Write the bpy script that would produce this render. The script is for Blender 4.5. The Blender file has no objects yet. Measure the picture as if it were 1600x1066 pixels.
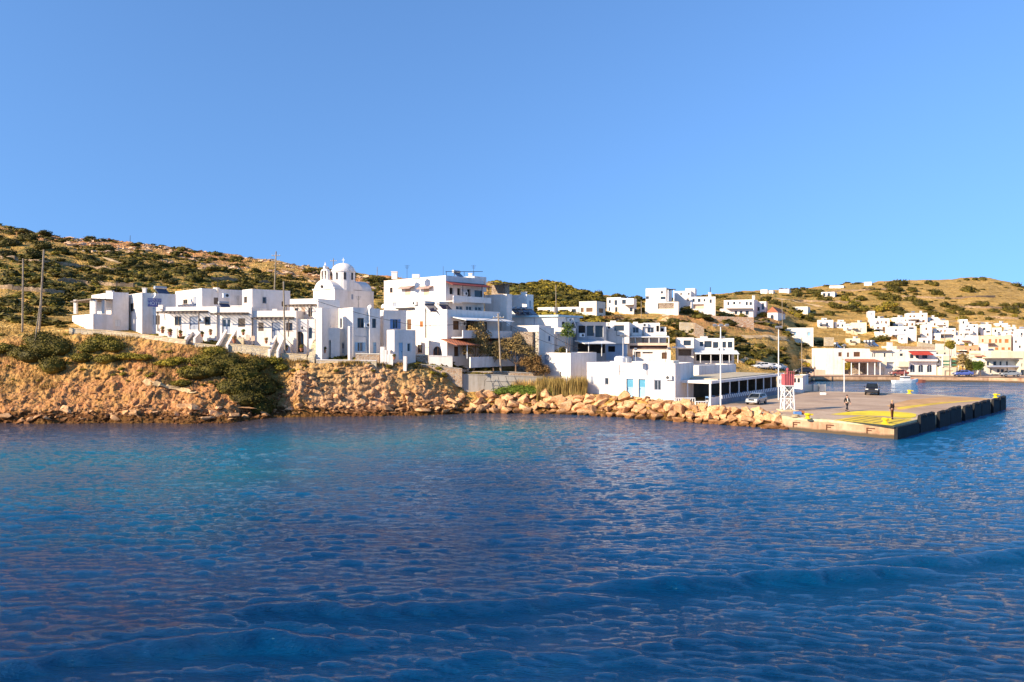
import bpy, bmesh, math, random
import numpy as np
from mathutils import Vector, Matrix, noise as mnoise
R = math.radians
random.seed(7); rng = np.random.default_rng(11)
SC = bpy.context.scene; COL = SC.collection
# ---------------------------------------------------------------- camera
F = 1155.0; CX = 800.0; CY = 533.0; CH = 9.0
cam = bpy.data.cameras.new("camera"); camo = bpy.data.objects.new("camera", cam); COL.objects.link(camo)
camo.location = (0, 0, CH); camo.rotation_euler = (R(90), 0, 0)
cam.sensor_width = 36; cam.lens = 36*F/1600; cam.clip_start = .5; cam.clip_end = 3000
SC.camera = camo
# ---------------------------------------------------------------- sky and sun
SUN_AZ = (-0.86, -0.51); SUN_EL = R(25)
W = bpy.data.worlds.new("World"); SC.world = W; W.use_nodes = True
nt = W.node_tree; nt.nodes.clear()
sky = nt.nodes.new('ShaderNodeTexSky'); sky.sky_type = 'NISHITA'; sky.sun_disc = False
sky.sun_elevation = SUN_EL; sky.sun_rotation = math.atan2(SUN_AZ[0], SUN_AZ[1])
sky.altitude = 0; sky.air_density = 1.0; sky.dust_density = 0.2; sky.ozone_density = 4.0
bg = nt.nodes.new('ShaderNodeBackground'); bg.inputs[1].default_value = 0.115
wo = nt.nodes.new('ShaderNodeOutputWorld')
tcw = nt.nodes.new('ShaderNodeTexCoord'); vm = nt.nodes.new('ShaderNodeVectorMath'); vm.operation = 'MULTIPLY_ADD'
vm.inputs[1].default_value = (1, 1, .55); vm.inputs[2].default_value = (0, 0, .22); nt.links.new(tcw.outputs['Generated'], vm.inputs[0])
vn_ = nt.nodes.new('ShaderNodeVectorMath'); vn_.operation = 'NORMALIZE'; nt.links.new(vm.outputs[0], vn_.inputs[0]); nt.links.new(vn_.outputs[0], sky.inputs[0])
tw = nt.nodes.new('ShaderNodeMix'); tw.data_type = 'RGBA'; tw.blend_type = 'MULTIPLY'; tw.inputs[0].default_value = 1; tw.inputs[7].default_value = (.77, .95, 1.12, 1)
nt.links.new(sky.outputs[0], tw.inputs[6]); nt.links.new(tw.outputs[2], bg.inputs[0]); nt.links.new(bg.outputs[0], wo.inputs[0])
sd = bpy.data.lights.new("sun", 'SUN'); sd.energy = 5.0; sd.angle = R(0.5); sd.color = (1.0, .82, .60)
so = bpy.data.objects.new("sun", sd); COL.objects.link(so); so.location = (-60, -40, 60)
sdir = Vector((SUN_AZ[0]*math.cos(SUN_EL), SUN_AZ[1]*math.cos(SUN_EL), math.sin(SUN_EL))).normalized()
so.rotation_euler = sdir.to_track_quat('Z', 'Y').to_euler()
SC.view_settings.view_transform = 'Standard'; SC.view_settings.look = 'None'
SC.view_settings.gamma = 1; SC.view_settings.exposure = 0.9
# ---------------------------------------------------------------- helpers
def tag(o, label=None, cat=None, group=None, kind=None):
    if label: o['label'] = label
    if cat: o['category'] = cat
    if group: o['group'] = group
    if kind: o['kind'] = kind
    return o
def empty(name, loc, label=None, cat=None, group=None, rz=0):
    o = bpy.data.objects.new(name, None); COL.objects.link(o); o.location = loc
    o.rotation_euler = (0, 0, rz); o.empty_display_size = .3
    return tag(o, label, cat, group)
def mesh_np(name, V, Fq, mat, parent=None, loc=None, smooth=False):
    """V (n,3); Fq list of tuples or (m,k) array. vertices in world unless loc/parent set"""
    me = bpy.data.meshes.new(name)
    if isinstance(Fq, np.ndarray):
        k = Fq.shape[1]; V = np.asarray(V, dtype=np.float32)
        me.vertices.add(len(V)); me.vertices.foreach_set('co', V.ravel())
        me.loops.add(Fq.size); me.loops.foreach_set('vertex_index', Fq.ravel().astype(np.int32))
        me.polygons.add(len(Fq)); me.polygons.foreach_set('loop_start', np.arange(0, Fq.size, k, dtype=np.int32))
        me.polygons.foreach_set('loop_total', np.full(len(Fq), k, dtype=np.int32))
        me.update(calc_edges=True)
    else:
        me.from_pydata([tuple(v) for v in V], [], Fq); me.update()
    if smooth: me.polygons.foreach_set('use_smooth', [True]*len(me.polygons))
    o = bpy.data.objects.new(name, me); COL.objects.link(o)
    for m in (mat if isinstance(mat, (list, tuple)) else [mat]): me.materials.append(m)
    if parent is not None: o.parent = parent
    if loc is not None: o.location = loc
    return o
class MB:
    """collects shapes in world coordinates; build() links one mesh object"""
    def __init__(s): s.v = []; s.f = []
    def add(s, V, Fs):
        n = len(s.v); s.v += [tuple(map(float, p)) for p in V]; s.f += [tuple(n+i for i in f) for f in Fs]
    def quad(s, a, b, c, d): s.add([a, b, c, d], [(0, 1, 2, 3)])
    def prism(s, P, z0, z1):
        n = len(P); z0 = z0 if hasattr(z0, '__len__') else [z0]*n; z1 = z1 if hasattr(z1, '__len__') else [z1]*n
        V = [(p[0], p[1], z) for p, z in zip(P, z0)]+[(p[0], p[1], z) for p, z in zip(P, z1)]
        Fs = [tuple(range(n-1, -1, -1)), tuple(range(n, 2*n))]+[(i, (i+1) % n, n+(i+1) % n, n+i) for i in range(n)]
        s.add(V, Fs)
    def obox(s, c, ax, ay, az):
        """oriented box: centre, three half vectors"""
        c, ax, ay, az = map(np.array, (c, ax, ay, az)); V = []
        for k in (-1, 1):
            for (i, j) in ((-1, -1), (1, -1), (1, 1), (-1, 1)): V.append(c+i*ax+j*ay+k*az)
        s.add(V, [(3, 2, 1, 0), (4, 5, 6, 7), (0, 1, 5, 4), (1, 2, 6, 5), (2, 3, 7, 6), (3, 0, 4, 7)])
    def box(s, x0, x1, y0, y1, z0, z1):
        s.obox(((x0+x1)/2, (y0+y1)/2, (z0+z1)/2), ((x1-x0)/2, 0, 0), (0, (y1-y0)/2, 0), (0, 0, (z1-z0)/2))
    def tube(s, pts, rad, n=6, cap=True):
        pts = [Vector(p) for p in pts]; rad = rad if hasattr(rad, '__len__') else [rad]*len(pts)
        V = []
        for i, p in enumerate(pts):
            t = (pts[min(i+1, len(pts)-1)]-pts[max(i-1, 0)]).normalized()
            u = t.cross(Vector((0, 0, 1)) if abs(t.z) < .9 else Vector((1, 0, 0))).normalized(); w = t.cross(u)
            for k in range(n):
                a = 2*math.pi*k/n; V.append(p+rad[i]*(math.cos(a)*u+math.sin(a)*w))
        Fs = [(i*n+k, i*n+(k+1) % n, (i+1)*n+(k+1) % n, (i+1)*n+k) for i in range(len(pts)-1) for k in range(n)]
        if cap: Fs += [tuple(range(n-1, -1, -1)), tuple((len(pts)-1)*n+k for k in range(n))]
        s.add(V, Fs)
    def lathe(s, c, prof, n=16, sx=1, sy=1):
        V = []; m = len(prof)
        for (r, z) in prof:
            for k in range(n):
                a = 2*math.pi*k/n; V.append((c[0]+sx*r*math.cos(a), c[1]+sy*r*math.sin(a), c[2]+z))
        Fs = [(i*n+k, i*n+(k+1) % n, (i+1)*n+(k+1) % n, (i+1)*n+k) for i in range(m-1) for k in range(n)]
        Fs += [tuple(range(n-1, -1, -1)), tuple((m-1)*n+k for k in range(n))]
        s.add(V, Fs)
    def build(s, name, mat, parent=None, smooth=False, label=None):
        """world coords; if parent given, verts made relative to the top Empty's frame"""
        V = np.array(s.v, dtype=float)
        if parent is not None:
            r = parent
            while r.parent is not None: r = r.parent
            V = V-np.array(r.location)
            rz = r.rotation_euler.z
            if rz:
                c_, s_ = math.cos(-rz), math.sin(-rz)
                V = np.column_stack([V[:, 0]*c_-V[:, 1]*s_, V[:, 0]*s_+V[:, 1]*c_, V[:, 2]])
            o = mesh_np(name, V, s.f, mat, parent, smooth=smooth)
        else:
            b = np.array([(V[:, 0].min()+V[:, 0].max())/2, (V[:, 1].min()+V[:, 1].max())/2, V[:, 2].min()])
            o = mesh_np(name, V-b, s.f, mat, None, loc=b, smooth=smooth)
        if label: o['label'] = label
        return o
def P(px, py, D): return np.array([(px-CX)*D/F, D, CH-(py-CY)*D/F])
def Zp(py, D): return CH-(py-CY)*D/F
# ---------------------------------------------------------------- noise
def _h(ix, iy, s):
    n = (ix.astype(np.int64)*374761393+iy.astype(np.int64)*668265263+s*982451653) & 0x7fffffff
    n = ((n ^ (n >> 13))*1274126177) & 0x7fffffff
    n = n ^ (n >> 16)
    return (n & 0xffff)/65535.0
def vn(x, y, s=0):
    x = np.asarray(x, float); y = np.asarray(y, float)
    ix = np.floor(x); iy = np.floor(y); fx = x-ix; fy = y-iy
    fx = fx*fx*(3-2*fx); fy = fy*fy*(3-2*fy)
    a = _h(ix, iy, s); b = _h(ix+1, iy, s); c = _h(ix, iy+1, s); d = _h(ix+1, iy+1, s)
    return (a+(b-a)*fx+(c-a)*fy+(a-b-c+d)*fx*fy)*2-1
def fbm(x, y, o=4, s=0, rid=False):
    t = 0; a = .5
    for i in range(o):
        n = vn(x*2**i+17.3*i, y*2**i-9.1*i, s+i)
        t = t+a*((1-2*abs(n)) if rid else n); a *= .5
    return t
def sm(a, b, x):
    t = np.clip((x-a)/(b-a), 0, 1); return t*t*(3-2*t)
# ---------------------------------------------------------------- materials
MATS = {}
def newmat(name):
    m = bpy.data.materials.new(name); m.use_nodes = True; t = m.node_tree; t.nodes.clear()
    o = t.nodes.new('ShaderNodeOutputMaterial'); p = t.nodes.new('ShaderNodeBsdfPrincipled')
    t.links.new(p.outputs[0], o.inputs[0]); return m, t, p
def N(t, ty, **k):
    n = t.nodes.new(ty)
    for a, b in k.items():
        if a.startswith('i_'):
            key = a[2:]; n.inputs[int(key) if key.isdigit() else key].default_value = b
        else: setattr(n, a, b)
    return n
def ramp(t, src, stops, mode='LINEAR'):
    r = t.nodes.new('ShaderNodeValToRGB'); cr = r.color_ramp; cr.interpolation = mode
    while len(cr.elements) < len(stops): cr.elements.new(.5)
    for e, (p, c) in zip(cr.elements, stops): e.position = p; e.color = (*c, 1) if len(c) == 3 else c
    t.links.new(src, r.inputs[0]); return r
def mixc(t, fac, a, b, mode='MIX'):
    m = t.nodes.new('ShaderNodeMix'); m.data_type = 'RGBA'; m.blend_type = mode
    for sock, v in ((m.inputs[0], fac), (m.inputs[6], a), (m.inputs[7], b)):
        if hasattr(v, 'is_linked'): t.links.new(v, sock)
        elif isinstance(v, (int, float)): sock.default_value = v
        else: sock.default_value = (*v, 1) if len(v) == 3 else v
    return m.outputs[2]
def wpos(t):
    return t.nodes.new('ShaderNodeNewGeometry').outputs['Position']
def vscale(t, src, s):
    m = t.nodes.new('ShaderNodeVectorMath'); m.operation = 'MULTIPLY'; t.links.new(src, m.inputs[0]); m.inputs[1].default_value = s
    return m.outputs[0]
def noi(t, vec, scale, detail=4, rough=.55):
    n = N(t, 'ShaderNodeTexNoise', i_Scale=scale, i_Detail=detail, i_Roughness=rough); t.links.new(vec, n.inputs['Vector']); return n.outputs['Fac']
def bump(t, p, h, strength, dist):
    b = N(t, 'ShaderNodeBump', i_Strength=strength, i_Distance=dist); t.links.new(h, b.inputs['Height']); t.links.new(b.outputs[0], p.inputs['Normal'])
def mat(name, c, rough=.6, var=.12, scale=3., metal=0., bmp=.3, bd=.02, spec=.3, obj_rand=0.):
    """plain painted / raw surface with mottling, weathering and bump"""
    if name in MATS: return MATS[name]
    m, t, p = newmat(name); pos = wpos(t)
    n1 = noi(t, pos, scale, 5, .6); n2 = noi(t, pos, scale*.17, 3)
    lo = tuple(max(0, x*(1-var)) for x in c); hi = tuple(min(1, x*(1+var*.6)) for x in c)
    c1 = ramp(t, n1, [(.3, lo), (.7, hi)]).outputs[0]
    c2 = mixc(t, 1., c1, ramp(t, n2, [(.35, (1-var, 1-var*1.1, 1-var*1.25)), (.6, (1, 1, 1))]).outputs[0], 'MULTIPLY')
    if obj_rand:
        oi = t.nodes.new('ShaderNodeObjectInfo')
        c2 = mixc(t, 1., c2, ramp(t, oi.outputs['Random'], [(0, (1-obj_rand,)*3), (1, (1, 1, 1))]).outputs[0], 'MULTIPLY')
    t.links.new(c2, p.inputs['Base Color']); p.inputs['Roughness'].default_value = rough; p.inputs['Metallic'].default_value = metal
    p.inputs['Specular IOR Level'].default_value = spec
    if bmp: bump(t, p, n1, bmp, bd)
    MATS[name] = m; return m
def mat_plaster(name, c, streak=.14):
    m, t, p = newmat(name); pos = wpos(t)
    n1 = noi(t, pos, 2.2, 6, .65); n2 = noi(t, vscale(t, pos, (1.6, 1.6, .16)), 1.0, 5, .6); n3 = noi(t, pos, .35, 3)
    c1 = mixc(t, 1., c, ramp(t, n1, [(.32, (.92, .91, .88)), (.6, (1, 1, 1))]).outputs[0], 'MULTIPLY')
    c2 = mixc(t, 1., c1, ramp(t, n2, [(.3, (1-streak, 1-streak*1.15, 1-streak*1.4)), (.52, (1, 1, 1))]).outputs[0], 'MULTIPLY')
    c3 = mixc(t, 1., c2, ramp(t, n3, [(.3, (.95, .94, .92)), (.6, (1, 1, 1))]).outputs[0], 'MULTIPLY')
    t.links.new(c3, p.inputs['Base Color']); p.inputs['Roughness'].default_value = .85; p.inputs['Specular IOR Level'].default_value = .2
    bump(t, p, n1, .35, .03); MATS[name] = m; return m
WHITE = mat_plaster('white plaster', (.84, .77, .71)); WARM = mat_plaster('warm white plaster', (.80, .74, .62))
CREAM = mat_plaster('cream plaster', (.76, .68, .50)); PINK = mat_plaster('pink plaster', (.72, .52, .38)); BLUEW = mat_plaster('pale blue plaster', (.38, .50, .66))
GREYW = mat_plaster('grey plaster', (.34, .35, .38)); TERRA = mat_plaster('terracotta plaster', (.60, .30, .17))
CONC = mat_plaster('concrete', (.46, .42, .36), .3)
ROOFM = mat_plaster('lime washed roof', (.70, .62, .52), .2)
def mat_glass(name, c=(.03, .04, .05)):
    m, t, p = newmat(name); p.inputs['Base Color'].default_value = (*c, 1); p.inputs['Roughness'].default_value = .08
    p.inputs['Specular IOR Level'].default_value = .5; n = noi(t, wpos(t), 1.3, 2); bump(t, p, n, .15, .05); MATS[name] = m; return m
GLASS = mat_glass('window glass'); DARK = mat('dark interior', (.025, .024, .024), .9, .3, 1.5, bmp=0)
BROWNW = mat('brown wood', (.17, .085, .04), .6, .3, 8); GREYWOOD = mat('weathered wood', (.22, .17, .13), .8, .3, 9)
BLUEP = mat('blue paint', (.10, .24, .52), .45, .15, 6); SKYP = mat('pale blue paint', (.30, .52, .72), .45, .12, 6)
GREYP = mat('grey blue paint', (.34, .38, .46), .5, .12, 6); WP = mat('white paint', (.80, .80, .78), .45, .08, 6)
GREENP = mat('green paint', (.10, .26, .17), .5, .15, 6); ORANGEW = mat('orange wood', (.45, .17, .05), .55, .2, 8)
RTILE = None
def mat_tile():
    m, t, p = newmat('clay roof tile'); pos = wpos(t)
    w = N(t, 'ShaderNodeTexWave', i_Scale=1.6, i_Distortion=1.2); w.wave_type = 'BANDS'; t.links.new(pos, w.inputs[0]); w.inputs['Detail'].default_value = 2
    n = noi(t, pos, 4, 4)
    c = mixc(t, n, (.30, .085, .04), (.52, .20, .10)); t.links.new(c, p.inputs[0]); p.inputs['Roughness'].default_value = .85
    bump(t, p, w.outputs['Fac'], .6, .05); MATS['tile'] = m; return m
RTILE = mat_tile()
REDAWN = mat('red canvas', (.52, .06, .035), .8, .15, 5); BLACK = mat('black rubber', (.018, .018, .02), .75, .4, 5, bmp=.6, bd=.05)
METAL = mat('galvanised steel', (.42, .43, .44), .42, .15, 8, metal=.6); DMETAL = mat('dark metal', (.06, .06, .065), .5, .2, 8, metal=.4)
WMETAL = mat('white painted metal', (.78, .78, .76), .4, .1, 6); YEL = mat('yellow paint', (.85, .62, .02), .5, .12, 5)
SOLAR = mat_glass('solar glass', (.045, .05, .085)); WOODP = mat('grey timber pole', (.36, .29, .21), .85, .3, 7, bmp=.5)
POT = mat('terracotta clay', (.45, .18, .09), .8, .2, 6); REDP = mat('red paint', (.62, .04, .045), .5, .15, 4)
def mat_stone(name, a, b, scale=2.4, mortar=(.50, .44, .36)):
    m, t, p = newmat(name); pos = wpos(t)
    v = N(t, 'ShaderNodeTexVoronoi', i_Scale=scale, feature='F1'); t.links.new(vscale(t, pos, (1, 1, 1.6)), v.inputs['Vector'])
    e = N(t, 'ShaderNodeTexVoronoi', i_Scale=scale, feature='DISTANCE_TO_EDGE'); t.links.new(vscale(t, pos, (1, 1, 1.6)), e.inputs['Vector'])
    sp = t.nodes.new('ShaderNodeSeparateColor'); t.links.new(v.outputs['Color'], sp.inputs[0])
    c = mixc(t, sp.outputs[0], a, b); n = noi(t, pos, 9, 4); c = mixc(t, 1., c, ramp(t, n, [(.3, (.75, .75, .75)), (.7, (1, 1, 1))]).outputs[0], 'MULTIPLY')
    k = ramp(t, e.outputs['Distance'], [(.02, (0, 0, 0)), (.07, (1, 1, 1))]).outputs[0]
    c = mixc(t, k, mortar, c); t.links.new(c, p.inputs[0]); p.inputs['Roughness'].default_value = .9
    bump(t, p, k, .7, .06); MATS[name] = m; return m
STONE = mat_stone('dry stone masonry', (.42, .25, .14), (.60, .42, .26)); DSTONE = mat_stone('brown stone masonry', (.22, .15, .10), (.36, .26, .18))
PSTONE = mat_stone('pale stone masonry', (.58, .44, .26), (.74, .62, .40), 1.6)
# ---------------------------------------------------------------- terrain: profiles (distance, height) along sight directions
def z_(py, D): return CH-(py-CY)*D/F
def col(px, l): return px, [(D, (0 if py is None else (py if isinstance(py, tuple) else z_(py, D)))) for (D, py) in l]
H = lambda z: (z,)
COLS = [
 (-900, [(80.6, 0), (83, 1.2), (90, 5.5), (97, 11), (108, 13), (140, 22), (185, 40), (235, 57), (330, 30)]),
 (-300, [(80.6, 0), (82.5, 1.4), (89, 5.5), (95, 10.5), (106, 13), (140, 21), (185, 36), (232, 50), (330, 30)]),
 (0,   [(80.4, 0), (82.3, 1.6), (87, 4.6), (94, 9.2), (103, 12.0), (135, 19.5), (180, 31), (232, 45.3), (330, 30)]),
 (60,  [(80.8, 0), (82.6, 1.5), (87, 4.4), (93.5, 9.2), (101, 11.4), (135, 18.8), (180, 30), (232, 43.2), (330, 30)]),
 (120, [(81.6, 0), (83.4, 1.4), (88, 4.8), (92.8, 9.8), (97.5, 10.7), (130, 16.5), (178, 27.5), (232, 40.8), (330, 30)]),
 (220, [(81.4, 0), (83.2, 1.3), (88, 5.0), (92.6, 9.3), (97.5, 10.1), (130, 15.5), (178, 26.5), (232, 38.8), (330, 28)]),
 (300, [(81.2, 0), (83.0, 1.1), (87.6, 4.7), (91.7, 8.4), (96.3, 9.0), (130, 14.8), (178, 25), (232, 36.8), (330, 26)]),
 (360, [(82.0, 0), (84.4, .7), (88, 3.6), (91.5, 7.6), (96, 8.1), (130, 13.8), (178, 23.8), (232, 35.2), (330, 26)]),
 (395, [(84.6, 0), (87.4, .5), (88.6, 2.4), (91.8, 7.3), (96, 7.8), (130, 13), (178, 23), (232, 34.5), (330, 25)]),
 (425, [(87.2, 0), (89.6, .5), (90.4, 3.4), (91.9, 6.9), (96, 7.3), (130, 12.6), (178, 22.5), (232, 33.8), (330, 25)]),
 (450, [(88.2, 0), (89.6, .9), (90.6, 4.2), (92.0, 6.5), (96, 6.9), (130, 12.2), (178, 22), (232, 32.6), (330, 25)]),
 (500, [(88.4, 0), (89.8, 1.0), (90.6, 4.0), (91.7, 6.15), (95.6, 6.5), (130, 11.4), (178, 20.6), (232, 30.4), (330, 25)]),
 (560, [(87.6, 0), (89.8, 1.1), (91.0, 4.3), (92.2, 6.15), (95.6, 6.4), (130, 11), (178, 20), (232, 29.2), (330, 24)]),
 (650, [(89.0, 0), (91.2, 1.0), (92.8, 4.2), (94.6, 5.6), (96.2, 6.0), (130, 10.4), (178, 19), (235, 28.3), (330, 24)]),
 (705, [(91.2, 0), (93.2, 1.0), (94.8, 3.0), (96.0, 4.2), (97.5, 5.2), (130, 9.8), (178, 18), (238, 27.6), (330, 22)]),
 (728, [(92.6, 0), (93.8, .9), (95.4, 2.0), (96.6, 2.5), (98.0, 4.6), (130, 9.4), (178, 17.6), (240, 27.2), (330, 22)]),
 (800, [(92.6, 0), (93.8, 1.0), (95.4, 2.1), (96.8, 2.5), (98.5, 4.4), (130, 8.8), (178, 17.2), (245, 27.2), (330, 20)]),
 (860, [(91.8, 0), (93.0, .9), (94.4, 2.1), (96.5, 2.4), (99.5, 3.0), (130, 7.6), (178, 16), (250, 28.0), (330, 20)]),
 (920, [(89.6, 0), (90.8, .9), (92.0, 2.1), (95, 2.3), (106, 2.5), (130, 5.6), (178, 15), (265, 26.4), (360, 18)]),
 (1000, [(85.6, 0), (86.8, .9), (88.0, 2.0), (91, 2.0), (108, 2.1), (128, 4.6), (190, 16.4), (300, 25.6), (400, 18)]),
 (1060, [(83.0, 0), (84.0, .8), (85.0, 1.7), (88, 1.6), (110, 1.6), (130, 4.6), (190, 17.0), (320, 27.0), (400, 18)]),
 (1120, [(80.2, 0), (81.2, .7), (82.2, 1.3), (86, 1.22), (112, 1.22), (140, 4.2), (197, 16.8), (335, 29.8), (430, 20)]),
 (1200, [(76.6, 0), (77.5, .6), (78.5, 1.2), (86, 1.22), (113, 1.22), (150, 2.2), (205, 14.9), (350, 32.4), (450, 22)]),
 (1230, [(75.0, 0), (76, .6), (77, 1.2), (86, 1.22), (113, 1.22), (156, 1.6), (214, 13.8), (355, 33.8), (450, 22)]),
 (1246, [(112, 0), (112.6, .6), (113.2, 1.2), (114, 1.22), (116, 1.22), (168, 1.1), (222, 13.2), (362, 34.9), (460, 22)]),
 (1262, [(166, 0), (166.3, .4), (166.8, .85), (168, .9), (176, 1.1), (188, 4.6), (225, 12.9), (368, 35.6), (460, 22)]),
 (1330, [(167, 0), (167.3, .4), (167.8, .85), (169, .9), (180, 1.2), (197, 5.6), (235, 13.6), (376, 38.0), (460, 24)]),
 (1400, [(165, 0), (165.3, .4), (165.8, .85), (167, .9), (180, 1.2), (198, 6.0), (245, 15.6), (382, 39.6), (480, 26)]),
 (1500, [(164, 0), (164.3, .4), (164.8, .85), (166, .9), (180, 1.4), (200, 6.2), (260, 16.2), (392, 42.4), (490, 28)]),
 (1545, [(162, 0), (162.3, .4), (162.8, .85), (164, .9), (180, 1.4), (200, 6.2), (262, 16.6), (396, 42.2), (490, 28)]),
 (1600, [(158, 0), (158.3, .4), (158.8, .85), (161, .9), (178, 1.4), (200, 6.6), (265, 17), (400, 38.5), (490, 28)]),
 (1800, [(150, 0), (150.3, .4), (150.8, .85), (154, .9), (175, 1.6), (200, 7), (270, 18), (400, 38), (500, 28)]),
 (2600, [(120, 0), (120.3, .4), (120.8, .85), (124, .9), (160, 2), (190, 7), (260, 18), (380, 38), (500, 28)]),
]
CPX = np.array([c[0] for c in COLS], float); CD = np.array([[n[0] for n in c[1]] for c in COLS]); CZ = np.array([[n[1] for n in c[1]] for c in COLS], float)
NN = CD.shape[1]
def nodes_at(px):
    return np.array([np.interp(px, CPX, CD[:, k]) for k in range(NN)]), np.array([np.interp(px, CPX, CZ[:, k]) for k in range(NN)])
def base_z(px, D):
    """smooth height and node parameter u (0 = waterline ... 7 = ridge)"""
    px = np.asarray(px, float); D = np.asarray(D, float); nd, nz = nodes_at(px)
    z = nz[0]-(nd[0]-D)*.45; z = np.maximum(z, -3.); u = -(nd[0]-D)/2
    for k in range(NN-1):
        t = (D-nd[k])/(nd[k+1]-nd[k]); m = (t >= 0) & (t < 1)
        z = np.where(m, nz[k]+(nz[k+1]-nz[k])*t, z); u = np.where(m, k+t, u)
    far = D >= nd[-1]; z = np.where(far, nz[-1], z); u = np.where(far, NN-1, u)
    return z, u
def ground(x, y):
    x = np.asarray(x, float); y = np.asarray(y, float); px = CX+F*x/y
    z, u = base_z(px, y)
    left = 1-sm(700, 745, px); sh = left*(1-sm(1.2, 2.4, u))*(1.5*fbm(x*.16, x*0+3, 3, 17)+.5*fbm(x*.7, x*0, 2, 18)); z, u2 = base_z(px, y+sh)
    bluff = sm(-1.5, .3, u)*(1-sm(2.9, 3.7, u))*left; hill = sm(4.3, 5.0, u)*(1-.2*sm(7, 8, u))
    r1 = fbm(x*.55, y*.55, 5, 3, True); r2 = fbm(x*1.7, y*1.7, 4, 9, True); big = fbm(x*.16, y*.16, 3, 21)
    top = 1-sm(2.0, 2.9, u)
    z = z+bluff*(1-.55*sm(440, 475, px)*sm(.9, 1.5, u))*(top*.34*(r1-.25)+(.06+.18*top)*(r2-.25)+1.0*big*sm(.5, 1.6, u)*top+(.06+.12*top)*(fbm(x*4.1,y*4.1,3,14,True)-.2))
    cliff = sm(440, 470, px)*(1-sm(690, 720, px))*sm(.8, 1.4, u)*(1-sm(2.8, 3.1, u))
    z = z+cliff*(.75*fbm(x*.33, y*.1, 3, 31, True)+.22*fbm(x*1.5, y*.5, 3, 33, True))
    far = 1-.35*sm(1180, 1300, px)
    z = z+hill*far*(1.7*fbm(x*.035, y*.035, 4, 5)+.55*fbm(x*.18, y*.18, 4, 8, True)+.22*fbm(x*.7, y*.7, 3, 12, True))
    # old field terraces: small steps along the contours
    st = 2.2; zt = z/st+fbm(x*.02, y*.02, 2, 40)*.8; fr = zt-np.floor(zt)
    z = z+hill*.42*(sm(.0, .22, fr)-fr)*1.0
    z = z-.25*(1-sm(-.2, .0, u))*0
    return z
def gz(x, y): return float(ground(np.array([x]), np.array([y]))[0])
def terr_pt(px, D): x = (px-CX)*D/F; return x, D, gz(x, D)
def grid_mesh(name, pxs, rows_fn, matl, smooth=True, attrs=None):
    pass
pxs = np.concatenate([np.arange(-900, -60, 14), np.arange(-60, 745, 1.7), np.arange(745, 1660, 2.2), np.arange(1660, 2601, 16)])
segs = [(-3, 0, 12), (0, 1, 22), (1, 2, 30), (2, 3, 34), (3, 4, 30), (4, 5, 50), (5, 6, 90), (6, 7, 120), (7, 8, 10)]
us = np.concatenate([np.linspace(a, b, n, endpoint=False) for a, b, n in segs]+[[8.0]])
nd, nz = nodes_at(pxs)                                     # (NN, npx)
Dg = np.empty((len(us), len(pxs)))
for i, u in enumerate(us):
    if u < 0: Dg[i] = nd[0]+u*4.
    else:
        k = min(int(u), NN-2); Dg[i] = nd[k]+(nd[k+1]-nd[k])*(u-k)
PX = np.broadcast_to(pxs, Dg.shape)
X = (PX-CX)*Dg/F; Y = Dg; Z = ground(X, Y); U = np.broadcast_to(us[:, None], Dg.shape)
# rough rock faces get sideways relief too
left = 1-sm(700, 745, PX); bl = sm(-.5, .6, U)*(1-sm(2.7, 3.4, U))*left
X2 = X+bl*.35*fbm(X*1.3+Z*.9, Z*1.7+Y*.4, 3, 51); Y2 = Y+bl*.55*fbm(X*1.1, Z*1.5, 4, 52, True)
_Dg = Dg.tolist(); _Z = Z.tolist(); _px = pxs.tolist(); import bisect
_Dc = [list(c) for c in zip(*_Dg)]; _Zc = [list(c) for c in zip(*_Z)]
def gz(x, y):
    p = CX+F*x/y; i = min(max(bisect.bisect_right(_px, p)-1, 0), len(_px)-2); t = min(max((p-_px[i])/(_px[i+1]-_px[i]), 0), 1)
    out = []
    for j in (i, i+1):
        c = _Dc[j]; k = min(max(bisect.bisect_right(c, y)-1, 0), len(c)-2); q = min(max((y-c[k])/(c[k+1]-c[k]), 0), 1); out.append(_Zc[j][k]+(_Zc[j][k+1]-_Zc[j][k])*q)
    return out[0]+(out[1]-out[0])*t
nr, nc = Z.shape; idx = np.arange(nr*nc).reshape(nr, nc)
Fq = np.stack([idx[:-1, :-1], idx[:-1, 1:], idx[1:, 1:], idx[1:, :-1]], -1).reshape(-1, 4)
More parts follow.
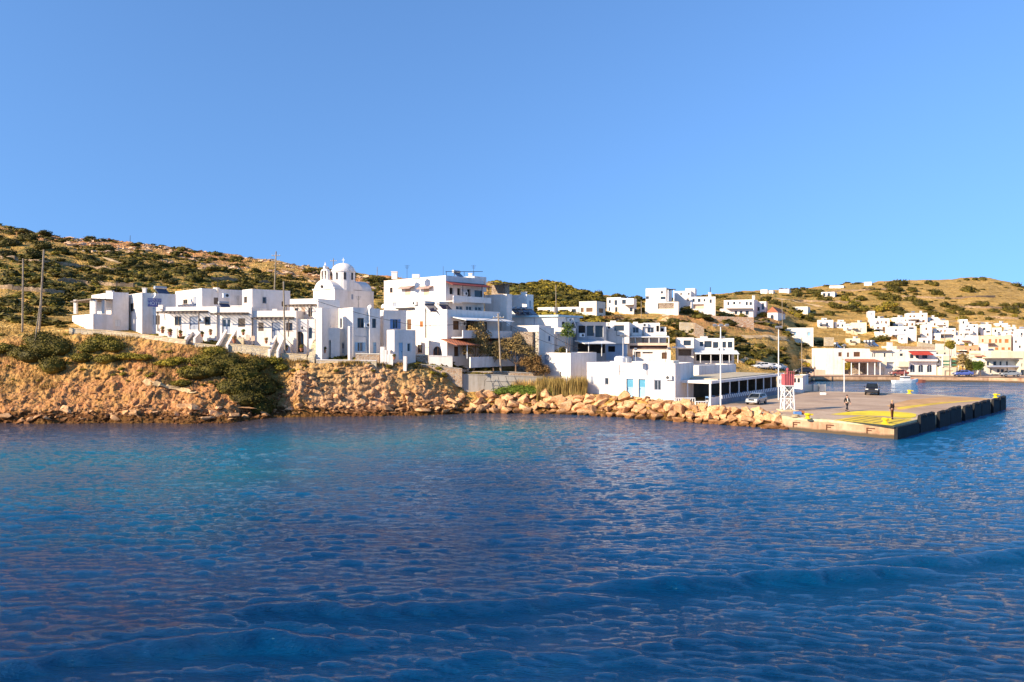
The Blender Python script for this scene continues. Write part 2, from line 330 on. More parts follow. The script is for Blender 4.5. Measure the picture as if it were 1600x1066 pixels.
def mat_terrain():
    m, t, p = newmat('dry Cycladic ground'); pos = wpos(t)
    a = N(t, 'ShaderNodeAttribute', attribute_name='zone'); sp = t.nodes.new('ShaderNodeSeparateColor'); t.links.new(a.outputs['Color'], sp.inputs[0])
    rockm, grn, strw = sp.outputs[0], sp.outputs[1], sp.outputs[2]
    n_b = noi(t, pos, .12, 5, .6); n_m = noi(t, pos, .7, 6, .65); n_f = noi(t, pos, 3.2, 6, .7); n_v = noi(t, vscale(t, pos, (.18, .18, 1.9)), 1., 4, .6)
    rock = ramp(t, n_f, [(.25, (.15, .065, .028)), (.46, (.50, .22, .085)), (.72, (.74, .41, .20))]).outputs[0]
    rock = mixc(t, ramp(t, n_m, [(.42, (0, 0, 0)), (.62, (1, 1, 1))]).outputs[0], rock, (.48, .25, .085))
    straw = ramp(t, n_m, [(.28, (.30, .17, .04)), (.5, (.54, .34, .10)), (.72, (.72, .51, .20))]).outputs[0]
    straw = mixc(t, 1., straw, ramp(t, n_v, [(.35, (.62, .60, .52)), (.6, (1.1, 1.05, 1))]).outputs[0], 'MULTIPLY')
    green = ramp(t, n_f, [(.3, (.045, .048, .012)), (.5, (.14, .135, .025)), (.75, (.28, .23, .06))]).outputs[0]
    gm = t.nodes.new('ShaderNodeMath'); gm.operation = 'ADD'; t.links.new(grn, gm.inputs[0])
    g2 = t.nodes.new('ShaderNodeMath'); g2.operation = 'MULTIPLY_ADD'; t.links.new(n_m, g2.inputs[0]); g2.inputs[1].default_value = 1.5; g2.inputs[2].default_value = -.75
    t.links.new(g2.outputs[0], gm.inputs[1])
    gk = ramp(t, gm.outputs[0], [(.36, (0, 0, 0)), (.56, (1, 1, 1))]).outputs[0]
    rock = mixc(t, strw, rock, mixc(t, ramp(t, n_f, [(.3, (0, 0, 0)), (.6, (1, 1, 1))]).outputs[0], (.40, .19, .10), (.80, .50, .31)))
    c = mixc(t, rockm, straw, rock); c = mixc(t, gk, c, green)
    # pale outcrops
    vo = N(t, 'ShaderNodeTexVoronoi', i_Scale=.55, feature='F1'); t.links.new(vscale(t, pos, (1, 1, 1.5)), vo.inputs['Vector'])
    # wet tide band by height
    sz = t.nodes.new('ShaderNodeSeparateXYZ'); t.links.new(pos, sz.inputs[0])
    mz = t.nodes.new('ShaderNodeMath'); mz.operation = 'MULTIPLY_ADD'; t.links.new(n_m, mz.inputs[0]); mz.inputs[1].default_value = -1.6; t.links.new(sz.outputs[2], mz.inputs[2])
    wet = ramp(t, mz.outputs[0], [(0., (1, 1, 1)), (.32, (0, 0, 0))]).outputs[0]
    c = mixc(t, wet, c, mixc(t, 1., c, (.30, .25, .22), 'MULTIPLY'))
    t.links.new(c, p.inputs[0]); p.inputs['Roughness'].default_value = .92; p.inputs['Specular IOR Level'].default_value = .15
    v2 = N(t, 'ShaderNodeTexVoronoi', i_Scale=2.2, feature='F1'); t.links.new(pos, v2.inputs['Vector'])
    ad = t.nodes.new('ShaderNodeMath'); ad.operation = 'ADD'; t.links.new(n_f, ad.inputs[0]); t.links.new(v2.outputs['Distance'], ad.inputs[1])
    bump(t, p, ad.outputs[0], 1., .3)
    return m
TERR = mat_terrain()
ter = mesh_np('ground', np.column_stack([X2.ravel(), Y2.ravel(), Z.ravel()]), Fq, TERR, smooth=True)
tag(ter, kind='structure')
rockw = bl*np.clip(.62+.9*fbm(X*.16, Y*.2, 3, 61)+.45*(1-sm(.8, 2.2, U)), 0, 1)
# pale rocky slabs high on the left hill, straw elsewhere
rockw = np.maximum(rockw, sm(6.3, 6.7, U)*(1-sm(700, 800, PX))*sm(-.15, .15, fbm(X*.03, Y*.03, 3, 62)+.25*sm(100, 180, PX)-.1))
redcut = sm(1020, 1060, PX)*(1-sm(1200, 1240, PX))*sm(5.5, 5.8, U)*(1-sm(6., 6.15, U)); rockw = np.maximum(rockw, redcut*.8)
green = .30*sm(4.2, 5, U)*(1-sm(1170, 1260, PX)*.30)
green = green+.22*(1-sm(560, 700, PX))*sm(4.2, 5, U)*(1-sm(5.8, 6.6, U))+.30*sm(745, 800, PX)*(1-sm(900, 930, PX))*sm(5.5, 6.5, U)
green = green+.10*sm(760, 860, PX)*(1-sm(1420, 1480, PX))*sm(5.6, 6.3, U)
green = green+left*sm(1.9, 2.6, U)*(1-sm(3.3, 3.8, U))*(.24*(1-sm(380, 440, PX))+.06)+.12*fbm(X*.05, Y*.05, 3, 63)
green = (green-.10*(1-sm(700, 760, PX))*sm(4.2, 5, U))*(1-.5*sm(1440, 1500, PX)*sm(6.2, 6.6, U))
zc = np.ones((nr*nc, 4), np.float32); zc[:, 0] = np.clip(rockw, 0, 1).ravel(); zc[:, 1] = np.clip(green, 0, 1).ravel(); zc[:, 2] = (sm(430, 470, PX)*(1-sm(700, 730, PX))*sm(.4, .9, U)*(1-sm(3, 3.3, U))*np.clip(.75+.6*fbm(X*.3, Z*.5, 3, 67), 0, 1)).ravel()
at = ter.data.color_attributes.new('zone', 'FLOAT_COLOR', 'POINT'); at.data.foreach_set('color', zc.ravel())
# ---------------------------------------------------------------- sea
def sea_mesh():
    pyr = np.concatenate([np.linspace(1330, 1085, 60, endpoint=False), np.linspace(1085, 640, 780, endpoint=False), np.linspace(640, 588, 90, endpoint=False), np.linspace(588, 560, 14)])
    cols = np.concatenate([np.linspace(-1500, -60, 150, endpoint=False), np.linspace(-60, 1660, 1150, endpoint=False), np.linspace(1660, 3100, 150)])
    Dr = F*CH/(pyr-CY); Yw = np.broadcast_to(Dr[:, None], (len(Dr), len(cols))).copy(); Xw = (cols[None, :]-CX)*Yw/F
    dx = (cols[1]-cols[0]) ; sp_y = np.abs(np.gradient(Dr))[:, None]
    Zw = np.zeros_like(Yw); r = np.random.default_rng(5)
    L = np.concatenate([np.exp(r.uniform(np.log(.34), np.log(1.25), 100)), np.exp(r.uniform(np.log(1.25), np.log(4.5), 34)), r.uniform(5, 11, 8)])
    for l in L:
        k = 2*math.pi/l
        th = R(-99 if r.random() < .6 else -80)+r.normal(0, .30 if l < 1.25 else .2)
        slope = .020 if l < 1.25 else (.011 if l < 5 else .006)
        a = slope/k; fade = sm(2.2, 4.0, l/np.maximum(sp_y, 1e-3)/abs(math.sin(th)+1e-3))
        ph = k*(math.cos(th)*Xw+math.sin(th)*Yw)+r.uniform(0, 6.28)+2.4*vn(Xw*.22/l, Yw*.13/l, int(l*100))
        Zw += fade*a*(np.sin(ph)-.12*np.cos(2*ph))
    gust = .8+.8*fbm(Xw*.05, Yw*.10, 4, 71); Zw *= np.clip(gust, .4, 1.2)
    def swell(p0, p1, A, lam, sig, seed):
        p0 = np.array(p0); p1 = np.array(p1); d = (p1-p0)/np.linalg.norm(p1-p0); n = np.array([-d[1], d[0]])
        s = (Xw-p0[0])*d[0]+(Yw-p0[1])*d[1]; q = (Xw-p0[0])*n[0]+(Yw-p0[1])*n[1]+.55*vn(s*.16, s*0+seed, seed)+.22*vn(s*.6, s*0, seed+5)+.12*vn(s*1.7, s*0, seed+6)
        LL = np.linalg.norm(p1-p0); env = sm(-4, 2, s)*(1-sm(LL-2, LL+4, s))*(.55+.6*np.abs(vn(s*.13, s*0, seed+2)))
        return A*env*np.cos(2*math.pi*q/lam)*np.exp(-(q/sig)**2)
    Zw += swell((-8, 24.3), (2.5, 25.8), .30, 2.1, .9, 1)+swell((4.5, 27.2), (15.5, 29.2), .31, 2.1, .9, 2)+swell((16, 30.2), (40, 34.5), .26, 2.1, 1.0, 3)
    Zw += swell((-22, 19.6), (-6, 22.0), .30, 2.1, 1.0, 4)+swell((-3, 21.4), (9, 23.0), .10, 3.0, 1.8, 6)
    px_ = CX+F*Xw/Yw; V = np.column_stack([Xw.ravel(), Yw.ravel(), Zw.ravel()])
    nr, nc = Yw.shape; idx = np.arange(nr*nc).reshape(nr, nc)
    Fq = np.stack([idx[:-1, :-1], idx[:-1, 1:], idx[1:, 1:], idx[1:, :-1]], -1).reshape(-1, 4)
    n0 = len(V); V = np.vstack([V, [(-500, -400, -.7), (500, -400, -.7), (500, 30, -.7), (-500, 30, -.7)]]); Fq = np.vstack([Fq, [[n0, n0+1, n0+2, n0+3]]])
    m, t, p = newmat('sea water'); pos = wpos(t)
    a = N(t, 'ShaderNodeAttribute', attribute_name='bed'); sp = t.nodes.new('ShaderNodeSeparateColor'); t.links.new(a.outputs['Color'], sp.inputs[0])
    n1 = noi(t, vscale(t, pos, (.05, .09, 1)), 1., 4, .6)
    deep = ramp(t, n1, [(.3, (.0, .022, .078)), (.7, (.0, .052, .155))]).outputs[0]
    c = mixc(t, sp.outputs[2], deep, (.0, .115, .26)); c = mixc(t, sp.outputs[0], c, (.0, .19, .25)); c = mixc(t, sp.outputs[1], c, (.075, .05, .045))
    t.links.new(c, p.inputs[0]); p.inputs['Roughness'].default_value = .04; p.inputs['IOR'].default_value = 1.43; p.inputs['Specular Tint'].default_value = (.38, .84, 1, 1)
    b1 = noi(t, vscale(t, pos, (.42, 1.6, 1)), 4.6, 6, .70); b2 = noi(t, vscale(t, pos, (.7, 1.6, 1)), 8, 3, .6)
    bb = N(t, 'ShaderNodeBump', i_Strength=1., i_Distance=.17); t.links.new(b1, bb.inputs['Height'])
    b3 = N(t, 'ShaderNodeBump', i_Strength=1., i_Distance=.06); t.links.new(b2, b3.inputs['Height']); t.links.new(bb.outputs[0], b3.inputs['Normal']); t.links.new(b3.outputs[0], p.inputs['Normal'])
    o = mesh_np('sea', V, Fq, m, smooth=True); tag(o, kind='structure')
    # depth of the water over the sea bed: shallow weed-covered shelf by the rocks, sand patches further out
    nd, _ = nodes_at(px_.ravel()); dist = np.where(px_ > 1230, 75-Yw, nd[0].reshape(px_.shape)-Yw)
    wob = fbm(Xw*.07, Yw*.12, 3, 81); lf = 1-sm(760, 1000, px_)
    turq = .85*np.exp(-((dist-27-8*wob+7*sm(400, 700, px_))/13)**2)*(1-sm(760, 960, px_))*(.72+.4*wob)
    turq += .4*np.exp(-((dist-13)/6)**2)*sm(740, 790, px_)*(1-sm(850, 1000, px_))
    weed = np.exp(-(np.maximum(dist, 0)/(12+5*wob))**2)*(.95*(1-sm(350, 600, px_)*.2))*(1-sm(1150, 1260, px_))*(1-.35*sm(800, 900, px_))
    har = sm(95, 140, Yw)*.9
    shelf = np.clip(1-sm(12, 62, dist+5*wob), 0, 1); har = np.maximum(har, shelf*.75); bc = np.ones((Yw.size+4, 4), np.float32); bc[-4:, :3] = 0; bc[:-4, 0] = np.clip(turq, 0, 1).ravel(); bc[:-4, 1] = np.clip(weed, 0, 1).ravel(); bc[:-4, 2] = har.ravel()
    at = o.data.color_attributes.new('bed', 'FLOAT_COLOR', 'POINT'); at.data.foreach_set('color', bc.ravel())
sea_mesh()
# ---------------------------------------------------------------- buildings
class Blk: pass
def solve(C, u, px):
    t = (px-CX)/F; return (t*C[1]-C[0])/(u[0]-t*u[1])
def face_obj(mb, C, u, n, L, z0, z1, ops, cap=True):
    """wall face from C along u, outward normal n, with openings (s0,s1,za,zb,depth,arch)"""
    C = np.array(C[:2]); u = np.array(u); n = np.array(n)
    pt = lambda s, z, d=0: (C[0]+u[0]*s-n[0]*d, C[1]+u[1]*s-n[1]*d, z)
    S = sorted({0, L, *[x for o in ops for x in (o[0], o[1])]}); Zs = sorted({z0, z1, *[x for o in ops for x in (o[2], o[3])]})
    S = [s for s in S if 0 <= s <= L]; Zs = [z for z in Zs if z0 <= z <= z1]
    def put(q):
        a, b, c = map(np.array, q[:3]); nn = np.cross(b-a, c-a)
        if nn[0]*n[0]+nn[1]*n[1] < 0: q = q[::-1]
        mb.add(q, [tuple(range(len(q)))])
    for i in range(len(S)-1):
        for j in range(len(Zs)-1):
            s = (S[i]+S[i+1])/2; z = (Zs[j]+Zs[j+1])/2
            if any(o[0] < s < o[1] and o[2] < z < o[3] for o in ops): continue
            if S[i+1]-S[i] < 1e-4 or Zs[j+1]-Zs[j] < 1e-4: continue
            put([pt(S[i], Zs[j]), pt(S[i+1], Zs[j]), pt(S[i+1], Zs[j+1]), pt(S[i], Zs[j+1])])
    for (s0, s1, za, zb, d, arch) in ops:
        mb.quad(pt(s0, za), pt(s0, zb), pt(s0, zb, d), pt(s0, za, d)); mb.quad(pt(s1, za, d), pt(s1, zb, d), pt(s1, zb), pt(s1, za))
        mb.quad(pt(s0, za), pt(s0, za, d), pt(s1, za, d), pt(s1, za)); mb.quad(pt(s0, zb), pt(s1, zb), pt(s1, zb, d), pt(s0, zb, d))
        if d > .5: mb.quad(pt(s0, za, d), pt(s0, zb, d), pt(s1, zb, d), pt(s1, za, d))
        if arch:
            r = (s1-s0)/2; m = (s0+s1)/2; r_ = min(r, (zb-za)*.6)
            for sg in (-1, 1):
                q = [pt(m+sg*r, zb)]+[pt(m+sg*r*math.cos(a), zb-r_+r_*math.sin(a)) for a in np.linspace(0, math.pi/2, 7)]
                put(q)
def opening_part(root, C, u, n, s0, s1, za, zb, kind, col, d, first):
    C = np.array(C[:2]); u = np.array(u); n = np.array(n); w = s1-s0; h = zb-za
    def bx(mb, a, b, c, e, d0, d1):
        m = C+u*((a+b)/2)-n*((d0+d1)/2)
        mb.obox((m[0], m[1], (c+e)/2), (u[0]*(b-a)/2, u[1]*(b-a)/2, 0), (n[0]*(d1-d0)/2, n[1]*(d1-d0)/2, 0), (0, 0, (e-c)/2))
    e = .004
    if kind in ('win', 'winb', 'arch'):
        f = MB(); t = min(.08, w*.12)
        bx(f, s0+e, s0+t, za+e, zb-e, d-.08, d-.02); bx(f, s1-t, s1-e, za+e, zb-e, d-.08, d-.02)
        bx(f, s0+t, s1-t, zb-t, zb-e, d-.08, d-.02); bx(f, s0+t, s1-t, za+e, za+t, d-.08, d-.02)
        if w > .7: bx(f, (s0+s1)/2-t/2, (s0+s1)/2+t/2, za+t, zb-t, d-.07, d-.02)
        o = f.build('window', col, root); g = MB(); bx(g, s0+.01, s1-.01, za+.01, zb-.01, d-.015, d+.02)
        g.build('pane', GLASS, o)
        if kind == 'win':
            g = MB(); bx(g, s0-.06, s1+.06, za-.07, za-.005, -.07, -.004); g.build('sill', WHITE, o)
        if kind == 'winb':   # open shutters folded back on the wall
            for (a, b) in ((s0-w*.45, s0-.02), (s1+.02, s1+w*.45)):
                g = MB(); bx(g, a, b, za, zb, -.05, -.006)
                for k in range(1, 7): bx(g, a+.04, b-.04, za+h*k/7-.02, za+h*k/7+.02, -.07, -.05)
                g.build('shutter', BLUEP if col is BLUEP else col, o)
    elif kind == 'shut':
        f = MB(); bx(f, s0+e, (s0+s1)/2-.012, za+e, zb-e, d-.06, d); bx(f, (s0+s1)/2+.012, s1-e, za+e, zb-e, d-.06, d)
        k_ = max(4, int(h/.16))
        for k in range(k_): bx(f, s0+.05, s1-.05, za+h*(k+.35)/k_, za+h*(k+.65)/k_, d-.085, d-.06)
        f.build('shutter', col, root)
    elif kind == 'door':
        f = MB(); bx(f, s0+e, s1-e, za, zb-e, d-.05, d)
        for k in range(2):
            for q in range(2 if w > 1.1 else 1):
                a = s0+w*(q+.15)/(2 if w > 1.1 else 1); b = s0+w*(q+.85)/(2 if w > 1.1 else 1)
                bx(f, a, b, za+h*(.08+.45*k), za+h*(.45+.45*k), d-.075, d-.05)
        o = f.build('door', col, root); g = MB(); bx(g, s1-.16, s1-.11, za+.95, za+1.1, d-.13, d-.075); g.build('handle', DMETAL, o)
    elif kind == 'gdoor':
        f = MB(); bx(f, s0+e, s1-e, za, zb-e, d-.05, d); o = f.build('door', col, root)
        q = 2
        for k in range(q):
            g = MB(); bx(g, s0+w*(k+.2)/q, s0+w*(k+.8)/q, za+h*.45, za+h*.9, d-.07, d-.052); g.build('pane', GLASS, o)
    elif kind == 'glass':
        g = MB(); bx(g, s0+.01, s1-.01, za+.01, zb-.01, d-.02, d+.02); o = g.build('window', GLASS, root)
        k_ = max(1, int(w/1.1)); f = MB()
        for k in range(k_+1): x = s0+.03+(w-.06)*k/k_; bx(f, x-.03, x+.03, za+.01, zb-.01, d-.06, d-.022)
        f.build('frame', col, o)
    elif kind == 'fw':
        f = MB(); bx(f, s0+.02, s1-.02, za+.01, zb-.01, d-.06, d-.01); f.build('window', GLASS if col is WP else col, root)
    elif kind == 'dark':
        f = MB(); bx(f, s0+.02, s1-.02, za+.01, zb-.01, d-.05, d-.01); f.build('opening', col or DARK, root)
DEF_D = {'win': .16, 'winb': .16, 'shut': .12, 'door': .16, 'gdoor': .16, 'glass': .14, 'dark': .55, 'fw': .2, 'arch': .16, 'porch': 1.6}
def block(root, c, D, a, L, Rr, t, b, op=(), m=WHITE, below=1.6, roof=True, name='wall', par=.28, rm=None):
    """prism block: front corner at pixel c / distance D, turned a degrees; L = pixel of left end (negative: metres),
    Rr = pixel of right end (negative: metres deep); t, b = pixel rows of top and base at the corner"""
    a = R(a); C = np.array([(c-CX)*D/F, D]); uL = np.array([-math.cos(a), math.sin(a)]); uR = np.array([math.sin(a), math.cos(a)])
    LL = -L if L < 0 else solve(C, uL, L); WW = -Rr if Rr < 0 else solve(C, uR, Rr)
    if LL <= 0 or WW <= 0 or LL > 60 or WW > 60: print('BAD BLOCK', root.name if root else '', c, LL, WW); LL = min(abs(LL), 12); WW = min(abs(WW), 12)
    zt = Zp(t, D); zb = Zp(b, D); z0 = zb-below
    if below >= 1:
        z0 = min([z0]+[gz(q[0], q[1])-.3 for q in (C, C+uR*WW, C+uR*WW+uL*LL, C+uL*LL)])
    fr = {'L': (C, uL, -uR, LL), 'R': (C, uR, -uL, WW), 'B': (C+uR*WW, uL, uR, LL), 'X': (C+uL*LL, uR, uL, WW)}
    mb = MB(); parts = []
    for k in 'LRBX':
        Cf, u, n, ln = fr[k]; ops = []
        for o in op:
            if o[0] != k: continue
            s0 = solve(Cf, u, o[1]); s1 = solve(Cf, u, o[2])
            if s0 > s1: s0, s1 = s1, s0
            s0 = max(s0, .03); s1 = min(s1, ln-.03); sm_ = (s0+s1)/2; Ds = Cf[1]+u[1]*sm_
            zb_ = Zp(o[3], Ds); za_ = Zp(o[4], Ds); kind = o[5]; cm = o[6] if len(o) > 6 else WP; d = o[7] if len(o) > 7 else DEF_D[kind]
            zb_ = min(zb_, zt-.1); za_ = max(za_, z0+.05)
            if s1-s0 < .08 or zb_-za_ < .08: print('BAD OPENING', root.name, o[:5]); continue
            ops.append((s0, s1, za_, zb_, d, kind == 'arch'))
            if kind != 'porch': parts.append((Cf, u, n, s0, s1, za_, zb_, kind, cm, d))
        face_obj(mb, Cf, u, n, ln, z0, zt, ops)
    # parapet top and roof slab
    th = .22; cs = [C, C+uR*WW, C+uR*WW+uL*LL, C+uL*LL]; ins = [C+(uL+uR)*th, C+uR*(WW-th)+uL*th, C+uR*(WW-th)+uL*(LL-th), C+uL*(LL-th)+uR*th]
    for i in range(4):
        j = (i+1) % 4
        mb.quad((*cs[i], zt), (*cs[j], zt), (*ins[j], zt), (*ins[i], zt)); mb.quad((*ins[i], zt), (*ins[j], zt), (*ins[j], zt-par), (*ins[i], zt-par))
    o = mb.build(name, m, root)
    rb = MB(); rb.prism([tuple(q) for q in ins], zt-par-.12, zt-par); rb.build('roof', rm or ROOFM, root)
    for i, q in enumerate(parts): opening_part(root, *q, i == 0)
    B = Blk(); B.C = C; B.uL = uL; B.uR = uR; B.L = LL; B.W = WW; B.zt = zt; B.zb = zb; B.D = D; B.fr = fr; B.root = root; return B
def onface(B, k, px0, px1, y0, y1, proj, name, m, off=0.003, root=None, build=True, mb=None):
    """a box standing out from face k by proj metres"""
    C, u, n, ln = B.fr[k]; s0 = solve(C, u, px0); s1 = solve(C, u, px1)
    if s0 > s1: s0, s1 = s1, s0
    Ds = C[1]+u[1]*(s0+s1)/2; za = Zp(y1, Ds); zb = Zp(y0, Ds); c = C+u*(s0+s1)/2+n*(off+proj/2)
    mb = mb or MB(); mb.obox((c[0], c[1], (za+zb)/2), (u[0]*(s1-s0)/2, u[1]*(s1-s0)/2, 0), (n[0]*proj/2, n[1]*proj/2, 0), (0, 0, (zb-za)/2))
    if build: return mb.build(name, m, root or B.root)
    return mb
def fbp(B, k, px, py, out=0):
    C, u, n, ln = B.fr[k]; s = solve(C, u, px); q = C+u*s; Ds = q[1]; q = q+n*out; return Vector((q[0], q[1], Zp(py, Ds)))
def pergola(B, k, px0, px1, py, out=2.2, post=2.3, col=GREYWOOD, nb=8, posts=True, drop=.15):
    C, u, n, ln = B.fr[k]; s0, s1 = sorted((solve(C, u, px0), solve(C, u, px1))); Ds = C[1]+u[1]*(s0+s1)/2; z = Zp(py, Ds)
    def pt(s, o, zz): q = C+u*s+n*o; return (q[0], q[1], zz)
    mb = MB(); nb = max(3, int((s1-s0)/.55))
    for i in range(nb+1):
        s = s0+(s1-s0)*i/nb; mb.tube([pt(s, .02, z), pt(s, out+.25, z-drop)], .06, 5)
    for o in (.15, out): mb.tube([pt(s0-.1, o, z-.12-drop*o/out), pt(s1+.1, o, z-.12-drop*o/out)], .075, 5)
    # thin reed cover
    for i in range(int((s1-s0)/.16)):
        s = s0+.16*i+.05; q0 = pt(s, .05, z+.07); q1 = pt(s+.1, out+.1, z+.07-drop)
        mb.add([q0, pt(s+.12, .05, z+.075), pt(s+.13, out+.1, z+.075-drop), q1], [(0, 1, 2, 3)])
    o = mb.build('pergola', col, B.root)
    if posts:
        for s in (s0+.05, s1-.05):
            p = MB(); p.tube([pt(s, out-.05, z-post), pt(s, out-.05, z-.1)], .075, 6); p.build('post', col, o)
    return o
def heater(root, x, y, z, rz=25, s=1., n=1):
    rz += 38
    """rooftop solar water heater: tank over slanted collectors on a frame"""
    c, sn = math.cos(R(rz)), math.sin(R(rz)); T = lambda a, b, h: (x+(a*c-b*sn)*s, y+(a*sn+b*c)*s, z+h*s)
    for k in range(n):
        a0 = k*2.3*0; mb = MB()
        mb.add([T(-.95, -.75, .15), T(.95, -.75, .15), T(.95, .45, 1.15), T(-.95, .45, 1.15), T(-.95, -.72, .06), T(.95, -.72, .06), T(.95, .5, 1.07), T(-.95, .5, 1.07)],
               [(0, 1, 2, 3), (7, 6, 5, 4), (0, 4, 5, 1), (1, 5, 6, 2), (2, 6, 7, 3), (3, 7, 4, 0)])
        o = mb.build('solar_panel', SOLAR, root)
        t = MB(); t.tube([T(-1., .6, 1.35), T(1., .6, 1.35)], .27*s, 10); t.build('water_tank', METAL, o)
        f = MB()
        for q in (-.8, .8): f.tube([T(q, .55, 0), T(q, .55, 1.2)], .03*s, 4); f.tube([T(q, .55, 0), T(q, -.75, .05)], .03*s, 4); f.tube([T(q, .55, 0), T(q, -.2, .55)], .03*s, 4)
        f.build('frame', METAL, o)
def roof_heater(B, px, kx=.5, rz=25, s=1., dz=0):
    D = B.D+.9+kx; x = (px-CX)*D/F; heater(B.root, x, D, B.zt-.28+dz, rz, s)
def dish(root, p, r=.45, name='satellite_dish', yaw=-30):
    p = Vector(p); d = Vector((math.sin(R(yaw)), -math.cos(R(yaw)), .45)).normalized(); u = d.cross(Vector((0, 0, 1))).normalized(); w = d.cross(u)
    V = []; n = 12
    for (rr, h) in ((0.02, 0), (.5, .05), (1, .2)):
        for k in range(n): a = 2*math.pi*k/n; V.append(p+d*(h*r+.1)+(u*math.cos(a)+w*math.sin(a))*rr*r)
    Fs = [(i*n+k, i*n+(k+1) % n, (i+1)*n+(k+1) % n, (i+1)*n+k) for i in range(2) for k in range(n)]
    mb = MB(); mb.add(V, Fs); mb.tube([p-d*.15, p+d*.1], .03, 5); mb.tube([p+d*.1+w*r*.6, p+d*(.1+r*.9)], .015, 4); mb.build(name, WMETAL, root)
def chimney(B, px, py_top, w=.55, dy=.8, name='chimney', m=WHITE):
    D = B.D+dy; x = (px-CX)*D/F; mb = MB(); zt = Zp(py_top, D); mb.box(x-w/2, x+w/2, D-w/2, D+w/2, B.zt-.35, zt-.1); mb.box(x-w/2-.06, x+w/2+.06, D-w/2-.06, D+w/2+.06, zt-.098, zt)
    mb.build(name, m, B.root)
def bld(name, px, D, py, label, cat, group=None):
    return empty(name, tuple(P(px, py, D)), label, cat, group)
def stairs(root, px0, px1, D0, D1, y0, y1, n=8, m=PSTONE, cheeks=(True, True), ch=.55):
    """flight from D0/row y0 (bottom, near) up to D1/row y1 (top), between px0 and px1 at D0"""
    x0 = (px0-CX)*D0/F; x1 = (px1-CX)*D0/F; z0 = Zp(y0, D0); z1 = Zp(y1, D1); mb = MB()
    for i in range(n):
        y = D0+(D1-D0)*i/n; z = z0+(z1-z0)*(i+1)/n; mb.box(x0, x1, y, D1+.02*0+(D1-D0)/n*.0, z0-1.2-.001*i, z) if False else mb.box(x0, x1, y, y+(D1-D0)/n, z0-1.2, z)
    o = mb.build('steps', m, root)
    for k, xx in enumerate((x0, x1)):
        if not cheeks[k]: continue
        w = .28; xa = xx-w if k == 0 else xx; c = MB(); V = []
        for x in (xa, xa+w): V += [(x, D0-.25, z0-1.2), (x, D0-.25, z0+ch), (x, D1, z1+ch), (x, D1, z0-1.2)]
        c.add(V, [(0, 1, 2, 3), (7, 6, 5, 4), (0, 4, 5, 1), (1, 5, 6, 2), (2, 6, 7, 3), (3, 7, 4, 0)]); c.build('side_wall', WHITE, root)
    return o

# ---- far left house with the roofed terrace
r = bld('terrace_house', 160, 99, 515, 'long white house furthest left with open roofed terrace and tiny solar heater', 'house')
A = block(r, 176, 97.6, 45, 143, 201, 456.5, 516, [('R', 180, 188, 500, 510, 'shut', WP)], par=.35)
B2 = block(r, 145.5, 95.6, 45, 113, 177, 490.5, 517, [], par=.5)
m_ = MB(); 
for k_, pxx in (('L', 115.5), ('L', 141), ('R', 149), ('R', 163)):
    f_ = fbp(B2, k_, pxx, 490.5, -.22); g_ = fbp(B2, k_, pxx, 468.5, -.22); m_ = MB(); m_.obox(((f_+g_)/2)[:], (.2, 0, 0), (0, .2, 0), (0, 0, (g_.z-f_.z)/2)); m_.build('pillar', WHITE, r)
m_ = MB(); c0 = fbp(B2, 'L', 145.5, 468, .15); l0 = fbp(B2, 'L', 112, 468, .15); rr_ = fbp(B2, 'R', 176, 468, .1)
m_.prism([(c0.x, c0.y-.2), (rr_.x, rr_.y), (rr_.x+l0.x-c0.x, rr_.y+l0.y-c0.y), (l0.x, l0.y)], c0.z-.02, c0.z+.14); m_.build('canopy', GREYWOOD, r)
A3 = block(r, 222, 96.6, 45, 196, 275, 457.5, 520, [('L', 203, 209, 474, 487, 'win', GREYWOOD)], par=.3)
roof_heater(A3, 254, 2.0, 20, .85); chimney(A3, 226, 450, .4, 1.0)
sg = onface(A3, 'R', 231, 252, 466.5, 479.5, .05, 'sign_board', mat('faded blue board', (.16, .17, .38), .6, .25, 5))
def text(s, C, u, nn, size, z, m, parent, name='lettering'):
    cu = bpy.data.curves.new(name, 'FONT'); cu.body = s; cu.size = size; cu.extrude = .01; cu.align_x = 'CENTER'; cu.align_y = 'CENTER'
    o0 = bpy.data.objects.new('t', cu); COL.objects.link(o0); me = bpy.data.meshes.new_from_object(o0.evaluated_get(bpy.context.evaluated_depsgraph_get()))
    bpy.data.objects.remove(o0); bpy.data.curves.remove(cu); me.materials.clear(); me.materials.append(m)
    o = bpy.data.objects.new(name, me); COL.objects.link(o)
    rt = parent
    while rt.parent is not None: rt = rt.parent
    u = Vector((u[0], u[1], 0)); w = Vector((0, 0, 1)); n = u.cross(w); M = Matrix((u, w, n)).transposed().to_4x4()
    M.translation = Vector((C[0], C[1], z))-Vector(rt.location); o.parent = parent; o.matrix_local = M; return o
q1 = fbp(A3, 'R', 242, 474.5, .075); q2 = fbp(A3, 'R', 242, 469, .075)
text('HOTEL', q1, A3.uR, None, .62, q1.z, WP, sg); text('ROOMS TO LET', q2, A3.uR, None, .26, q2.z, WP, sg)
dish(r, fbp(A3, 'R', 241, 463, .15), .42)

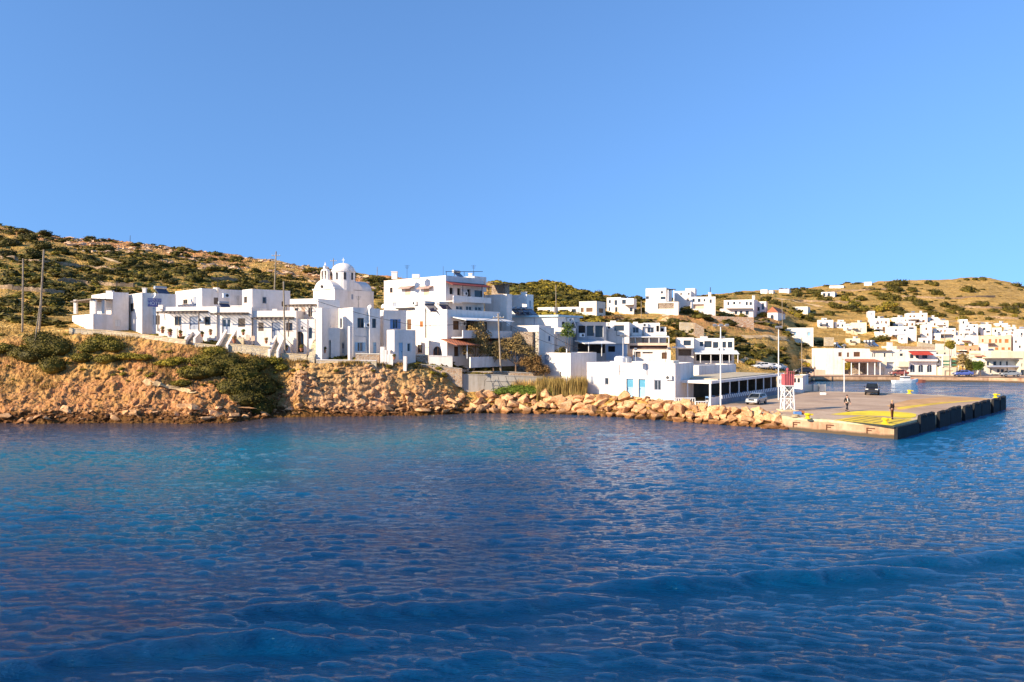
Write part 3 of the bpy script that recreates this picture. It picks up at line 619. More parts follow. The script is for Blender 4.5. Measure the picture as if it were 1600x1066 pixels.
# ---- row house one (two brown shuttered windows, pergola)
r = bld('row_house', 290, 96, 522, 'white row house with two narrow shuttered windows, wavy pergola and short steps', 'house', 'white houses along the cliff path')
U = block(r, 315.5, 99.5, 45, 274, 380, 450.5, 500, [('L', 286, 293, 468, 475, 'win', GREYWOOD), ('L', 302, 307, 464, 477, 'shut', GREYP), ('R', 334, 341, 465, 476, 'shut', GREYWOOD)], par=.3)
roof_heater(U, 328, 2.5, 15, .8, -.9)
Fr = block(r, 338.5, 95.6, 12, 221.5, -4.5, 479, 526, [('L', 233, 240, 493, 507.5, 'shut', GREYWOOD), ('L', 243, 250, 493, 507.5, 'shut', GREYWOOD), ('L', 273, 283.5, 494.5, 508.5, 'win', GREYWOOD),
   ('L', 296, 311, 494.5, 520, 'door', GREYP), ('L', 320, 329, 495, 508, 'win', DMETAL)], par=.3)
pergola(Fr, 'L', 261, 325, 486.5, 1.9, 2.6)
stairs(r, 293, 303, 92.8, 94.8, 535, 522.5, 5, DSTONE)
w_ = MB()
pa = fbp(Fr, 'L', 262, 515, .6); 
for (p0, p1, y0_, y1_) in ((262, 290, 514, 519), (306, 324, 515, 521)):
    a_ = fbp(Fr, 'L', p0, y1_, 1.75); b_ = fbp(Fr, 'L', p1, y1_, 1.75); w_.prism([(a_.x, a_.y), (b_.x, b_.y), (b_.x, b_.y+.22), (a_.x, a_.y+.22)], a_.z-1.2, a_.z+.45); w_.build('terrace_wall', WHITE, r); w_ = MB()
# ---- row house two
r = bld('row_house', 366, 96, 540, 'white row house with two-paned grey door above a steep flight between white cheek walls', 'house', 'white houses along the cliff path')
U = block(r, 394, 99.5, 45, 378.5, 453.5, 451.5, 500, [('L', 381, 386, 463.5, 473.5, 'win', GREYWOOD), ('R', 410, 416.5, 464, 474.5, 'win', GREYP), ('R', 440, 443, 471, 479, 'shut', GREYWOOD)], par=.3)
Fr2 = block(r, 393, 95.2, 8, 339, -4.2, 480, 545, [('L', 347, 360, 497, 521, 'gdoor', GREYP), ('L', 372, 383, 497.5, 511, 'shut', GREYWOOD)], par=.3)
pergola(Fr2, 'L', 341, 388, 489, 1.7, 2.5, posts=False)
stairs(r, 342, 354, 91.9, 94.6, 546, 522, 9, PSTONE)
onface(Fr2, 'L', 360, 385, 477.5, 479.4, .05, 'parapet_trim', WHITE)
w_ = MB(); a_ = fbp(Fr2, 'L', 360, 530, 1.9); b_ = fbp(Fr2, 'L', 392, 530, 1.9); w_.prism([(a_.x, a_.y), (b_.x, b_.y), (b_.x, b_.y+.3), (a_.x, a_.y+.3)], a_.z-1.8, a_.z+.2); w_.build('terrace_wall', PSTONE, r)
roof_heater(Fr2, 352, .8, 15, .7)
# ---- row house three
r = bld('row_house', 440, 96, 552, 'white row house behind the tall utility pole with pergola, double door and pale stone steps', 'house', 'white houses along the cliff path')
Fr3 = block(r, 463, 95.0, 6, 393.6, -4.2, 485.5, 556, [('L', 403.5, 412, 504, 517.5, 'shut', GREYWOOD), ('L', 424.5, 438, 504, 529, 'door', GREYP), ('L', 447, 457, 504.5, 517, 'win', BROWNW)], par=.3)
pergola(Fr3, 'L', 402, 459, 496, 1.6, 2.5)
stairs(r, 423, 432.5, 91.9, 94.4, 555, 531, 9, PSTONE)
w_ = MB(); a_ = fbp(Fr3, 'L', 441, 555, 1.5); b_ = fbp(Fr3, 'L', 461, 555, 1.5)
w_.add([(a_.x, a_.y, a_.z-1), (b_.x, b_.y, b_.z-1), (b_.x, b_.y, a_.z+1.4), (a_.x, a_.y, a_.z+3.2), (a_.x, a_.y+.3, a_.z-1), (b_.x, b_.y+.3, b_.z-1), (b_.x, b_.y+.3, a_.z+1.4), (a_.x, a_.y+.3, a_.z+3.2)],
   [(0, 1, 2, 3), (7, 6, 5, 4), (0, 4, 5, 1), (1, 5, 6, 2), (2, 6, 7, 3), (3, 7, 4, 0)]); w_.build('side_wall', WHITE, r)
# ---- house four: stone arch store and tall stair
r = bld('row_house', 477, 96, 558, 'narrow white house with brown stone archway, upstairs pergola and long stone stair', 'house', 'white houses along the cliff path')
U4 = block(r, 494.5, 96.8, 20, 453, -4, 466.5, 540, [('L', 460, 466, 481.5, 493, 'win', GREYWOOD), ('L', 471, 477, 480, 492, 'shut', PINK), ('L', 481.5, 488, 481, 494.5, 'win', BROWNW)], par=.3)
pergola(U4, 'L', 455, 494, 476, 1.2, 2.1)
L4 = block(r, 479.5, 95.2, 6, 461, -3.5, 499, 560, [('L', 462.2, 474.5, 518, 551, 'arch', BROWNW, .25), ('L', 470.5, 473.5, 510, 515, 'win', GREYP)], par=.1)
b4 = block(r, 492, 95.3, 3, 479.8, -2.5, 499, 560, [('L', 481.5, 488, 512, 529.5, 'arch', GREYP)], par=.1)
stairs(r, 480.5, 491, 92.0, 94.9, 561, 531, 11, PSTONE, (False, False))
p4 = block(r, 503, 92.6, 10, 493.5, -2.6, 481, 566, [], par=.02)
for k_ in range(3):
    pass
# ---- house five: two storey grey white block with recessed porch
r = bld('porch_house', 515, 96, 560, 'shaded white two storey house with a dark recessed ground floor porch beside the tall stair', 'house', 'white houses along the cliff path')
G5 = block(r, 497, 96.2, 62, 494.5, 531, 468, 560, [('R', 510, 515, 496.5, 505, 'win', DMETAL)], par=.3)
G5b = block(r, 504, 94.3, 72, 497, 531, 512.5, 563, [('R', 505.5, 517, 532, 561, 'dark', DARK, 1.1)], par=.2)
G5c = block(r, 531.5, 95.6, 30, 524.5, 545, 513.5, 563, [('R', 534.5, 539.5, 535.5, 552, 'gdoor', GREYP)], par=.2)
# ---- house six: lit side and blue shutters
r = bld('blue_shutter_house', 560, 95, 560, 'two storey white house with sunlit left wall and pale blue ground floor shutters', 'house', 'white houses along the cliff path')
G6 = block(r, 551.5, 94.6, 48, 529, 577, 480.5, 562, [('R', 558.5, 568.5, 497, 512.5, 'win', GREYWOOD), ('R', 558.5, 567, 535, 549.5, 'winb', SKYP), ('L', 530.5, 534.5, 497, 513, 'win', GREYP)], par=.3)
onface(G6, 'R', 556.5, 570, 512.8, 514, .08, 'sill', WHITE)
G6p = block(r, 546.5, 93.6, 30, 543.5, 551, 510, 563, [], par=.02)
# ---- house seven
r = bld('balcony_house', 585, 96, 556, 'slim white house with tall upstairs window and blue ground door right of the shuttered house', 'house', 'white houses along the cliff path')
G7 = block(r, 577.5, 95.6, 52, 574.5, 594, 482, 560, [('R', 581.5, 587.5, 498, 512.5, 'win', DMETAL), ('R', 583, 588, 535, 552, 'door', SKYP)], par=.3)
dish(r, (fbp(G7, 'R', 581, 478, -.5)+Vector((0, 0, -.2))), .32)
# ---- house eight: blue windows and annex
r = bld('annex_house', 615, 96, 558, 'white house with blue french window upstairs and boxy annex with pale blue door', 'house', 'white houses along the cliff path')
G8 = block(r, 599.5, 97.2, 58, 593.5, 635, 484.5, 562, [('R', 613.5, 622, 499, 514, 'winb', BLUEP)], par=.3)
G8b = block(r, 616, 93.9, 52, 604.5, 649.5, 515.5, 562, [('R', 623, 629.5, 535.5, 562, 'door', SKYP), ('R', 636.5, 641.5, 536.5, 549.5, 'winb', WP)], par=.35)
dish(r, (fbp(G8, 'R', 604, 479, -1)), .32)
# ---- church
r = bld('church', 535, 108, 480, 'white domed Orthodox church with twin arched belfry above the row houses', 'church')
D0 = 106.
CHb = block(r, 523, D0, 42, 489.5, 584, 452, 520, [('R', 549, 552, 460, 468, 'shut', GREYP)], par=.2)
# barrel vault gable facing the sun (front left) : extruded half round along uR
def vault(B, k, px0, px1, pyb, pyt, length, name, thick=None):
    C, u, n, ln = B.fr[k]; s0, s1 = sorted((solve(C, u, px0), solve(C, u, px1))); Ds = C[1]+u[1]*(s0+s1)/2; zb = Zp(pyb, Ds); zt = Zp(pyt, Ds)
    mb = MB(); V = []; n_ = 16; m = (s0+s1)/2; rr = (s1-s0)/2
    prof = [(m+rr*math.cos(t), zb+(zt-zb)*math.sin(t)) for t in np.linspace(0, math.pi, n_)]
    for d in (-.02, length):
        for (s, z) in prof: q = C+u*s-n*d; V.append((q[0], q[1], z))
    Fs = [(i, i+1, n_+i+1, n_+i) for i in range(n_-1)]+[tuple(range(n_)), tuple(range(2*n_-1, n_-1, -1)), (0, n_, 2*n_-1, n_-1)]
    mb.add(V, Fs); return mb.build(name, WHITE, B.root, smooth=False)
vault(CHb, 'L', 491, 521, 453, 436.5, CHb.W*.98, 'nave_vault')
vault(CHb, 'R', 541, 566, 453, 441, CHb.L*.98, 'transept_vault')
onface(CHb, 'L', 489, 523.5, 450.5, 452.6, .12, 'cornice', WHITE)
# small windows on the gables
q = fbp(CHb, 'L', 504, 448, .02)
mb = MB(); mb.tube([q, q+Vector((-.15, -.15, 0))], .22, 10); mb.build('oculus', DMETAL, r)
# belfry on the gable top
Cq = fbp(CHb, 'L', 505, 437, -.35); u_ = CHb.uL; n_ = CHb.fr['L'][2]
mb = MB(); zb_ = Cq.z-.2; BS = .76
def bb(s0, s1, z0, z1, hw=.3):
    s0, s1, z0, z1, hw = (q*BS for q in (s0, s1, z0, z1, hw))
    c = np.array([Cq.x, Cq.y])+u_*(s0+s1)/2; mb.obox((c[0], c[1], zb_+(z0+z1)/2), (u_[0]*(s1-s0)/2, u_[1]*(s1-s0)/2, 0), (n_[0]*hw, n_[1]*hw, 0), (0, 0, (z1-z0)/2))
bb(-1.15, 1.15, 0, .35); bb(-1.15, -.85, .352, 1.7); bb(-.17, .17, .352, 1.7); bb(.85, 1.15, .352, 1.7)
for m0 in (-.5, .5):
    for i in range(8):
        t0, t1 = math.pi*i/8, math.pi*(i+1)/8; ri, ro = .36, .62; V = []
        for hw in (-.3, .3):
            for (rr, t) in ((ri, t0), (ro, t0), (ro, t1), (ri, t1)):
                c = np.array([Cq.x, Cq.y])+u_*(m0+rr*math.cos(t))*BS+n_*hw*BS; V.append((c[0], c[1], zb_+(1.68+rr*math.sin(t))*BS))
        mb.add(V, [(0, 1, 2, 3), (7, 6, 5, 4), (0, 4, 5, 1), (1, 5, 6, 2), (2, 6, 7, 3), (3, 7, 4, 0)])
bb(-.3, .3, 2.1, 2.5); bb(-.2, .2, 2.502, 2.9); bb(-.05, .05, 2.902, 3.6, .05); bb(-.25, .25, 3.2, 3.3, .049)
bel = mb.build('belfry', WHITE, r)
for m0 in (-.5, .5):
    c = np.array([Cq.x, Cq.y])+u_*m0*BS; g = MB(); g.lathe((c[0], c[1], zb_+.95), [(.22, 0), (.2, .08), (.13, .25), (.1, .38), (.02, .42)], 10); g.tube([(c[0], c[1], zb_+1.3), (c[0], c[1], zb_+1.55)], .02, 4); g.build('bell', mat('bronze', (.18, .12, .05), .4, .2, 5, metal=.7), bel)
# drum and dome
Dd = 109.; dc = P(536.5, 441, Dd)
mb = MB(); rad = 18.2*Dd/F; ztd = Zp(425.5, Dd); mb.lathe((dc[0], dc[1], dc[2]-1.5), [(rad, 0), (rad, ztd-dc[2]+1.5), (rad+.12, ztd-dc[2]+1.51), (rad+.12, ztd-dc[2]+1.68), (rad*.96, ztd-dc[2]+1.7)], 24)
dr = mb.build('drum', WHITE, r)
mb = MB(); ht = Zp(412, Dd)-ztd-.1; mb.lathe((dc[0], dc[1], ztd+.17), [(rad*.97*math.cos(t), ht*math.sin(t)) for t in np.linspace(0, 1.53, 12)], 28); mb.build('dome', WHITE, r, smooth=True)
for aa in (-150, -110, -70, -30, 10, 50, 100):
    t = R(aa); g = MB(); cc = np.array([dc[0]+math.cos(t)*(rad+.01), dc[1]+math.sin(t)*(rad+.01)]); tu = np.array([-math.sin(t), math.cos(t)]); nu = np.array([math.cos(t), math.sin(t)])
    g.obox((cc[0], cc[1], ztd-.75), (tu[0]*.17, tu[1]*.17, 0), (nu[0]*.03, nu[1]*.03, 0), (0, 0, .45)); g.tube([(cc[0]-nu[0]*.03, cc[1]-nu[1]*.03, ztd-.3), (cc[0]+nu[0]*.03, cc[1]+nu[1]*.03, ztd-.3)], .17, 10); g.build('window', DMETAL, dr)
mb = MB(); zc_ = Zp(413, Dd); mb.obox((dc[0], dc[1], zc_+.45), (.04, 0, 0), (0, .04, 0), (0, 0, .5)); mb.obox((dc[0], dc[1], zc_+.62), (.22, 0, 0), (0, .039, 0), (0, 0, .04)); mb.build('cross', WMETAL, r)

# ---- big three storey building
r = bld('apartment_building', 690, 98, 575, 'tallest white three storey building with red tiled window hoods and balconies', 'building')
K = block(r, 696.5, 101, 42, 600, 756, 430.5, 575, [('L', 609, 613.5, 449.5, 457.5, 'win', BROWNW), ('L', 633, 641.5, 451.5, 461, 'shut', PINK), ('L', 662, 670.5, 451.5, 461, 'shut', PINK),
  ('L', 636, 642.5, 499, 515, 'door', BROWNW), ('L', 656, 661, 502, 511, 'shut', ORANGEW), ('L', 652.5, 659.5, 539, 551.5, 'win', BROWNW), ('L', 614, 620, 472.5, 479, 'shut', GREYP),
  ('R', 702.5, 708.5, 449.5, 460, 'dark', DARK, .3), ('R', 714.5, 720, 450.5, 461.5, 'dark', DARK, .3), ('R', 730, 735.5, 452, 463.5, 'dark', DARK, .3), ('R', 741.5, 753, 454, 465, 'glass', DMETAL),
  ('R', 712.5, 723.5, 478, 484.5, 'win', WP), ('R', 728, 737.5, 478.5, 485.5, 'win', WP), ('R', 742, 752.5, 479.5, 486, 'win', WP)], par=.5)
for (a_, b_) in ((626, 648), (655.5, 677.5)):
    C_, u2, n2, _ = K.fr['L']; s0, s1 = sorted((solve(C_, u2, a_), solve(C_, u2, b_))); Ds = C_[1]+u2[1]*(s0+s1)/2; zt_ = Zp(447, Ds); zl = Zp(450.8, Ds)
    P1 = C_+u2*s0+n2*.01; P2 = C_+u2*s1+n2*.01; Q1 = C_+u2*(s0+.15)+n2*.75; Q2 = C_+u2*(s1-.15)+n2*.75; g = MB()
    g.add([(*P1, zt_), (*P2, zt_), (*Q2, zl), (*Q1, zl), (*P1, zt_-.12), (*P2, zt_-.12), (*Q2, zl-.1), (*Q1, zl-.1)], [(0, 1, 2, 3), (7, 6, 5, 4), (0, 4, 5, 1), (1, 5, 6, 2), (2, 6, 7, 3), (3, 7, 4, 0)]); g.build('window_hood', mat('greyish pink tile', (.44, .30, .25), .8, .25, 6), r)
onface(K, 'L', 622, 648, 481, 483, .5, 'ledge', DMETAL)
chimney(K, 616.5, 424.5, .75, 2.2)
chimney(K, 735, 427, .5, 5.2)
# red awning and balcony along the right face
C_, u2, n2, _ = K.fr['R']
def slabR(p0, p1, y0, y1, o0, o1, name, m, dz=0, root=r, Bf=None, k='R'):
    C_, u2, n2, _ = (Bf or K).fr[k]; s0, s1 = sorted((solve(C_, u2, p0), solve(C_, u2, p1))); Ds = C_[1]+u2[1]*(s0+s1)/2; za = Zp(y0, Ds); zb = Zp(y1, Ds); g = MB(); q = lambda s, o: C_+u2*s+n2*o
    g.add([(*q(s0, o0), za), (*q(s1, o0), za), (*q(s1, o1), zb), (*q(s0, o1), zb), (*q(s0, o0), za-.1), (*q(s1, o0), za-.1), (*q(s1, o1), zb-.1), (*q(s0, o1), zb-.1)],
       [(0, 1, 2, 3), (7, 6, 5, 4), (0, 4, 5, 1), (1, 5, 6, 2), (2, 6, 7, 3), (3, 7, 4, 0)]); return g.build(name, m, root)
slabR(696, 757, 442, 447.5, .01, 1.5, 'awning', mat('brown red canvas', (.26, .055, .045), .8, .2, 5))
g = onface(K, 'R', 697, 756, 464.5, 473.5, .12, 'balcony_wall', WHITE, 1.35); onface(K, 'R', 697, 756, 472, 473.2, 1.34, 'balcony_floor', WHITE)
for pxp in (712, 742, 753):
    a_ = fbp(K, 'R', pxp, 464, 1.4); b_ = fbp(K, 'R', pxp, 447, 1.4); g = MB(); g.tube([a_, b_], .05, 5); g.build('post', DMETAL, r)
g = MB()
for k_ in range(9):
    q_ = fbp(K, 'R', 697+k_*1.6, 464.5, 1.42); g.lathe((q_.x, q_.y, q_.z-.9), [(.05, 0), (.09, .3), (.04, .6), (.07, .9)], 6)
g.build('baluster', WHITE, r)
# roof terrace rail + penthouse
g = MB()
for pxp in (698, 711, 726, 741): g.tube([fbp(K, 'R', pxp, 431, -.1), fbp(K, 'R', pxp, 424.5, -.1)], .04, 4)
g.tube([fbp(K, 'R', 697, 424.5, -.1), fbp(K, 'R', 755, 424.5, -.1)], .04, 4); g.build('railing', DMETAL, r)
pk = block(r, 741, 105.5, 42, 712, 760, 431.5, 448, [('R', 743.5, 757, 438, 449, 'dark', DARK, .3)], par=.1, below=.6)
roof_heater(pk, 717, .8, 20, .8)
# lower front wing
KL = block(r, 698.5, 96.8, 38, 664.5, 781, 483.5, 574, [('L', 676.5, 690, 541.5, 557, 'arch', ORANGEW), ('R', 708, 717.5, 501.5, 515.5, 'door', BROWNW), ('R', 727.5, 746, 501.5, 517, 'dark', DARK, .4),
   ('R', 752, 761, 503, 518, 'win', BROWNW), ('R', 709.5, 718, 541.5, 557, 'dark', BROWNW, .3), ('R', 724, 727, 541, 556, 'shut', GREYWOOD), ('R', 765, 776, 545, 561, 'dark', DARK, .3)], par=.4)
roof_heater(KL, 675, .2, 15, .95, -.1); roof_heater(KL, 697, 1.6, 15, .95, -.1)
slabR(705, 781, 496, 501.5, .05, 2.6, 'awning', WP, Bf=KL)
onface(KL, 'R', 703.5, 781, 517, 528.5, .14, 'balcony_wall', WHITE, 2.1); onface(KL, 'R', 703.5, 781, 527, 528.8, 2.08, 'balcony_floor', WHITE)
for pxp in (764, 780):
    g = MB(); g.tube([fbp(KL, 'R', pxp, 517.5, 2.15), fbp(KL, 'R', pxp, 501, 2.15)], .05, 5); g.build('post', DMETAL, r)
slabR(688, 790, 529.5, 538.5, .02, 2.9, 'tiled_canopy', RTILE, Bf=KL)
for pxp in (706, 740, 775):
    g = MB(); g.tube([fbp(KL, 'R', pxp, 560, 2.7), fbp(KL, 'R', pxp, 538, 2.7)], .06, 6); g.build('post', WP, r)
onface(KL, 'R', 703, 790, 556.5, 572, .2, 'garden_wall', WHITE, 3.4)
g = MB(); g.tube([fbp(KL, 'L', 665.5, 482, .06), fbp(KL, 'L', 665.5, 528, .06)], .06, 5); g.build('drainpipe', DMETAL, r)
# ---- neighbour with tall sunlit side wall
r = bld('white_house', 790, 108, 520, 'plain white block with tall sunlit blank wall right of the tallest building', 'house')
Lb = block(r, 791.5, 107, 40, 757, 800, 459.5, 520, [], par=.2)
g = MB(); c_ = P(779, 441, 112)
pt = block(r, 789, 113, 42, 768, 796, 444, 460, [], par=.1, m=DSTONE, below=.5)
slabR(766, 796, 440, 443, -2.5, .6, 'pergola', GREYWOOD, root=r, Bf=pt)
r = bld('white_house', 822, 112, 492, 'small white cube house standing over the four tilted solar panels', 'house')
Mb = block(r, 823, 114, 40, 793, 833.5, 460, 500, [('R', 827, 829.5, 470, 482, 'shut', GREYP)], par=.25)
chimney(Mb, 818.5, 456.5, .9, 1.2)
# ---- pale blue trimmed flat roof house
r = bld('blue_trim_house', 860, 110, 525, 'long low white house with pale blue roof edge and row of solar panels', 'house')
Nb = block(r, 871, 108, 35, 789, 906, 495, 560, [('R', 878, 882.5, 503, 511, 'win', DMETAL), ('R', 893.5, 897, 504.5, 512, 'win', DMETAL)], par=.05)
g = MB(); th = .35; cs = [Nb.C-(Nb.uL+Nb.uR)*th, Nb.C+Nb.uR*(Nb.W+th)-Nb.uL*th, Nb.C+Nb.uR*(Nb.W+th)+Nb.uL*(Nb.L+th), Nb.C+Nb.uL*(Nb.L+th)-Nb.uR*th]
g.prism([tuple(q) for q in cs], Nb.zt+.004, Nb.zt+.28); g.build('roof_slab', mat('pale blue render', (.42, .60, .68), .7, .1, 4), r)
for k_ in range(4): heater(r, (806+k_*8.2-CX)*111/F, 111, Nb.zt+.28, 20, .8)
onface(Nb, 'R', 867, 886, 512.5, 522.5, 1.5, 'balcony', WHITE, .01)
g = MB(); a_ = fbp(Nb, 'L', 845, 510, 2.5)
st = block(r, 842, 103.5, 38, 766, -3, 508.5, 545, [], par=.2)
g = MB(); g.tube([fbp(Nb, 'R', 886, 498, 1.), fbp(Nb, 'R', 893, 515, 1.)], .06, 5); g.build('stair_rail', WMETAL, r)
# ---- house with rubble stone strip
r = bld('stone_strip_house', 850, 104, 560, 'shaded white house with sunlit speckled stone corner behind the bare trees', 'house')
Pb = block(r, 842, 101.5, 55, 832.5, 866, 512, 566, [('R', 857, 860, 525, 533, 'win', BLUEP)], par=.3)
g = MB(); C_, u2, n2, ln = Pb.fr['L']
onface(Pb, 'L', 834, 841.5, 518, 566, .06, 'stone_facing', mat_stone('speckled rubble', (.10, .07, .05), (.75, .68, .55), 4., (.78, .74, .66)))
block(r, 832, 101.8, 30, 808, -2, 518.5, 570, [], m=DSTONE, par=.05, name='wall')
# ---- low white house on the shore left of harbour building
r = bld('low_white_house', 880, 94, 595, 'low white windowless-sided house between dry reeds and harbour building', 'house')
Qb = block(r, 891.5, 97.5, 35, 846.5, 932, 551.5, 596, [('L', 850.5, 857.5, 554.5, 568.5, 'shut', GREYP), ('L', 874.5, 876.5, 581, 588, 'dark', DARK, .2)], par=.4)
# ---- dark shaded house with glass balcony
r = bld('shaded_villa', 920, 112, 550, 'shaded grey two storey house with glazed balcony and wide pale awning', 'house')
Rb = block(r, 902, 110.5, 68, 893, 947, 503, 560, [('R', 917, 928, 509, 525, 'glass', DMETAL), ('R', 930, 943, 509, 527, 'glass', WP)], par=.1, m=GREYW)
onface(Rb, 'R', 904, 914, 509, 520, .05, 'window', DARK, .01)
slabR(898, 946, 532, 536.5, -.2, 3.2, 'awning', WP, root=r, Bf=Rb)
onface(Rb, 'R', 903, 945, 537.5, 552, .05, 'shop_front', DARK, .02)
for pxp in (905, 925):
    g = MB(); g.tube([fbp(Rb, 'R', pxp, 556, 3), fbp(Rb, 'R', pxp, 535, 3)], .06, 5); g.build('post', WP, r)
# ---- white tavern house with strip window
r = bld('white_house', 962, 116, 540, 'white house with one long strip window above a blue shaded basement wall', 'house')
Sb = block(r, 983, 114, 12, 946.5, -6, 503.5, 534, [('L', 959.5, 975.5, 508.5, 517, 'glass', GREYP)], par=.2, below=.3)
Sl = block(r, 980, 114.4, 12, 947, -5.4, 534.2, 566, [('L', 950, 961, 541, 550, 'dark', DARK, .4)], par=.1, m=BLUEW)
g = MB(); g.tube([fbp(Sb, 'L', 963.5, 517, .3), fbp(Sb, 'L', 963.5, 524, .3), fbp(Sb, 'L', 981, 524.5, .3)], .05, 5); g.build('railing', DMETAL, r)
# ---- pair of balcony studios
r = bld('studio_block', 1010, 120, 532, 'white studio block with two curved balconies over a covered terrace', 'building')
T1 = block(r, 1004, 118, 8, 983.5, -5, 505.5, 562, [('L', 988.5, 998, 511.5, 522.5, 'win', GREYP)], par=.15)
T2 = block(r, 1031, 118, 8, 1005.5, -5, 504.5, 562, [('L', 1011.5, 1022, 511.5, 522.5, 'win', GREYP), ('L', 1025.5, 1030, 509, 518.5, 'dark', DARK, .5)], par=.15)
onface(T1, 'L', 986.5, 1001.5, 520, 525, .9, 'balcony', WHITE, .01); onface(T2, 'L', 1008.5, 1024, 520, 525, .9, 'balcony', WHITE, .01)
block(r, 1041, 118.5, 8, 1031.5, -4, 511, 562, [('L', 1032.5, 1037, 512, 518, 'dark', DARK, .5)], par=.1)
onface(T2, 'L', 1024.5, 1041, 519, 524.5, 1.0, 'balcony', WHITE, .015)
g = MB()
for pxp in (981, 992, 1013, 1028, 1043): g.tube([fbp(T2, 'L', pxp, 536, 3), fbp(T2, 'L', pxp, 526, 3)], .07, 5)
g.build('terrace_post', WP, r); slabR(980, 1044, 524.8, 526.5, .02, 3.2, 'terrace_canopy', WP, root=r, Bf=T2, k='L')
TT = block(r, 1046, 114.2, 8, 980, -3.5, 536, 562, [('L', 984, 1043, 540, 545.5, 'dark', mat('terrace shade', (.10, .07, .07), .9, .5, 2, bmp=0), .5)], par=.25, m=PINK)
TB = block(r, 1048, 111.5, 8, 989, -2.4, 547.5, 572, [('L', 991, 1001, 549.5, 558, 'dark', GREYWOOD, .4), ('L', 1004, 1020, 550, 552.5, 'dark', GREYWOOD, .3), ('L', 1034, 1042, 551, 561, 'door', BROWNW)], par=.1)
# ---- white tavern with awning
r = bld('white_tavern', 1110, 122, 556, 'white two storey tavern with wide square windows over a pointed white awning', 'building')
V1 = block(r, 1147, 118.5, 10, 1084.5, -6, 528.5, 569, [('L', 1093.5, 1099, 534, 541, 'glass', DMETAL), ('L', 1100.5, 1112, 533, 543, 'glass', DMETAL), ('L', 1114, 1122.5, 534.5, 544, 'glass', DMETAL),
   ('L', 1128.5, 1134.5, 534, 543.5, 'glass', DMETAL), ('L', 1137, 1144.5, 534, 543.5, 'glass', DMETAL), ('L', 1088, 1143, 552, 564, 'dark', DARK, 1.)], par=.2)
slabR(1084, 1151, 547.5, 552, .02, 3.4, 'awning', WP, root=r, Bf=V1, k='L')
V2 = block(r, 1084, 118.0, 10, 1058, -5, 527.5, 566, [('L', 1068, 1080, 532, 540, 'glass', GREYP), ('L', 1060, 1080, 546, 556, 'dark', GREYWOOD, .5)], par=.2)
onface(V2, 'L', 1050, 1083, 541.5, 544, 1.8, 'balcony', WHITE, .01)
g = MB()
for pxp in (1092, 1108, 1122, 1136, 1149): g.tube([fbp(V1, 'L', pxp, 566, 3.2), fbp(V1, 'L', pxp, 551, 3.2)], .06, 5)
g.build('awning_post', WP, r)
# ---------------------------------------------------------------- houses on the hill and the far waterfront
def hitD(px, py, D0=95., D1=420.):
    Ds = np.arange(D0, D1, .5); x = (px-CX)*Ds/F; g = ground(x, Ds); ray = CH-(py-CY)*Ds/F; k = np.nonzero(g >= ray)[0]
    return float(Ds[k[0]]) if len(k) else None
def fh(c, L, Rr, t, b, label, op=(), a=28, m=WHITE, D=None, D0=125, cat='house', name='white_house', extra=None, group='white houses of the far village', par=.15):
    if D is None: D = hitD(c, b, D0) or 240.
    r = bld(name, c, D, b, label, cat, group)
    B = block(r, c, D, a, L, Rr, t, b, op, m=m, par=par, below=2.5)
    if extra: extra(r, B)
    return r, B
def wn(k, *prs, m=WP): return [(k, p[0], p[1], p[2], p[3], 'fw', m) for p in prs]
GH = 'houses on the hillside above the quay'
fh(866, 840, 872, 480, 494, 'low white house with grey windows directly right of the four solar panels', wn('L', (843, 850, 485, 490), (855, 860, 484, 490)), D0=140, group=GH)
fh(904, 869, 909, 479.5, 494, 'low white house with long shaded veranda under the green hilltop', wn('L', (874, 888, 484, 490), (893, 900, 483, 490)), D0=140, group=GH)
fh(932, 905, 946, 470.5, 498, 'boxy cream white house with brown windows left of the two storey house with columns', wn('L', (907.5, 912, 481, 488), (916, 926, 481, 487.5), m=BROWNW)+wn('R', (936, 943, 482, 489), m=BROWNW), D0=140, group=GH, m=WARM)
def ex(r, B):
    b2 = block(r, 990, B.D-3, 20, 968, -4, 466, 488, wn('L', (972, 978, 468.5, 475), (984, 988.5, 481, 487)), par=.1)
    onface(b2, 'L', 976, 992, 475.5, 476.8, 1.6, 'canopy', WHITE)
fh(970, 948, 979, 464.5, 488, 'two storey white house with grey windows and columned corner porch', wn('L', (951, 954.5, 469, 474), (960, 964.5, 469, 477), (951, 953.5, 480, 486), (961, 965, 480, 488)), D0=150, group=GH, extra=ex)
def ex(r, B):
    block(r, 1060, B.D-4, 20, 1008, -4, 471.5, 484, [('L', 1028, 1053, 474, 482.5, 'dark', DSTONE, .3)], m=WARM, par=.1)
    g = MB()
    for p_ in (1044, 1053): g.tube([P(p_, 471, B.D-1), P(p_, 453, B.D-1)], .12, 5)
    g.build('terrace_post', WP, r); g = MB(); q = P(1048, 453, B.D); g.box(q[0]-1.1, q[0]+1.1, q[1]-1, q[1]+2, q[2], q[2]+.15); g.build('pergola', DMETAL, r)
fh(1041, 1009, 1050, 450, 484, 'tall white stepped house highest on the left of the hilltop pair', wn('L', (1032.5, 1036, 455, 459), (1032, 1040, 463.5, 468), (1009, 1014, 463, 467.5)), D0=170, group=GH, extra=ex)
def ex(r, B):
    b2 = block(r, 1118, B.D-3, 12, 1079, -7, 463.5, 484, wn('L', (1082, 1085.5, 467, 472), (1090.5, 1094.5, 467, 472), (1099.5, 1102, 467.5, 471), (1109, 1112, 468, 473.5))+[('L', 1083, 1100, 475.5, 482.5, 'dark', PINK, .6)], par=.1)
    chimney(b2, 1109, 457, .6, 2)
    block(r, 1086, B.D+1, 20, 1071, -4, 450.5, 470, [], par=.1)
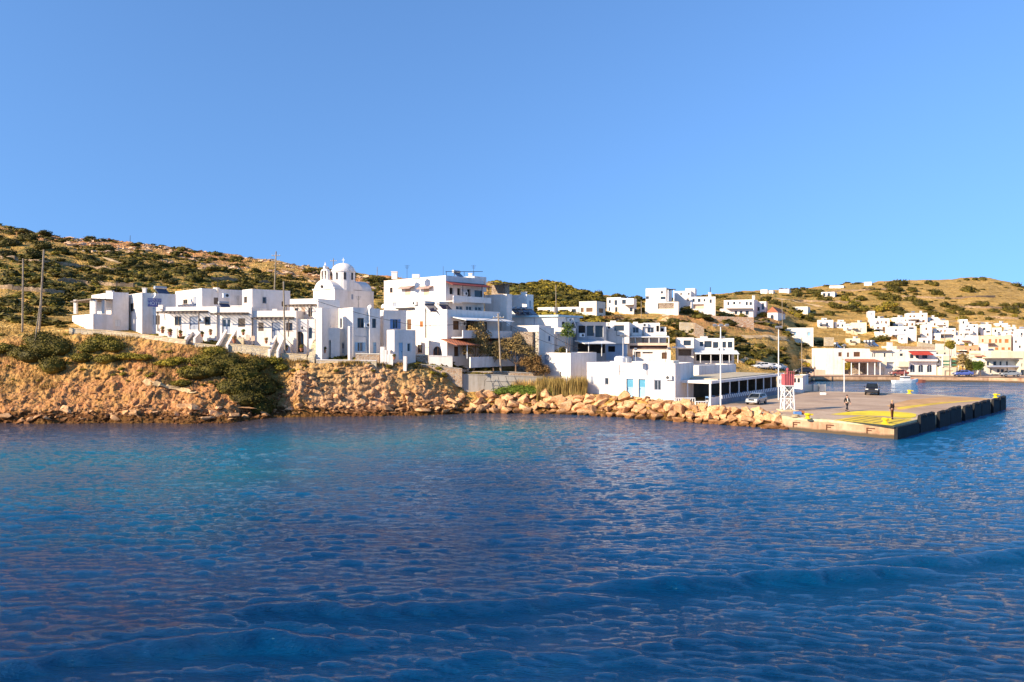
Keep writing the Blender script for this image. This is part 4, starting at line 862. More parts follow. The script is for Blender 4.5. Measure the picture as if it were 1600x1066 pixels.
fh(1079, 1054, 1086, 454.5, 484, 'wide white house with round headed windows beside the tallest hilltop house', wn('L', (1063, 1065.5, 458, 461), (1075, 1077.5, 457.5, 461), (1074, 1076, 466, 471)), D0=170, group=GH, extra=ex)
def ex(r, B):
    b2 = block(r, 1177, B.D-3.5, 12, 1126, -4, 482, 496, wn('L', (1148, 1152, 486, 491), (1165, 1170, 486, 492), (1156, 1160, 486, 491)), par=.1)
    onface(b2, 'L', 1134, 1176, 480.5, 482, 1.4, 'canopy', WHITE); chimney(B, 1177.5, 461.5, .6, .6)
fh(1178, 1131, 1184, 468, 496, 'broad two storey white house alone right of the hilltop pair, five upper windows', wn('L', (1136.5, 1139.5, 472, 477), (1145.5, 1149, 471.5, 476), (1154.5, 1157.5, 472, 475), (1165, 1168.5, 471.5, 477), (1171, 1175, 472, 477)), D0=170, group=GH, extra=ex)
def ex(r, B):
    g = MB(); C = B.C; z = B.zt; A_ = C+B.uL*B.L; m = C+B.uL*B.L/2; h = 1.6
    up = lambda p, w, zz: (*(p+B.uR*w), zz)
    g.add([up(C-B.uL*.2, -.2, z+.01), up(m, -.2, z+h), up(A_+B.uL*.2, -.2, z+.01), up(C-B.uL*.2, B.W+.2, z+.01), up(m, B.W+.2, z+h), up(A_+B.uL*.2, B.W+.2, z+.01)], [(0, 1, 2), (5, 4, 3), (0, 3, 4, 1), (1, 4, 5, 2), (2, 5, 3, 0)]); g.build('tiled_roof', RTILE, r)
fh(1215, 1199, 1227, 488, 501, 'small white chapel with a red tiled pitched roof on the straw slope', [('L', 1204, 1209, 492, 499, 'arch', DMETAL)], D0=170, group=GH, extra=ex, name='chapel', cat='chapel')
fh(1197, 1181, 1199, 471, 495, 'white house with open square pergola frame left of the chapel', wn('L', (1183, 1187, 480, 486), (1190, 1194, 474, 484)), D0=170, group=GH)
fh(1262, 1239, 1266, 479, 493, 'pale stone cottage half hidden by trees right of the chapel', wn('L', (1250, 1254, 486, 491)), m=WARM, D0=180, group=GH)
def ex(r, B):
    w = MB(); a_ = P(1288, 535, B.D-1); b_ = P(1303, 534, B.D-1); w.prism([(a_[0], a_[1]), (b_[0], b_[1]), (b_[0], b_[1]+.3), (a_[0], a_[1]+.3)], a_[2]-1, a_[2]+1.3); w.build('garden_wall', PSTONE, r)
fh(1271, 1227, 1291, 512, 534, 'isolated white bungalow with turquoise windows in the dry grass', wn('L', (1229.5, 1232.5, 519, 524), (1241, 1244.5, 519, 524), (1261.5, 1267, 519, 525), m=SKYP)+wn('R', (1275, 1278, 520, 529), (1282.5, 1288, 519, 525), m=GREYP), D=hitD(1271, 534, 170)-9, a=16, extra=ex, m=WARM, group=GH)
GR = 'small houses on the ridge line'
for (c, L, Rr, t, b, lb, w) in [(1199, 1188, 1203, 452.5, 459, 'tiny white house leftmost on the skyline ridge', []), (1233, 1217, 1236, 451.5, 459, 'long tiny white house on the skyline, right of two smaller ones', []),
   (1208, 1201, 1211, 454, 459, 'smallest white hut between two ridge line houses', []), (1304, 1283, 1308, 456, 465, 'white house with dark columned porch just below the ridge', [(1286, 1290, 458, 463), (1293, 1297, 458, 463)]),
   (1318, 1296, 1322, 446, 451, 'pale house with brown walls on the skyline above the columned porch house', []), (1362, 1350, 1366, 440.5, 447, 'bright white cube highest on the skyline ridge', [])]:
    fh(c, L, Rr, t, b, lb, wn('L', *w), D0=200, group=GR)
V = [
 (1302, 1277, 1308, 500, 513, 'white house with grey side wall under the columned porch house', [(1281, 1285, 504, 510), (1290, 1294, 504, 509)], WHITE),
 (1321, 1304, 1325, 503, 514, 'small low white annex house left of the pink veranda house', [(1308, 1311, 507, 511), (1315, 1318, 507, 511)], WHITE),
 (1354, 1330, 1360, 504, 521, 'cream house with purple shaded veranda at the village left edge', [(1333, 1336, 513, 517), (1338, 1341, 513, 517), (1344, 1347, 513, 517)], CREAM),
 (1367, 1357, 1371, 486, 500, 'white turret like house topmost at the village left edge', [(1360, 1363, 489, 493)], WHITE),
 (1390, 1360, 1396, 497.5, 513, 'white house with striped awning veranda below the turret house', [(1370, 1373, 502, 506), (1376, 1379, 502, 506), (1383, 1386, 502, 506)], WHITE),
 (1414, 1395, 1419, 496, 508, 'small white cube with one window beside the long shaded roof', [(1402, 1404.5, 499, 502), (1408, 1410, 500, 504)], WHITE),
 (1449, 1417, 1454, 489, 507, 'highest white village block with a row of arched upper windows', [(1421, 1424, 493, 496), (1427, 1430, 493, 496), (1440, 1443, 492, 495), (1432, 1436, 500, 504), (1441, 1445, 500, 504)], WHITE),
 (1432, 1389, 1441, 510, 534, 'large white block with two small windows and a blue panel mid village', [(1398.5, 1401.5, 514.5, 518), (1412, 1415.5, 514.5, 518), (1420, 1428, 511.5, 514.5), (1406, 1408, 527, 530), (1417, 1423, 528, 533)], WHITE),
 (1456, 1441, 1460, 507, 532, 'narrow white house stepping down right of the large mid village block', [(1446, 1449, 512, 516), (1448, 1451, 521, 526)], WHITE),
 (1482, 1456, 1486, 501, 514, 'white house with one tall dark slit window', [(1475, 1477.5, 504, 511), (1459, 1462, 505, 509)], WHITE),
 (1493, 1460, 1497, 513, 532, 'two storey white house with dark brown balcony lines', [(1464, 1467, 516, 518.5), (1469, 1472, 516, 518.5), (1475, 1478, 516, 518.5), (1488, 1491, 516, 518), (1470, 1472.5, 524, 528), (1488, 1491, 523, 525.5)], WHITE),
 (1528, 1502, 1532, 506.5, 525, 'white block with two round windows at the top right of village', [(1510, 1512.5, 508.5, 511.5), (1521, 1524, 508.5, 511.5), (1505, 1515, 522, 523.5), (1513, 1516, 514, 518)], WHITE),
 (1549, 1532, 1553, 507, 524, 'white house with angled shed roof right of the round windows block', [(1536, 1540, 512, 516), (1541, 1547, 517, 520)], WHITE),
 (1590, 1566, 1594, 518, 531, 'white house with tiny dark windows near the right picture edge', [(1572, 1574.5, 520.5, 523), (1580, 1583, 519, 522)], WHITE),
 (1612, 1591, 1618, 514, 543, 'tall white house cut by the right picture edge', [(1595, 1598, 520, 524), (1595, 1598, 529, 532), (1604, 1607, 520, 524)], WHITE),
 (1531, 1493, 1535, 524.5, 540, 'long plain white house with a single pale green shutter', [(1496.5, 1499.5, 530, 533)], WHITE),
 (1544, 1531, 1546, 537, 553, 'blank white gable wall beside the pink house', [], WHITE),
 (1580, 1532, 1584, 524.5, 549, 'long pink two storey house with ground floor arches and orange shutters', [(1534, 1537, 530, 535), (1545, 1549, 530, 536), (1555, 1558, 530, 536), (1561, 1565, 530, 536), (1570, 1576, 530, 536), (1555, 1560, 543, 547), (1565, 1570, 543, 547), (1575, 1579, 543, 547)], PINK),
 (1529, 1489, 1532, 540.5, 553, 'low terracotta coloured house with small arched windows', [(1502, 1511, 547, 551.5), (1515, 1517.5, 545, 550), (1522, 1525, 546.5, 551)], TERRA),
]
vr = random.Random(9)
def village_extra(c, L, t, b):
    def f(r, B):
        w = c-L; h = b-t
        if w > 20:
            a = L+w*vr.uniform(.05, .4); e = a+w*vr.uniform(.3, .5); y = t+h*vr.uniform(.45, .58)
            onface(B, 'L', a, min(e, c-1), y, y+1.1, 1.5, 'veranda_roof', vr.choice([GREYWOOD, WHITE, RTILE, GREYP]), .01)
            block(r, min(e, c-1)+.5, B.D-2.2, 22, a-1, -1.8, y+h*.34, b+1, [], par=.05, below=2.5, name='terrace', m=vr.choice([WHITE, WARM, PSTONE]))
        if w > 14: chimney(B, L+w*vr.uniform(.3, .8), t-3.2, .5, 1.4); roof_box_v(B, L+w*vr.uniform(.2, .7))
    return f
def roof_box_v(B, px):
    D = B.D+2.; x = (px-CX)*D/F; g = MB(); g.tube([(x-.5, D, B.zt+.35), (x+.5, D, B.zt+.35)], .28, 8); g.build('water_tank', vr.choice([METAL, GREYP, WP]), B.root)
for (c, L, Rr, t, b, lb, w, m) in V: fh(extra=village_extra(c, L, t, b), c=c, L=L, Rr=Rr, t=t, b=b, label=lb, op=wn('L', *w, m=(ORANGEW if 'orange' in lb else BROWNW if vr.random() < .3 else GREYP if vr.random() < .3 else WP)), D0=185, m=m, a=22)
for (c, L, Rr, t, b, lb, w, m) in []: fh(c, L, Rr, t, b, lb, wn('L', *w, m=(ORANGEW if 'orange' in lb else WP)), D0=185, m=m, a=22)
V2_ = [
 (1340, 1318, 1344, 509, 518, 'small white cottage tucked left of the cream veranda house', [(1323, 1326, 512, 516), (1332, 1335, 512, 516)], WHITE),
 (1384, 1369, 1388, 521, 530, 'tiny white outhouse above the big hedge', [(1374, 1377, 524, 528)], WARM),
 (1430, 1412, 1434, 502, 512, 'narrow white terrace house under the highest village block', [(1416, 1419, 505, 509), (1424, 1427, 505, 509)], WHITE),
 (1456, 1438, 1460, 528, 541, 'low white house at the foot of the narrow stepping house', [(1442, 1446, 532, 537), (1450, 1453, 532, 537)], WHITE),
 (1500, 1484, 1504, 519, 531, 'white cube with dark doorway right of the brown balcony house', [(1488, 1492, 523, 530)], WHITE),
 (1512, 1500, 1516, 499, 507, 'tiny white chapel like cube above the two round windows block', [(1504, 1507, 502, 506)], WHITE),
 (1575, 1556, 1579, 505, 514, 'white hut with flat roof highest near the right end', [(1562, 1565, 508, 511)], WHITE),
 (1588, 1572, 1592, 511, 520, 'white house with shaded terrace above the tiny dark windows house', [(1576, 1584, 514, 518)], WARM),
 (1344, 1322, 1348, 529, 537, 'tiny cream shed standing alone below the cream veranda house', [(1328, 1331, 531, 535)], CREAM),
 (1404, 1378, 1408, 541, 549, 'cream blank upper storey behind the long quay building chimney', [], CREAM),
 (1418, 1404, 1421, 524, 537, 'small white lower annex of the large mid village block', [(1408, 1410.5, 528, 531)], WHITE),
 (1470, 1454, 1474, 521, 533, 'small white cube squeezed left of the brown balcony house', [(1458, 1461, 525, 529)], WHITE),
 (1565, 1551, 1569, 512, 525, 'white cube with brown veranda right of the angled shed roof house', [(1554, 1557, 515, 519), (1559, 1563, 519, 524)], WHITE),
 (1600, 1583, 1606, 527, 549, 'white stepped house with tiny blue window right of the pink house', [(1586, 1589, 532, 536), (1592, 1595, 540, 544)], WHITE),
 (1520, 1498, 1524, 517, 527, 'low white terrace house under the two round windows block', [(1502, 1514, 521, 524)], WHITE),
 (1387, 1366, 1391, 507, 520, 'white lower terrace with dark doors under the striped awning house', [(1370, 1374, 511, 518), (1379, 1383, 511, 518)], WARM),
 (1412, 1396, 1416, 505, 513, 'low shaded house with purple roof left of the highest village block', [(1400, 1404, 507, 511)], GREYW),
 (1466, 1450, 1470, 496, 506, 'white annex with dark windows right of the highest village block', [(1454, 1457, 499, 503)], WHITE)]
for (c, L, Rr, t, b, lb, w, m) in V2_: fh(c, L, Rr, t, b, lb, wn('L', *w, m=BROWNW if vr.random() < .4 else WP), D0=183, m=m, a=22, extra=village_extra(c, L, t, b))
# waterfront row
GQ = 'buildings along the far quay'
def ex(r, B):
    b2 = block(r, 1419, B.D-.8, 4, 1359, -7, 549, 588, wn('L', (1363, 1365, 552, 558), (1366, 1368, 552, 558), (1381, 1384, 552, 558), (1394, 1395.5, 552, 557), (1406, 1411, 552.5, 556.5))+[('L', 1384, 1397, 566, 576, 'dark', GREYP, .5), ('L', 1367, 1382, 576, 585, 'dark', WARM, .3), ('L', 1403, 1416, 579, 586, 'dark', PINK, .5)], m=WARM, par=.2)
    for (p0, p1) in ((1367, 1382), (1401, 1417)): onface(b2, 'L', p0, p1, 565, 573, 1.2, 'awning', CREAM)
    onface(b2, 'L', 1360, 1393, 547.5, 549.2, .5, 'pergola', GREYWOOD); chimney(b2, 1390, 535, .9, 1.)
    slabR(1316, 1366, 561, 564, .02, 4., 'terrace_roof', RTILE, root=r, Bf=B, k='L')
    g = MB()
    for p_ in (1320, 1332, 1345, 1356, 1364): g.tube([fbp(B, 'L', p_, 585, 3.6), fbp(B, 'L', p_, 564, 3.6)], .1, 5)
    g.build('terrace_post', WP, r)
    for k_ in range(3): heater(r, (1357+k_*5-CX)*182/F, 182, B.zt+.4, 10, 1.)
    heater(r, (1310-CX)*178/F, 178, B.zt, 10, .9)
fh(1359, 1291, -9, 545, 587, 'long two storey white quay building with brown windows over a red roofed terrace', wn('L', (1310, 1315.5, 550.5, 557), (1323.5, 1327, 551, 558), (1334, 1344, 550, 557.5), m=BROWNW)+[('L', 1319, 1357, 567, 585, 'dark', DSTONE, 1.5)], a=2, m=WHITE, D=171.5, cat='building', name='quay_building', extra=ex, group=GQ)
def ex(r, B):
    slabR(1419.5, 1451, 549, 554, .02, 2.2, 'awning', REDAWN, root=r, Bf=B, k='L'); onface(B, 'L', 1418, 1462, 560.5, 564.5, 1.0, 'balcony', WHITE, .02)
    onface(B, 'L', 1418, 1463, 546.5, 548.4, .3, 'cornice', WARM)
fh(1463, 1419, -8, 547, 588, 'white quay building with three round arches and red awning above', wn('L', (1422, 1428, 553.5, 560), (1431, 1436, 553.5, 560), (1441, 1449, 554, 560))+[('L', 1422, 1430, 570, 582, 'arch', GREYP), ('L', 1435, 1443, 570, 582, 'arch', GREYP), ('L', 1448.5, 1456.5, 570, 582, 'arch', GREYP)], a=2, D=170, cat='building', name='quay_building', extra=ex, group=GQ, m=WHITE)
fh(1471, 1463.3, -7, 558, 588, 'narrow grey fronted quay building right of the three arches', wn('L', (1464.5, 1468, 560, 567), (1464.5, 1468, 571, 581)), a=2, D=170.3, cat='building', name='quay_building', group=GQ)
def ex(r, B):
    onface(B, 'L', 1536, 1590, 559.5, 561.5, 1.8, 'eaves', GREYWOOD); onface(B, 'L', 1541, 1589, 571, 573.5, 1.5, 'balcony', GREYP)
    onface(B, 'L', 1552, 1569, 585, 588, .5, 'bench', BROWNW)
fh(1592, 1540, -8, 561.5, 589, 'two storey cream quay building with long grey balcony at the far right', wn('L', (1542, 1546, 565, 571), (1552, 1557, 565, 571), (1562, 1565, 565, 571), (1572, 1575, 565, 571), (1547, 1550, 576, 583), (1558, 1562, 577, 582), (1564, 1569, 577, 582), (1573, 1575, 575, 588)), a=2, m=WARM, D=168, cat='building', name='quay_building', extra=ex, group=GQ)
fh(1640, 1594, -8, 563, 590, 'pale green shuttered quay building cut by the right picture edge', wn('L', (1596, 1598, 568, 573), (1603, 1606, 568, 573), (1595, 1601, 578, 588)), a=2, m=CREAM, D=166, cat='building', name='quay_building', group=GQ)
fh(1600, 1549, -10, 549, 562, 'ochre plastered house with flat roof above the cream quay building', [], a=4, m=CREAM, D=182, group=GQ)
fh(1535, 1512, -6, 554, 572, 'small cream house with tiled lean-to behind the quay trees', wn('L', (1516, 1520, 559, 562), (1528, 1532, 560, 566)), a=6, m=CREAM, D=182, group=GQ, extra=lambda r, B: slabR(1522, 1538, 553, 557, -2, 1., 'tiled_roof', RTILE, root=r, Bf=B, k='L'))
fh(1484, 1455, -6, 547, 560, 'cream single storey house behind the green railed pavilion', wn('L', (1463, 1466, 551, 556), (1475, 1478, 551, 556)), a=4, m=CREAM, D=184, group=GQ)
# green railed pavilion
r = bld('pavilion', 1485, 168, 588, 'open pavilion with green railings and flat white roof on the quay', 'pavilion', GQ)
pv = block(r, 1498, 168, 2, 1472, -5, 574, 589, [('L', 1476, 1490, 579, 588, 'dark', CREAM, .3)], m=CREAM, par=.1)
g = MB(); x0, x1 = (1471-CX)*168/F, (1499-CX)*168/F; z = Zp(556, 168); g.box(x0, x1, 167.5, 173.2, z, z+.25); g.build('canopy', WHITE, r)
for p_ in (1472.5, 1485, 1497.5):
    g = MB(); x = (p_-CX)*168/F; g.box(x-.09, x+.09, 167.9, 168.08, pv.zt, z-.002); g.build('post', WP, r)
g = MB()
for yy in (564, 569.5): zz = Zp(yy, 168.2); g.box(x0+.3, x1-.3, 168.1, 168.2, zz-.28, zz+.1)
g.build('railing', GREENP, r)
# ---------------------------------------------------------------- harbour office, taverna, kiosk
r = bld('harbour_building', 990, 85.5, 620, 'long low white harbour building with two pale blue doors behind the boulders', 'building')
HB = block(r, 1055, 88.5, 33, 917, -6.5, 568.5, 622, [('L', 923, 927.5, 588, 599.5, 'shut', GREYP), ('L', 945, 951, 590.5, 601.5, 'win', GREYP), ('L', 978.5, 989.5, 592, 621, 'door', SKYP, .3), ('L', 997.5, 1008.5, 592.5, 621, 'door', SKYP, .3),
   ('L', 1022, 1033, 594, 610, 'win', GREYP)], par=.18, below=1.2)
for q_ in ((978.5, 989.5), (997.5, 1008.5)):
    onface(HB, 'L', q_[0]+1.2, q_[1]-1, 594, 604.5, .06, 'fanlight', mat_glass('blue door glass', (.10, .30, .42)), -.24)
onface(HB, 'L', 1020.5, 1034.5, 592.6, 594, .04, 'window_surround', GREYP); onface(HB, 'L', 1020.5, 1034.5, 610, 611.3, .06, 'sill', GREYP)
for p_ in (967.5, 1010.5, 1042):
    g = MB(); g.tube([fbp(HB, 'L', p_, 570, .05), fbp(HB, 'L', p_, 586, .05)], .04, 5); g.build('drainpipe', GREYP, r)
onface(HB, 'L', 917, 1055, 567.6, 569, .05, 'cornice', WHITE)
g = MB(); q = P(970, 568, 94.5); g.lathe((q[0], q[1]+.5, q[2]-.3), [(.75, 0), (.75, 1.), (.55, 1.2), (.1, 1.25)], 14); g.build('water_tank', WP, r)
g = MB(); q = P(981, 567, 94.5); g.lathe((q[0], q[1]+.5, q[2]-.3), [(.6, 0), (.6, .9), (.45, 1.05), (.1, 1.1)], 14); g.build('water_tank', METAL, r)
block(r, 1052, 91.6, 33, 1042, -2, 563.5, 580, [], m=WARM, par=.05, below=.5)
HC = block(r, 1092, 104.5, 45, 1058, 1150, 571.5, 619, [], par=.15)
r = bld('taverna', 1150, 86, 625, 'seaside taverna with flat white veranda roof, posts and dark open interior', 'building')
C0 = P(1110, 597, 88)[:2]; a_ = R(38); uL = np.array([-math.cos(a_), math.sin(a_)]); uR = np.array([math.sin(a_), math.cos(a_)])
LL = 6.4; WW = solve(C0, uR, 1216); zt_ = Zp(595.5, 88); zf = 1.24
pt2 = lambda l, w: tuple(C0+uL*l+uR*w)
g = MB(); g.prism([pt2(-.2, -.2), pt2(-.2, WW+.2), pt2(LL, WW+.2), pt2(LL, -.2)], zt_-.32, zt_); g.build('veranda_roof', WHITE, r)
g = MB(); g.prism([pt2(.35, 3.), pt2(.35, WW-.5), pt2(LL, WW-.5), pt2(LL, 3.)], zt_+.004, zt_+.12); g.build('reed_cover', mat('reed matting', (.55, .47, .33), .9, .25, 9), r)
for i in range(9):
    p_ = pt2(.02, i*WW/8); g = MB(); g.tube([(p_[0], p_[1], zf-.2), (p_[0], p_[1], zt_-.325)], .085 if i else .13, 8); g.build('post', WP, r)
for i in (1, 2):
    p_ = pt2(i*LL/2.2, .02); g = MB(); g.tube([(p_[0], p_[1], zf-.2), (p_[0], p_[1], zt_-.325)], .085, 8); g.build('post', WP, r)
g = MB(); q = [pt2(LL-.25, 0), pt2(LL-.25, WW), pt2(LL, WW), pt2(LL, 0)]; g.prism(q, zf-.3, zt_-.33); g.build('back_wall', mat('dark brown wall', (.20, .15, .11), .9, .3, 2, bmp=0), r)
g = MB(); g.prism([pt2(0.3, .6), pt2(0.3, WW), pt2(LL-.3, WW), pt2(LL-.3, .6)], zf-.3, zf+.03); g.build('floor_slab', CONC, r)
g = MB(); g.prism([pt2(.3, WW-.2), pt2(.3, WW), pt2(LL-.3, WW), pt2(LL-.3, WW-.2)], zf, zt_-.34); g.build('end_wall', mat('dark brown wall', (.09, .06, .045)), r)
# striped canvas wind screens between the posts, with white and grey slanted bands
STR = None
def mat_stripe():
    m, t, p = newmat('striped canvas'); pos = wpos(t); d = t.nodes.new('ShaderNodeVectorMath'); d.operation = 'DOT_PRODUCT'; t.links.new(pos, d.inputs[0]); d.inputs[1].default_value = (uR[0], uR[1], .55)
    mm = t.nodes.new('ShaderNodeMath'); mm.operation = 'FRACT'; sc = t.nodes.new('ShaderNodeMath'); sc.operation = 'MULTIPLY'; sc.inputs[1].default_value = 1.45; t.links.new(d.outputs['Value'], sc.inputs[0]); t.links.new(sc.outputs[0], mm.inputs[0])
    c = ramp(t, mm.outputs[0], [(0, (.78, .78, .76)), (.45, (.78, .78, .76)), (.47, (.13, .16, .22)), (1, (.13, .16, .22))], 'LINEAR').outputs[0]
    t.links.new(c, p.inputs[0]); p.inputs['Roughness'].default_value = .8; return m
STR = mat_stripe(); CANV = mat('grey canvas', (.22, .24, .29), .7, .2, 3)
g = MB(); p0 = pt2(-.12, 0); p1 = pt2(-.12, 2.6); g.prism([pt2(-.15, .1), pt2(-.15, 2.5), pt2(-.05, 2.5), pt2(-.05, .1)], zf-.1, zf+1.0); g.build('low_wall', WHITE, r)
for i in range(1, 8):
    w0 = 2.65+(WW-2.8)*(i-1)/7; w1 = 2.65+(WW-2.8)*i/7-.06
    g = MB(); g.prism([pt2(-.35, w0), pt2(-.35, w1), pt2(-.28, w1), pt2(-.28, w0)], zf+.05, zf+.7); o = g.build('wind_screen', CANV, r)
    g = MB(); g.prism([pt2(-.37, w0), pt2(-.37, w1), pt2(-.27, w1), pt2(-.27, w0)], zf+.702, zf+1.15); g.build('striped_band', STR, o)
# terrace railing left of the taverna
def rail(name, pts, h, label, mtl, step=.22, cat='railing', rad=.025, group=None):
    p0 = Vector(pts[0]); e = empty(name, p0, label, cat, group)
    for i in range(len(pts)-1):
        a = Vector(pts[i]); b = Vector(pts[i+1]); n = max(1, int((b-a).length/step)); g = MB()
        for k in range(n+1):
            q = a.lerp(b, k/n); g.tube([q, q+Vector((0, 0, h))], rad, 4)
        g.build('balusters', mtl, e); g = MB(); g.tube([a+Vector((0, 0, h)), b+Vector((0, 0, h))], rad*1.5, 5); g.tube([a+Vector((0, 0, .12)), b+Vector((0, 0, .12))], rad, 4); g.build('handrail', mtl, e)
    return e
rail('railing', [(P(1034, 0, 87)[0], 87, 1.35), (P(1052, 0, 86.4)[0], 86.4, 1.35)], 1.0, 'plain white double railing at the corner of the harbour building', WMETAL, .9, rad=.04)
rail('railing', [(P(1053, 0, 86.4)[0], 86.4, 1.3), (P(1086, 0, 86.6)[0], 86.6, 1.3)], 1.0, 'white picket railing of closely spaced bars left of the taverna', WMETAL, .28, rad=.05)
rail('railing', [(P(1087, 0, 86.4)[0], 86.4, .95), (P(1107, 0, 86.6)[0], 86.6, .95)], .95, 'lower white picket railing nearest the taverna corner post', WMETAL, .28, rad=.05)
# taverna furniture: tables and chairs glimpsed inside
def make_table(loc, label):
    e = empty('taverna_table', loc, label, 'table', 'tables inside the taverna'); x, y, z = loc
    g = MB(); g.lathe((x, y, z+.7), [(.42, 0), (.45, .02), (.45, .05), (.42, .06)], 12); g.build('table_top', WP, e)
    g = MB(); g.tube([(x, y, z+.03), (x, y, z+.7)], .04, 6); g.lathe((x, y, z), [(.25, 0), (.22, .03), (.04, .05)], 10); g.build('leg', WMETAL, e); return e
def make_chair(loc, rz, label):
    x, y, z = loc; e = empty('taverna_chair', loc, label, 'chair', 'chairs inside the taverna'); c, s = math.cos(rz), math.sin(rz); T = lambda a, b, h: (x+a*c-b*s, y+a*s+b*c, z+h)
    bm_ = mat('blue chair paint', (.12, .25, .5), .5, .1, 5)
    g = MB(); g.obox(T(0, 0, .45), (.2*c, .2*s, 0), (-.2*s, .2*c, 0), (0, 0, .02)); g.build('seat', WP, e)
    g = MB(); g.obox(T(0, .19, .85), (.2*c, .2*s, 0), (-.015*s, .015*c, 0), (0, 0, .1)); g.build('backrest', bm_, e)
    for (a, b) in ((-.17, -.17), (.17, -.17), (-.17, .17), (.17, .17)):
        g = MB(); g.tube([T(a, b, 0), T(a, b, .43 if b < 0 else .95)], .02, 4); g.build('leg', bm_, e)
for i in range(6):
    q = C0+uL*1.4+uR*(3.2+i*2.1); make_table((q[0], q[1], zf+.03), 'round white table in the taverna, one of the row behind the striped screens')
    for sg_ in (-1, 1):
        q2 = q+uR*.75*sg_; make_chair((q2[0], q2[1], zf+.03), math.atan2(-uR[0]*sg_, uR[1]*sg_), 'blue and white chair at a round taverna table behind the striped screens')
# kiosk and fences beyond the apron
r = bld('kiosk', 1248, 111, 611, 'small white harbour kiosk with two dark windows and shaded grey side', 'kiosk')
KB = block(r, 1254, 110, 30, 1238, 1263, 587.5, 611.5, [('L', 1240.5, 1244, 591, 598, 'fw'), ('L', 1246, 1250, 591, 598, 'fw')], par=.08, below=.4)
onface(KB, 'L', 1237.5, 1254.5, 587, 588.6, .25, 'eaves', PINK)
r = bld('kiosk', 1218, 114, 608, 'white ticket hut with pale panel right behind the taverna lamp post', 'kiosk')
KC = block(r, 1226, 114, 20, 1214, 1231, 587.5, 611, [('L', 1217, 1222, 593, 600, 'fw', GREYP)], par=.08, below=.4)
for i, (p0, p1, lb) in enumerate([(1256, 1269.5, 'white panel fence section nearest the kiosk'), (1271, 1279.5, 'middle white panel fence section beyond the pier apron'), (1280.5, 1290, 'white panel fence section at the water end')]):
    a = P(p0, 612, 112); b = P(p1, 612, 112.6); e = empty('fence_panel', a, lb, 'fence', 'white fence panels by the kiosk'); z = 1.25
    g = MB(); g.prism([(a[0], a[1]), (b[0], b[1]), (b[0], b[1]+.06), (a[0], a[1]+.06)], z+.15, z+1.15); g.build('panel', WARM, e)
    for q in (a, b):
        g = MB(); g.tube([(q[0], q[1]-.04, z-.02), (q[0], q[1]-.04, z+1.22)], .05, 5); g.build('post', METAL, e)
# ---------------------------------------------------------------- pier and apron
ZA = 1.32
def G(px, py, z=ZA): D = F*(CH-z)/(py-CY); return ((px-CX)*D/F, D)
PA, PB, PC = (28.1, 74.7), (35.1, 67.8), (65.2, 98.0)
poly = [PB, PC, (57.5, 108.5), (50, 112.2), (44.5, 113.2), (37, 118), (30, 112), (22.5, 94), (22.2, 88.2), (24.4, 84.2), (26.6, 79.4), PA]
def mat_pier():
    m, t, p = newmat('pier concrete'); pos = wpos(t)
    n = noi(t, pos, .8, 6, .65); n2 = noi(t, vscale(t, pos, (1.2, 1.2, .25)), 1.3, 5, .6)
    c = ramp(t, n, [(.3, (.36, .20, .11)), (.6, (.58, .38, .23))]).outputs[0]
    c = mixc(t, 1., c, ramp(t, n2, [(.3, (.62, .55, .5)), (.55, (1, 1, 1))]).outputs[0], 'MULTIPLY')
    sz = t.nodes.new('ShaderNodeSeparateXYZ'); t.links.new(pos, sz.inputs[0])
    mz = t.nodes.new('ShaderNodeMath'); mz.operation = 'MULTIPLY_ADD'; t.links.new(n, mz.inputs[0]); mz.inputs[1].default_value = -.5; t.links.new(sz.outputs[2], mz.inputs[2])
    c = mixc(t, ramp(t, mz.outputs[0], [(0., (1, 1, 1)), (.22, (0, 0, 0))]).outputs[0], c, (.10, .065, .035))
    t.links.new(c, p.inputs[0]); p.inputs['Roughness'].default_value = .9; bump(t, p, n, .6, .05); return m
PIERM = mat_pier()
def mat_asphalt():
    m, t, p = newmat('worn quay surface'); pos = wpos(t); n = noi(t, pos, .22, 6, .6); n2 = noi(t, pos, 5, 5, .7); n3 = noi(t, vscale(t, pos, (.12, .5, 1)), 1.2, 4)
    c = ramp(t, n, [(.3, (.40, .27, .17)), (.5, (.50, .35, .23)), (.7, (.60, .45, .30))]).outputs[0]
    c = mixc(t, 1., c, ramp(t, n2, [(.3, (.8, .8, .8)), (.7, (1.05, 1.05, 1.05))]).outputs[0], 'MULTIPLY')
    c = mixc(t, 1., c, ramp(t, n3, [(.32, (.78, .74, .70)), (.5, (1, 1, 1))]).outputs[0], 'MULTIPLY')
    t.links.new(c, p.inputs[0]); p.inputs['Roughness'].default_value = .85; bump(t, p, n2, .4, .02); return m
ASPH = mat_asphalt()
CAP = mat('pale capping concrete', (.70, .56, .34), .85, .25, 2.5, bmp=.5, bd=.03)
g = MB(); g.prism(poly, -2.5, ZA-.24); pier = g.build('pier', PIERM); tag(pier, kind='structure')
g = MB(); g.prism([(x+(0.06 if 0 else 0), y) for x, y in poly], ZA-.238, ZA); o = g.build('pavement', CAP); tag(o, kind='structure')
def sheet(name, pts, z, m, kind='structure'):
    g = MB(); g.add([(x, y, z) for x, y in pts], [tuple(range(len(pts)))]); o = g.build(name, m); tag(o, kind=kind); return o
fx, fy = (35.1-28.1), (67.8-74.7); fl = math.hypot(fx, fy); un = np.array([fx, fy])/fl; ur = np.array([30.1, 30.2]); ur /= np.linalg.norm(ur)
ins = .7
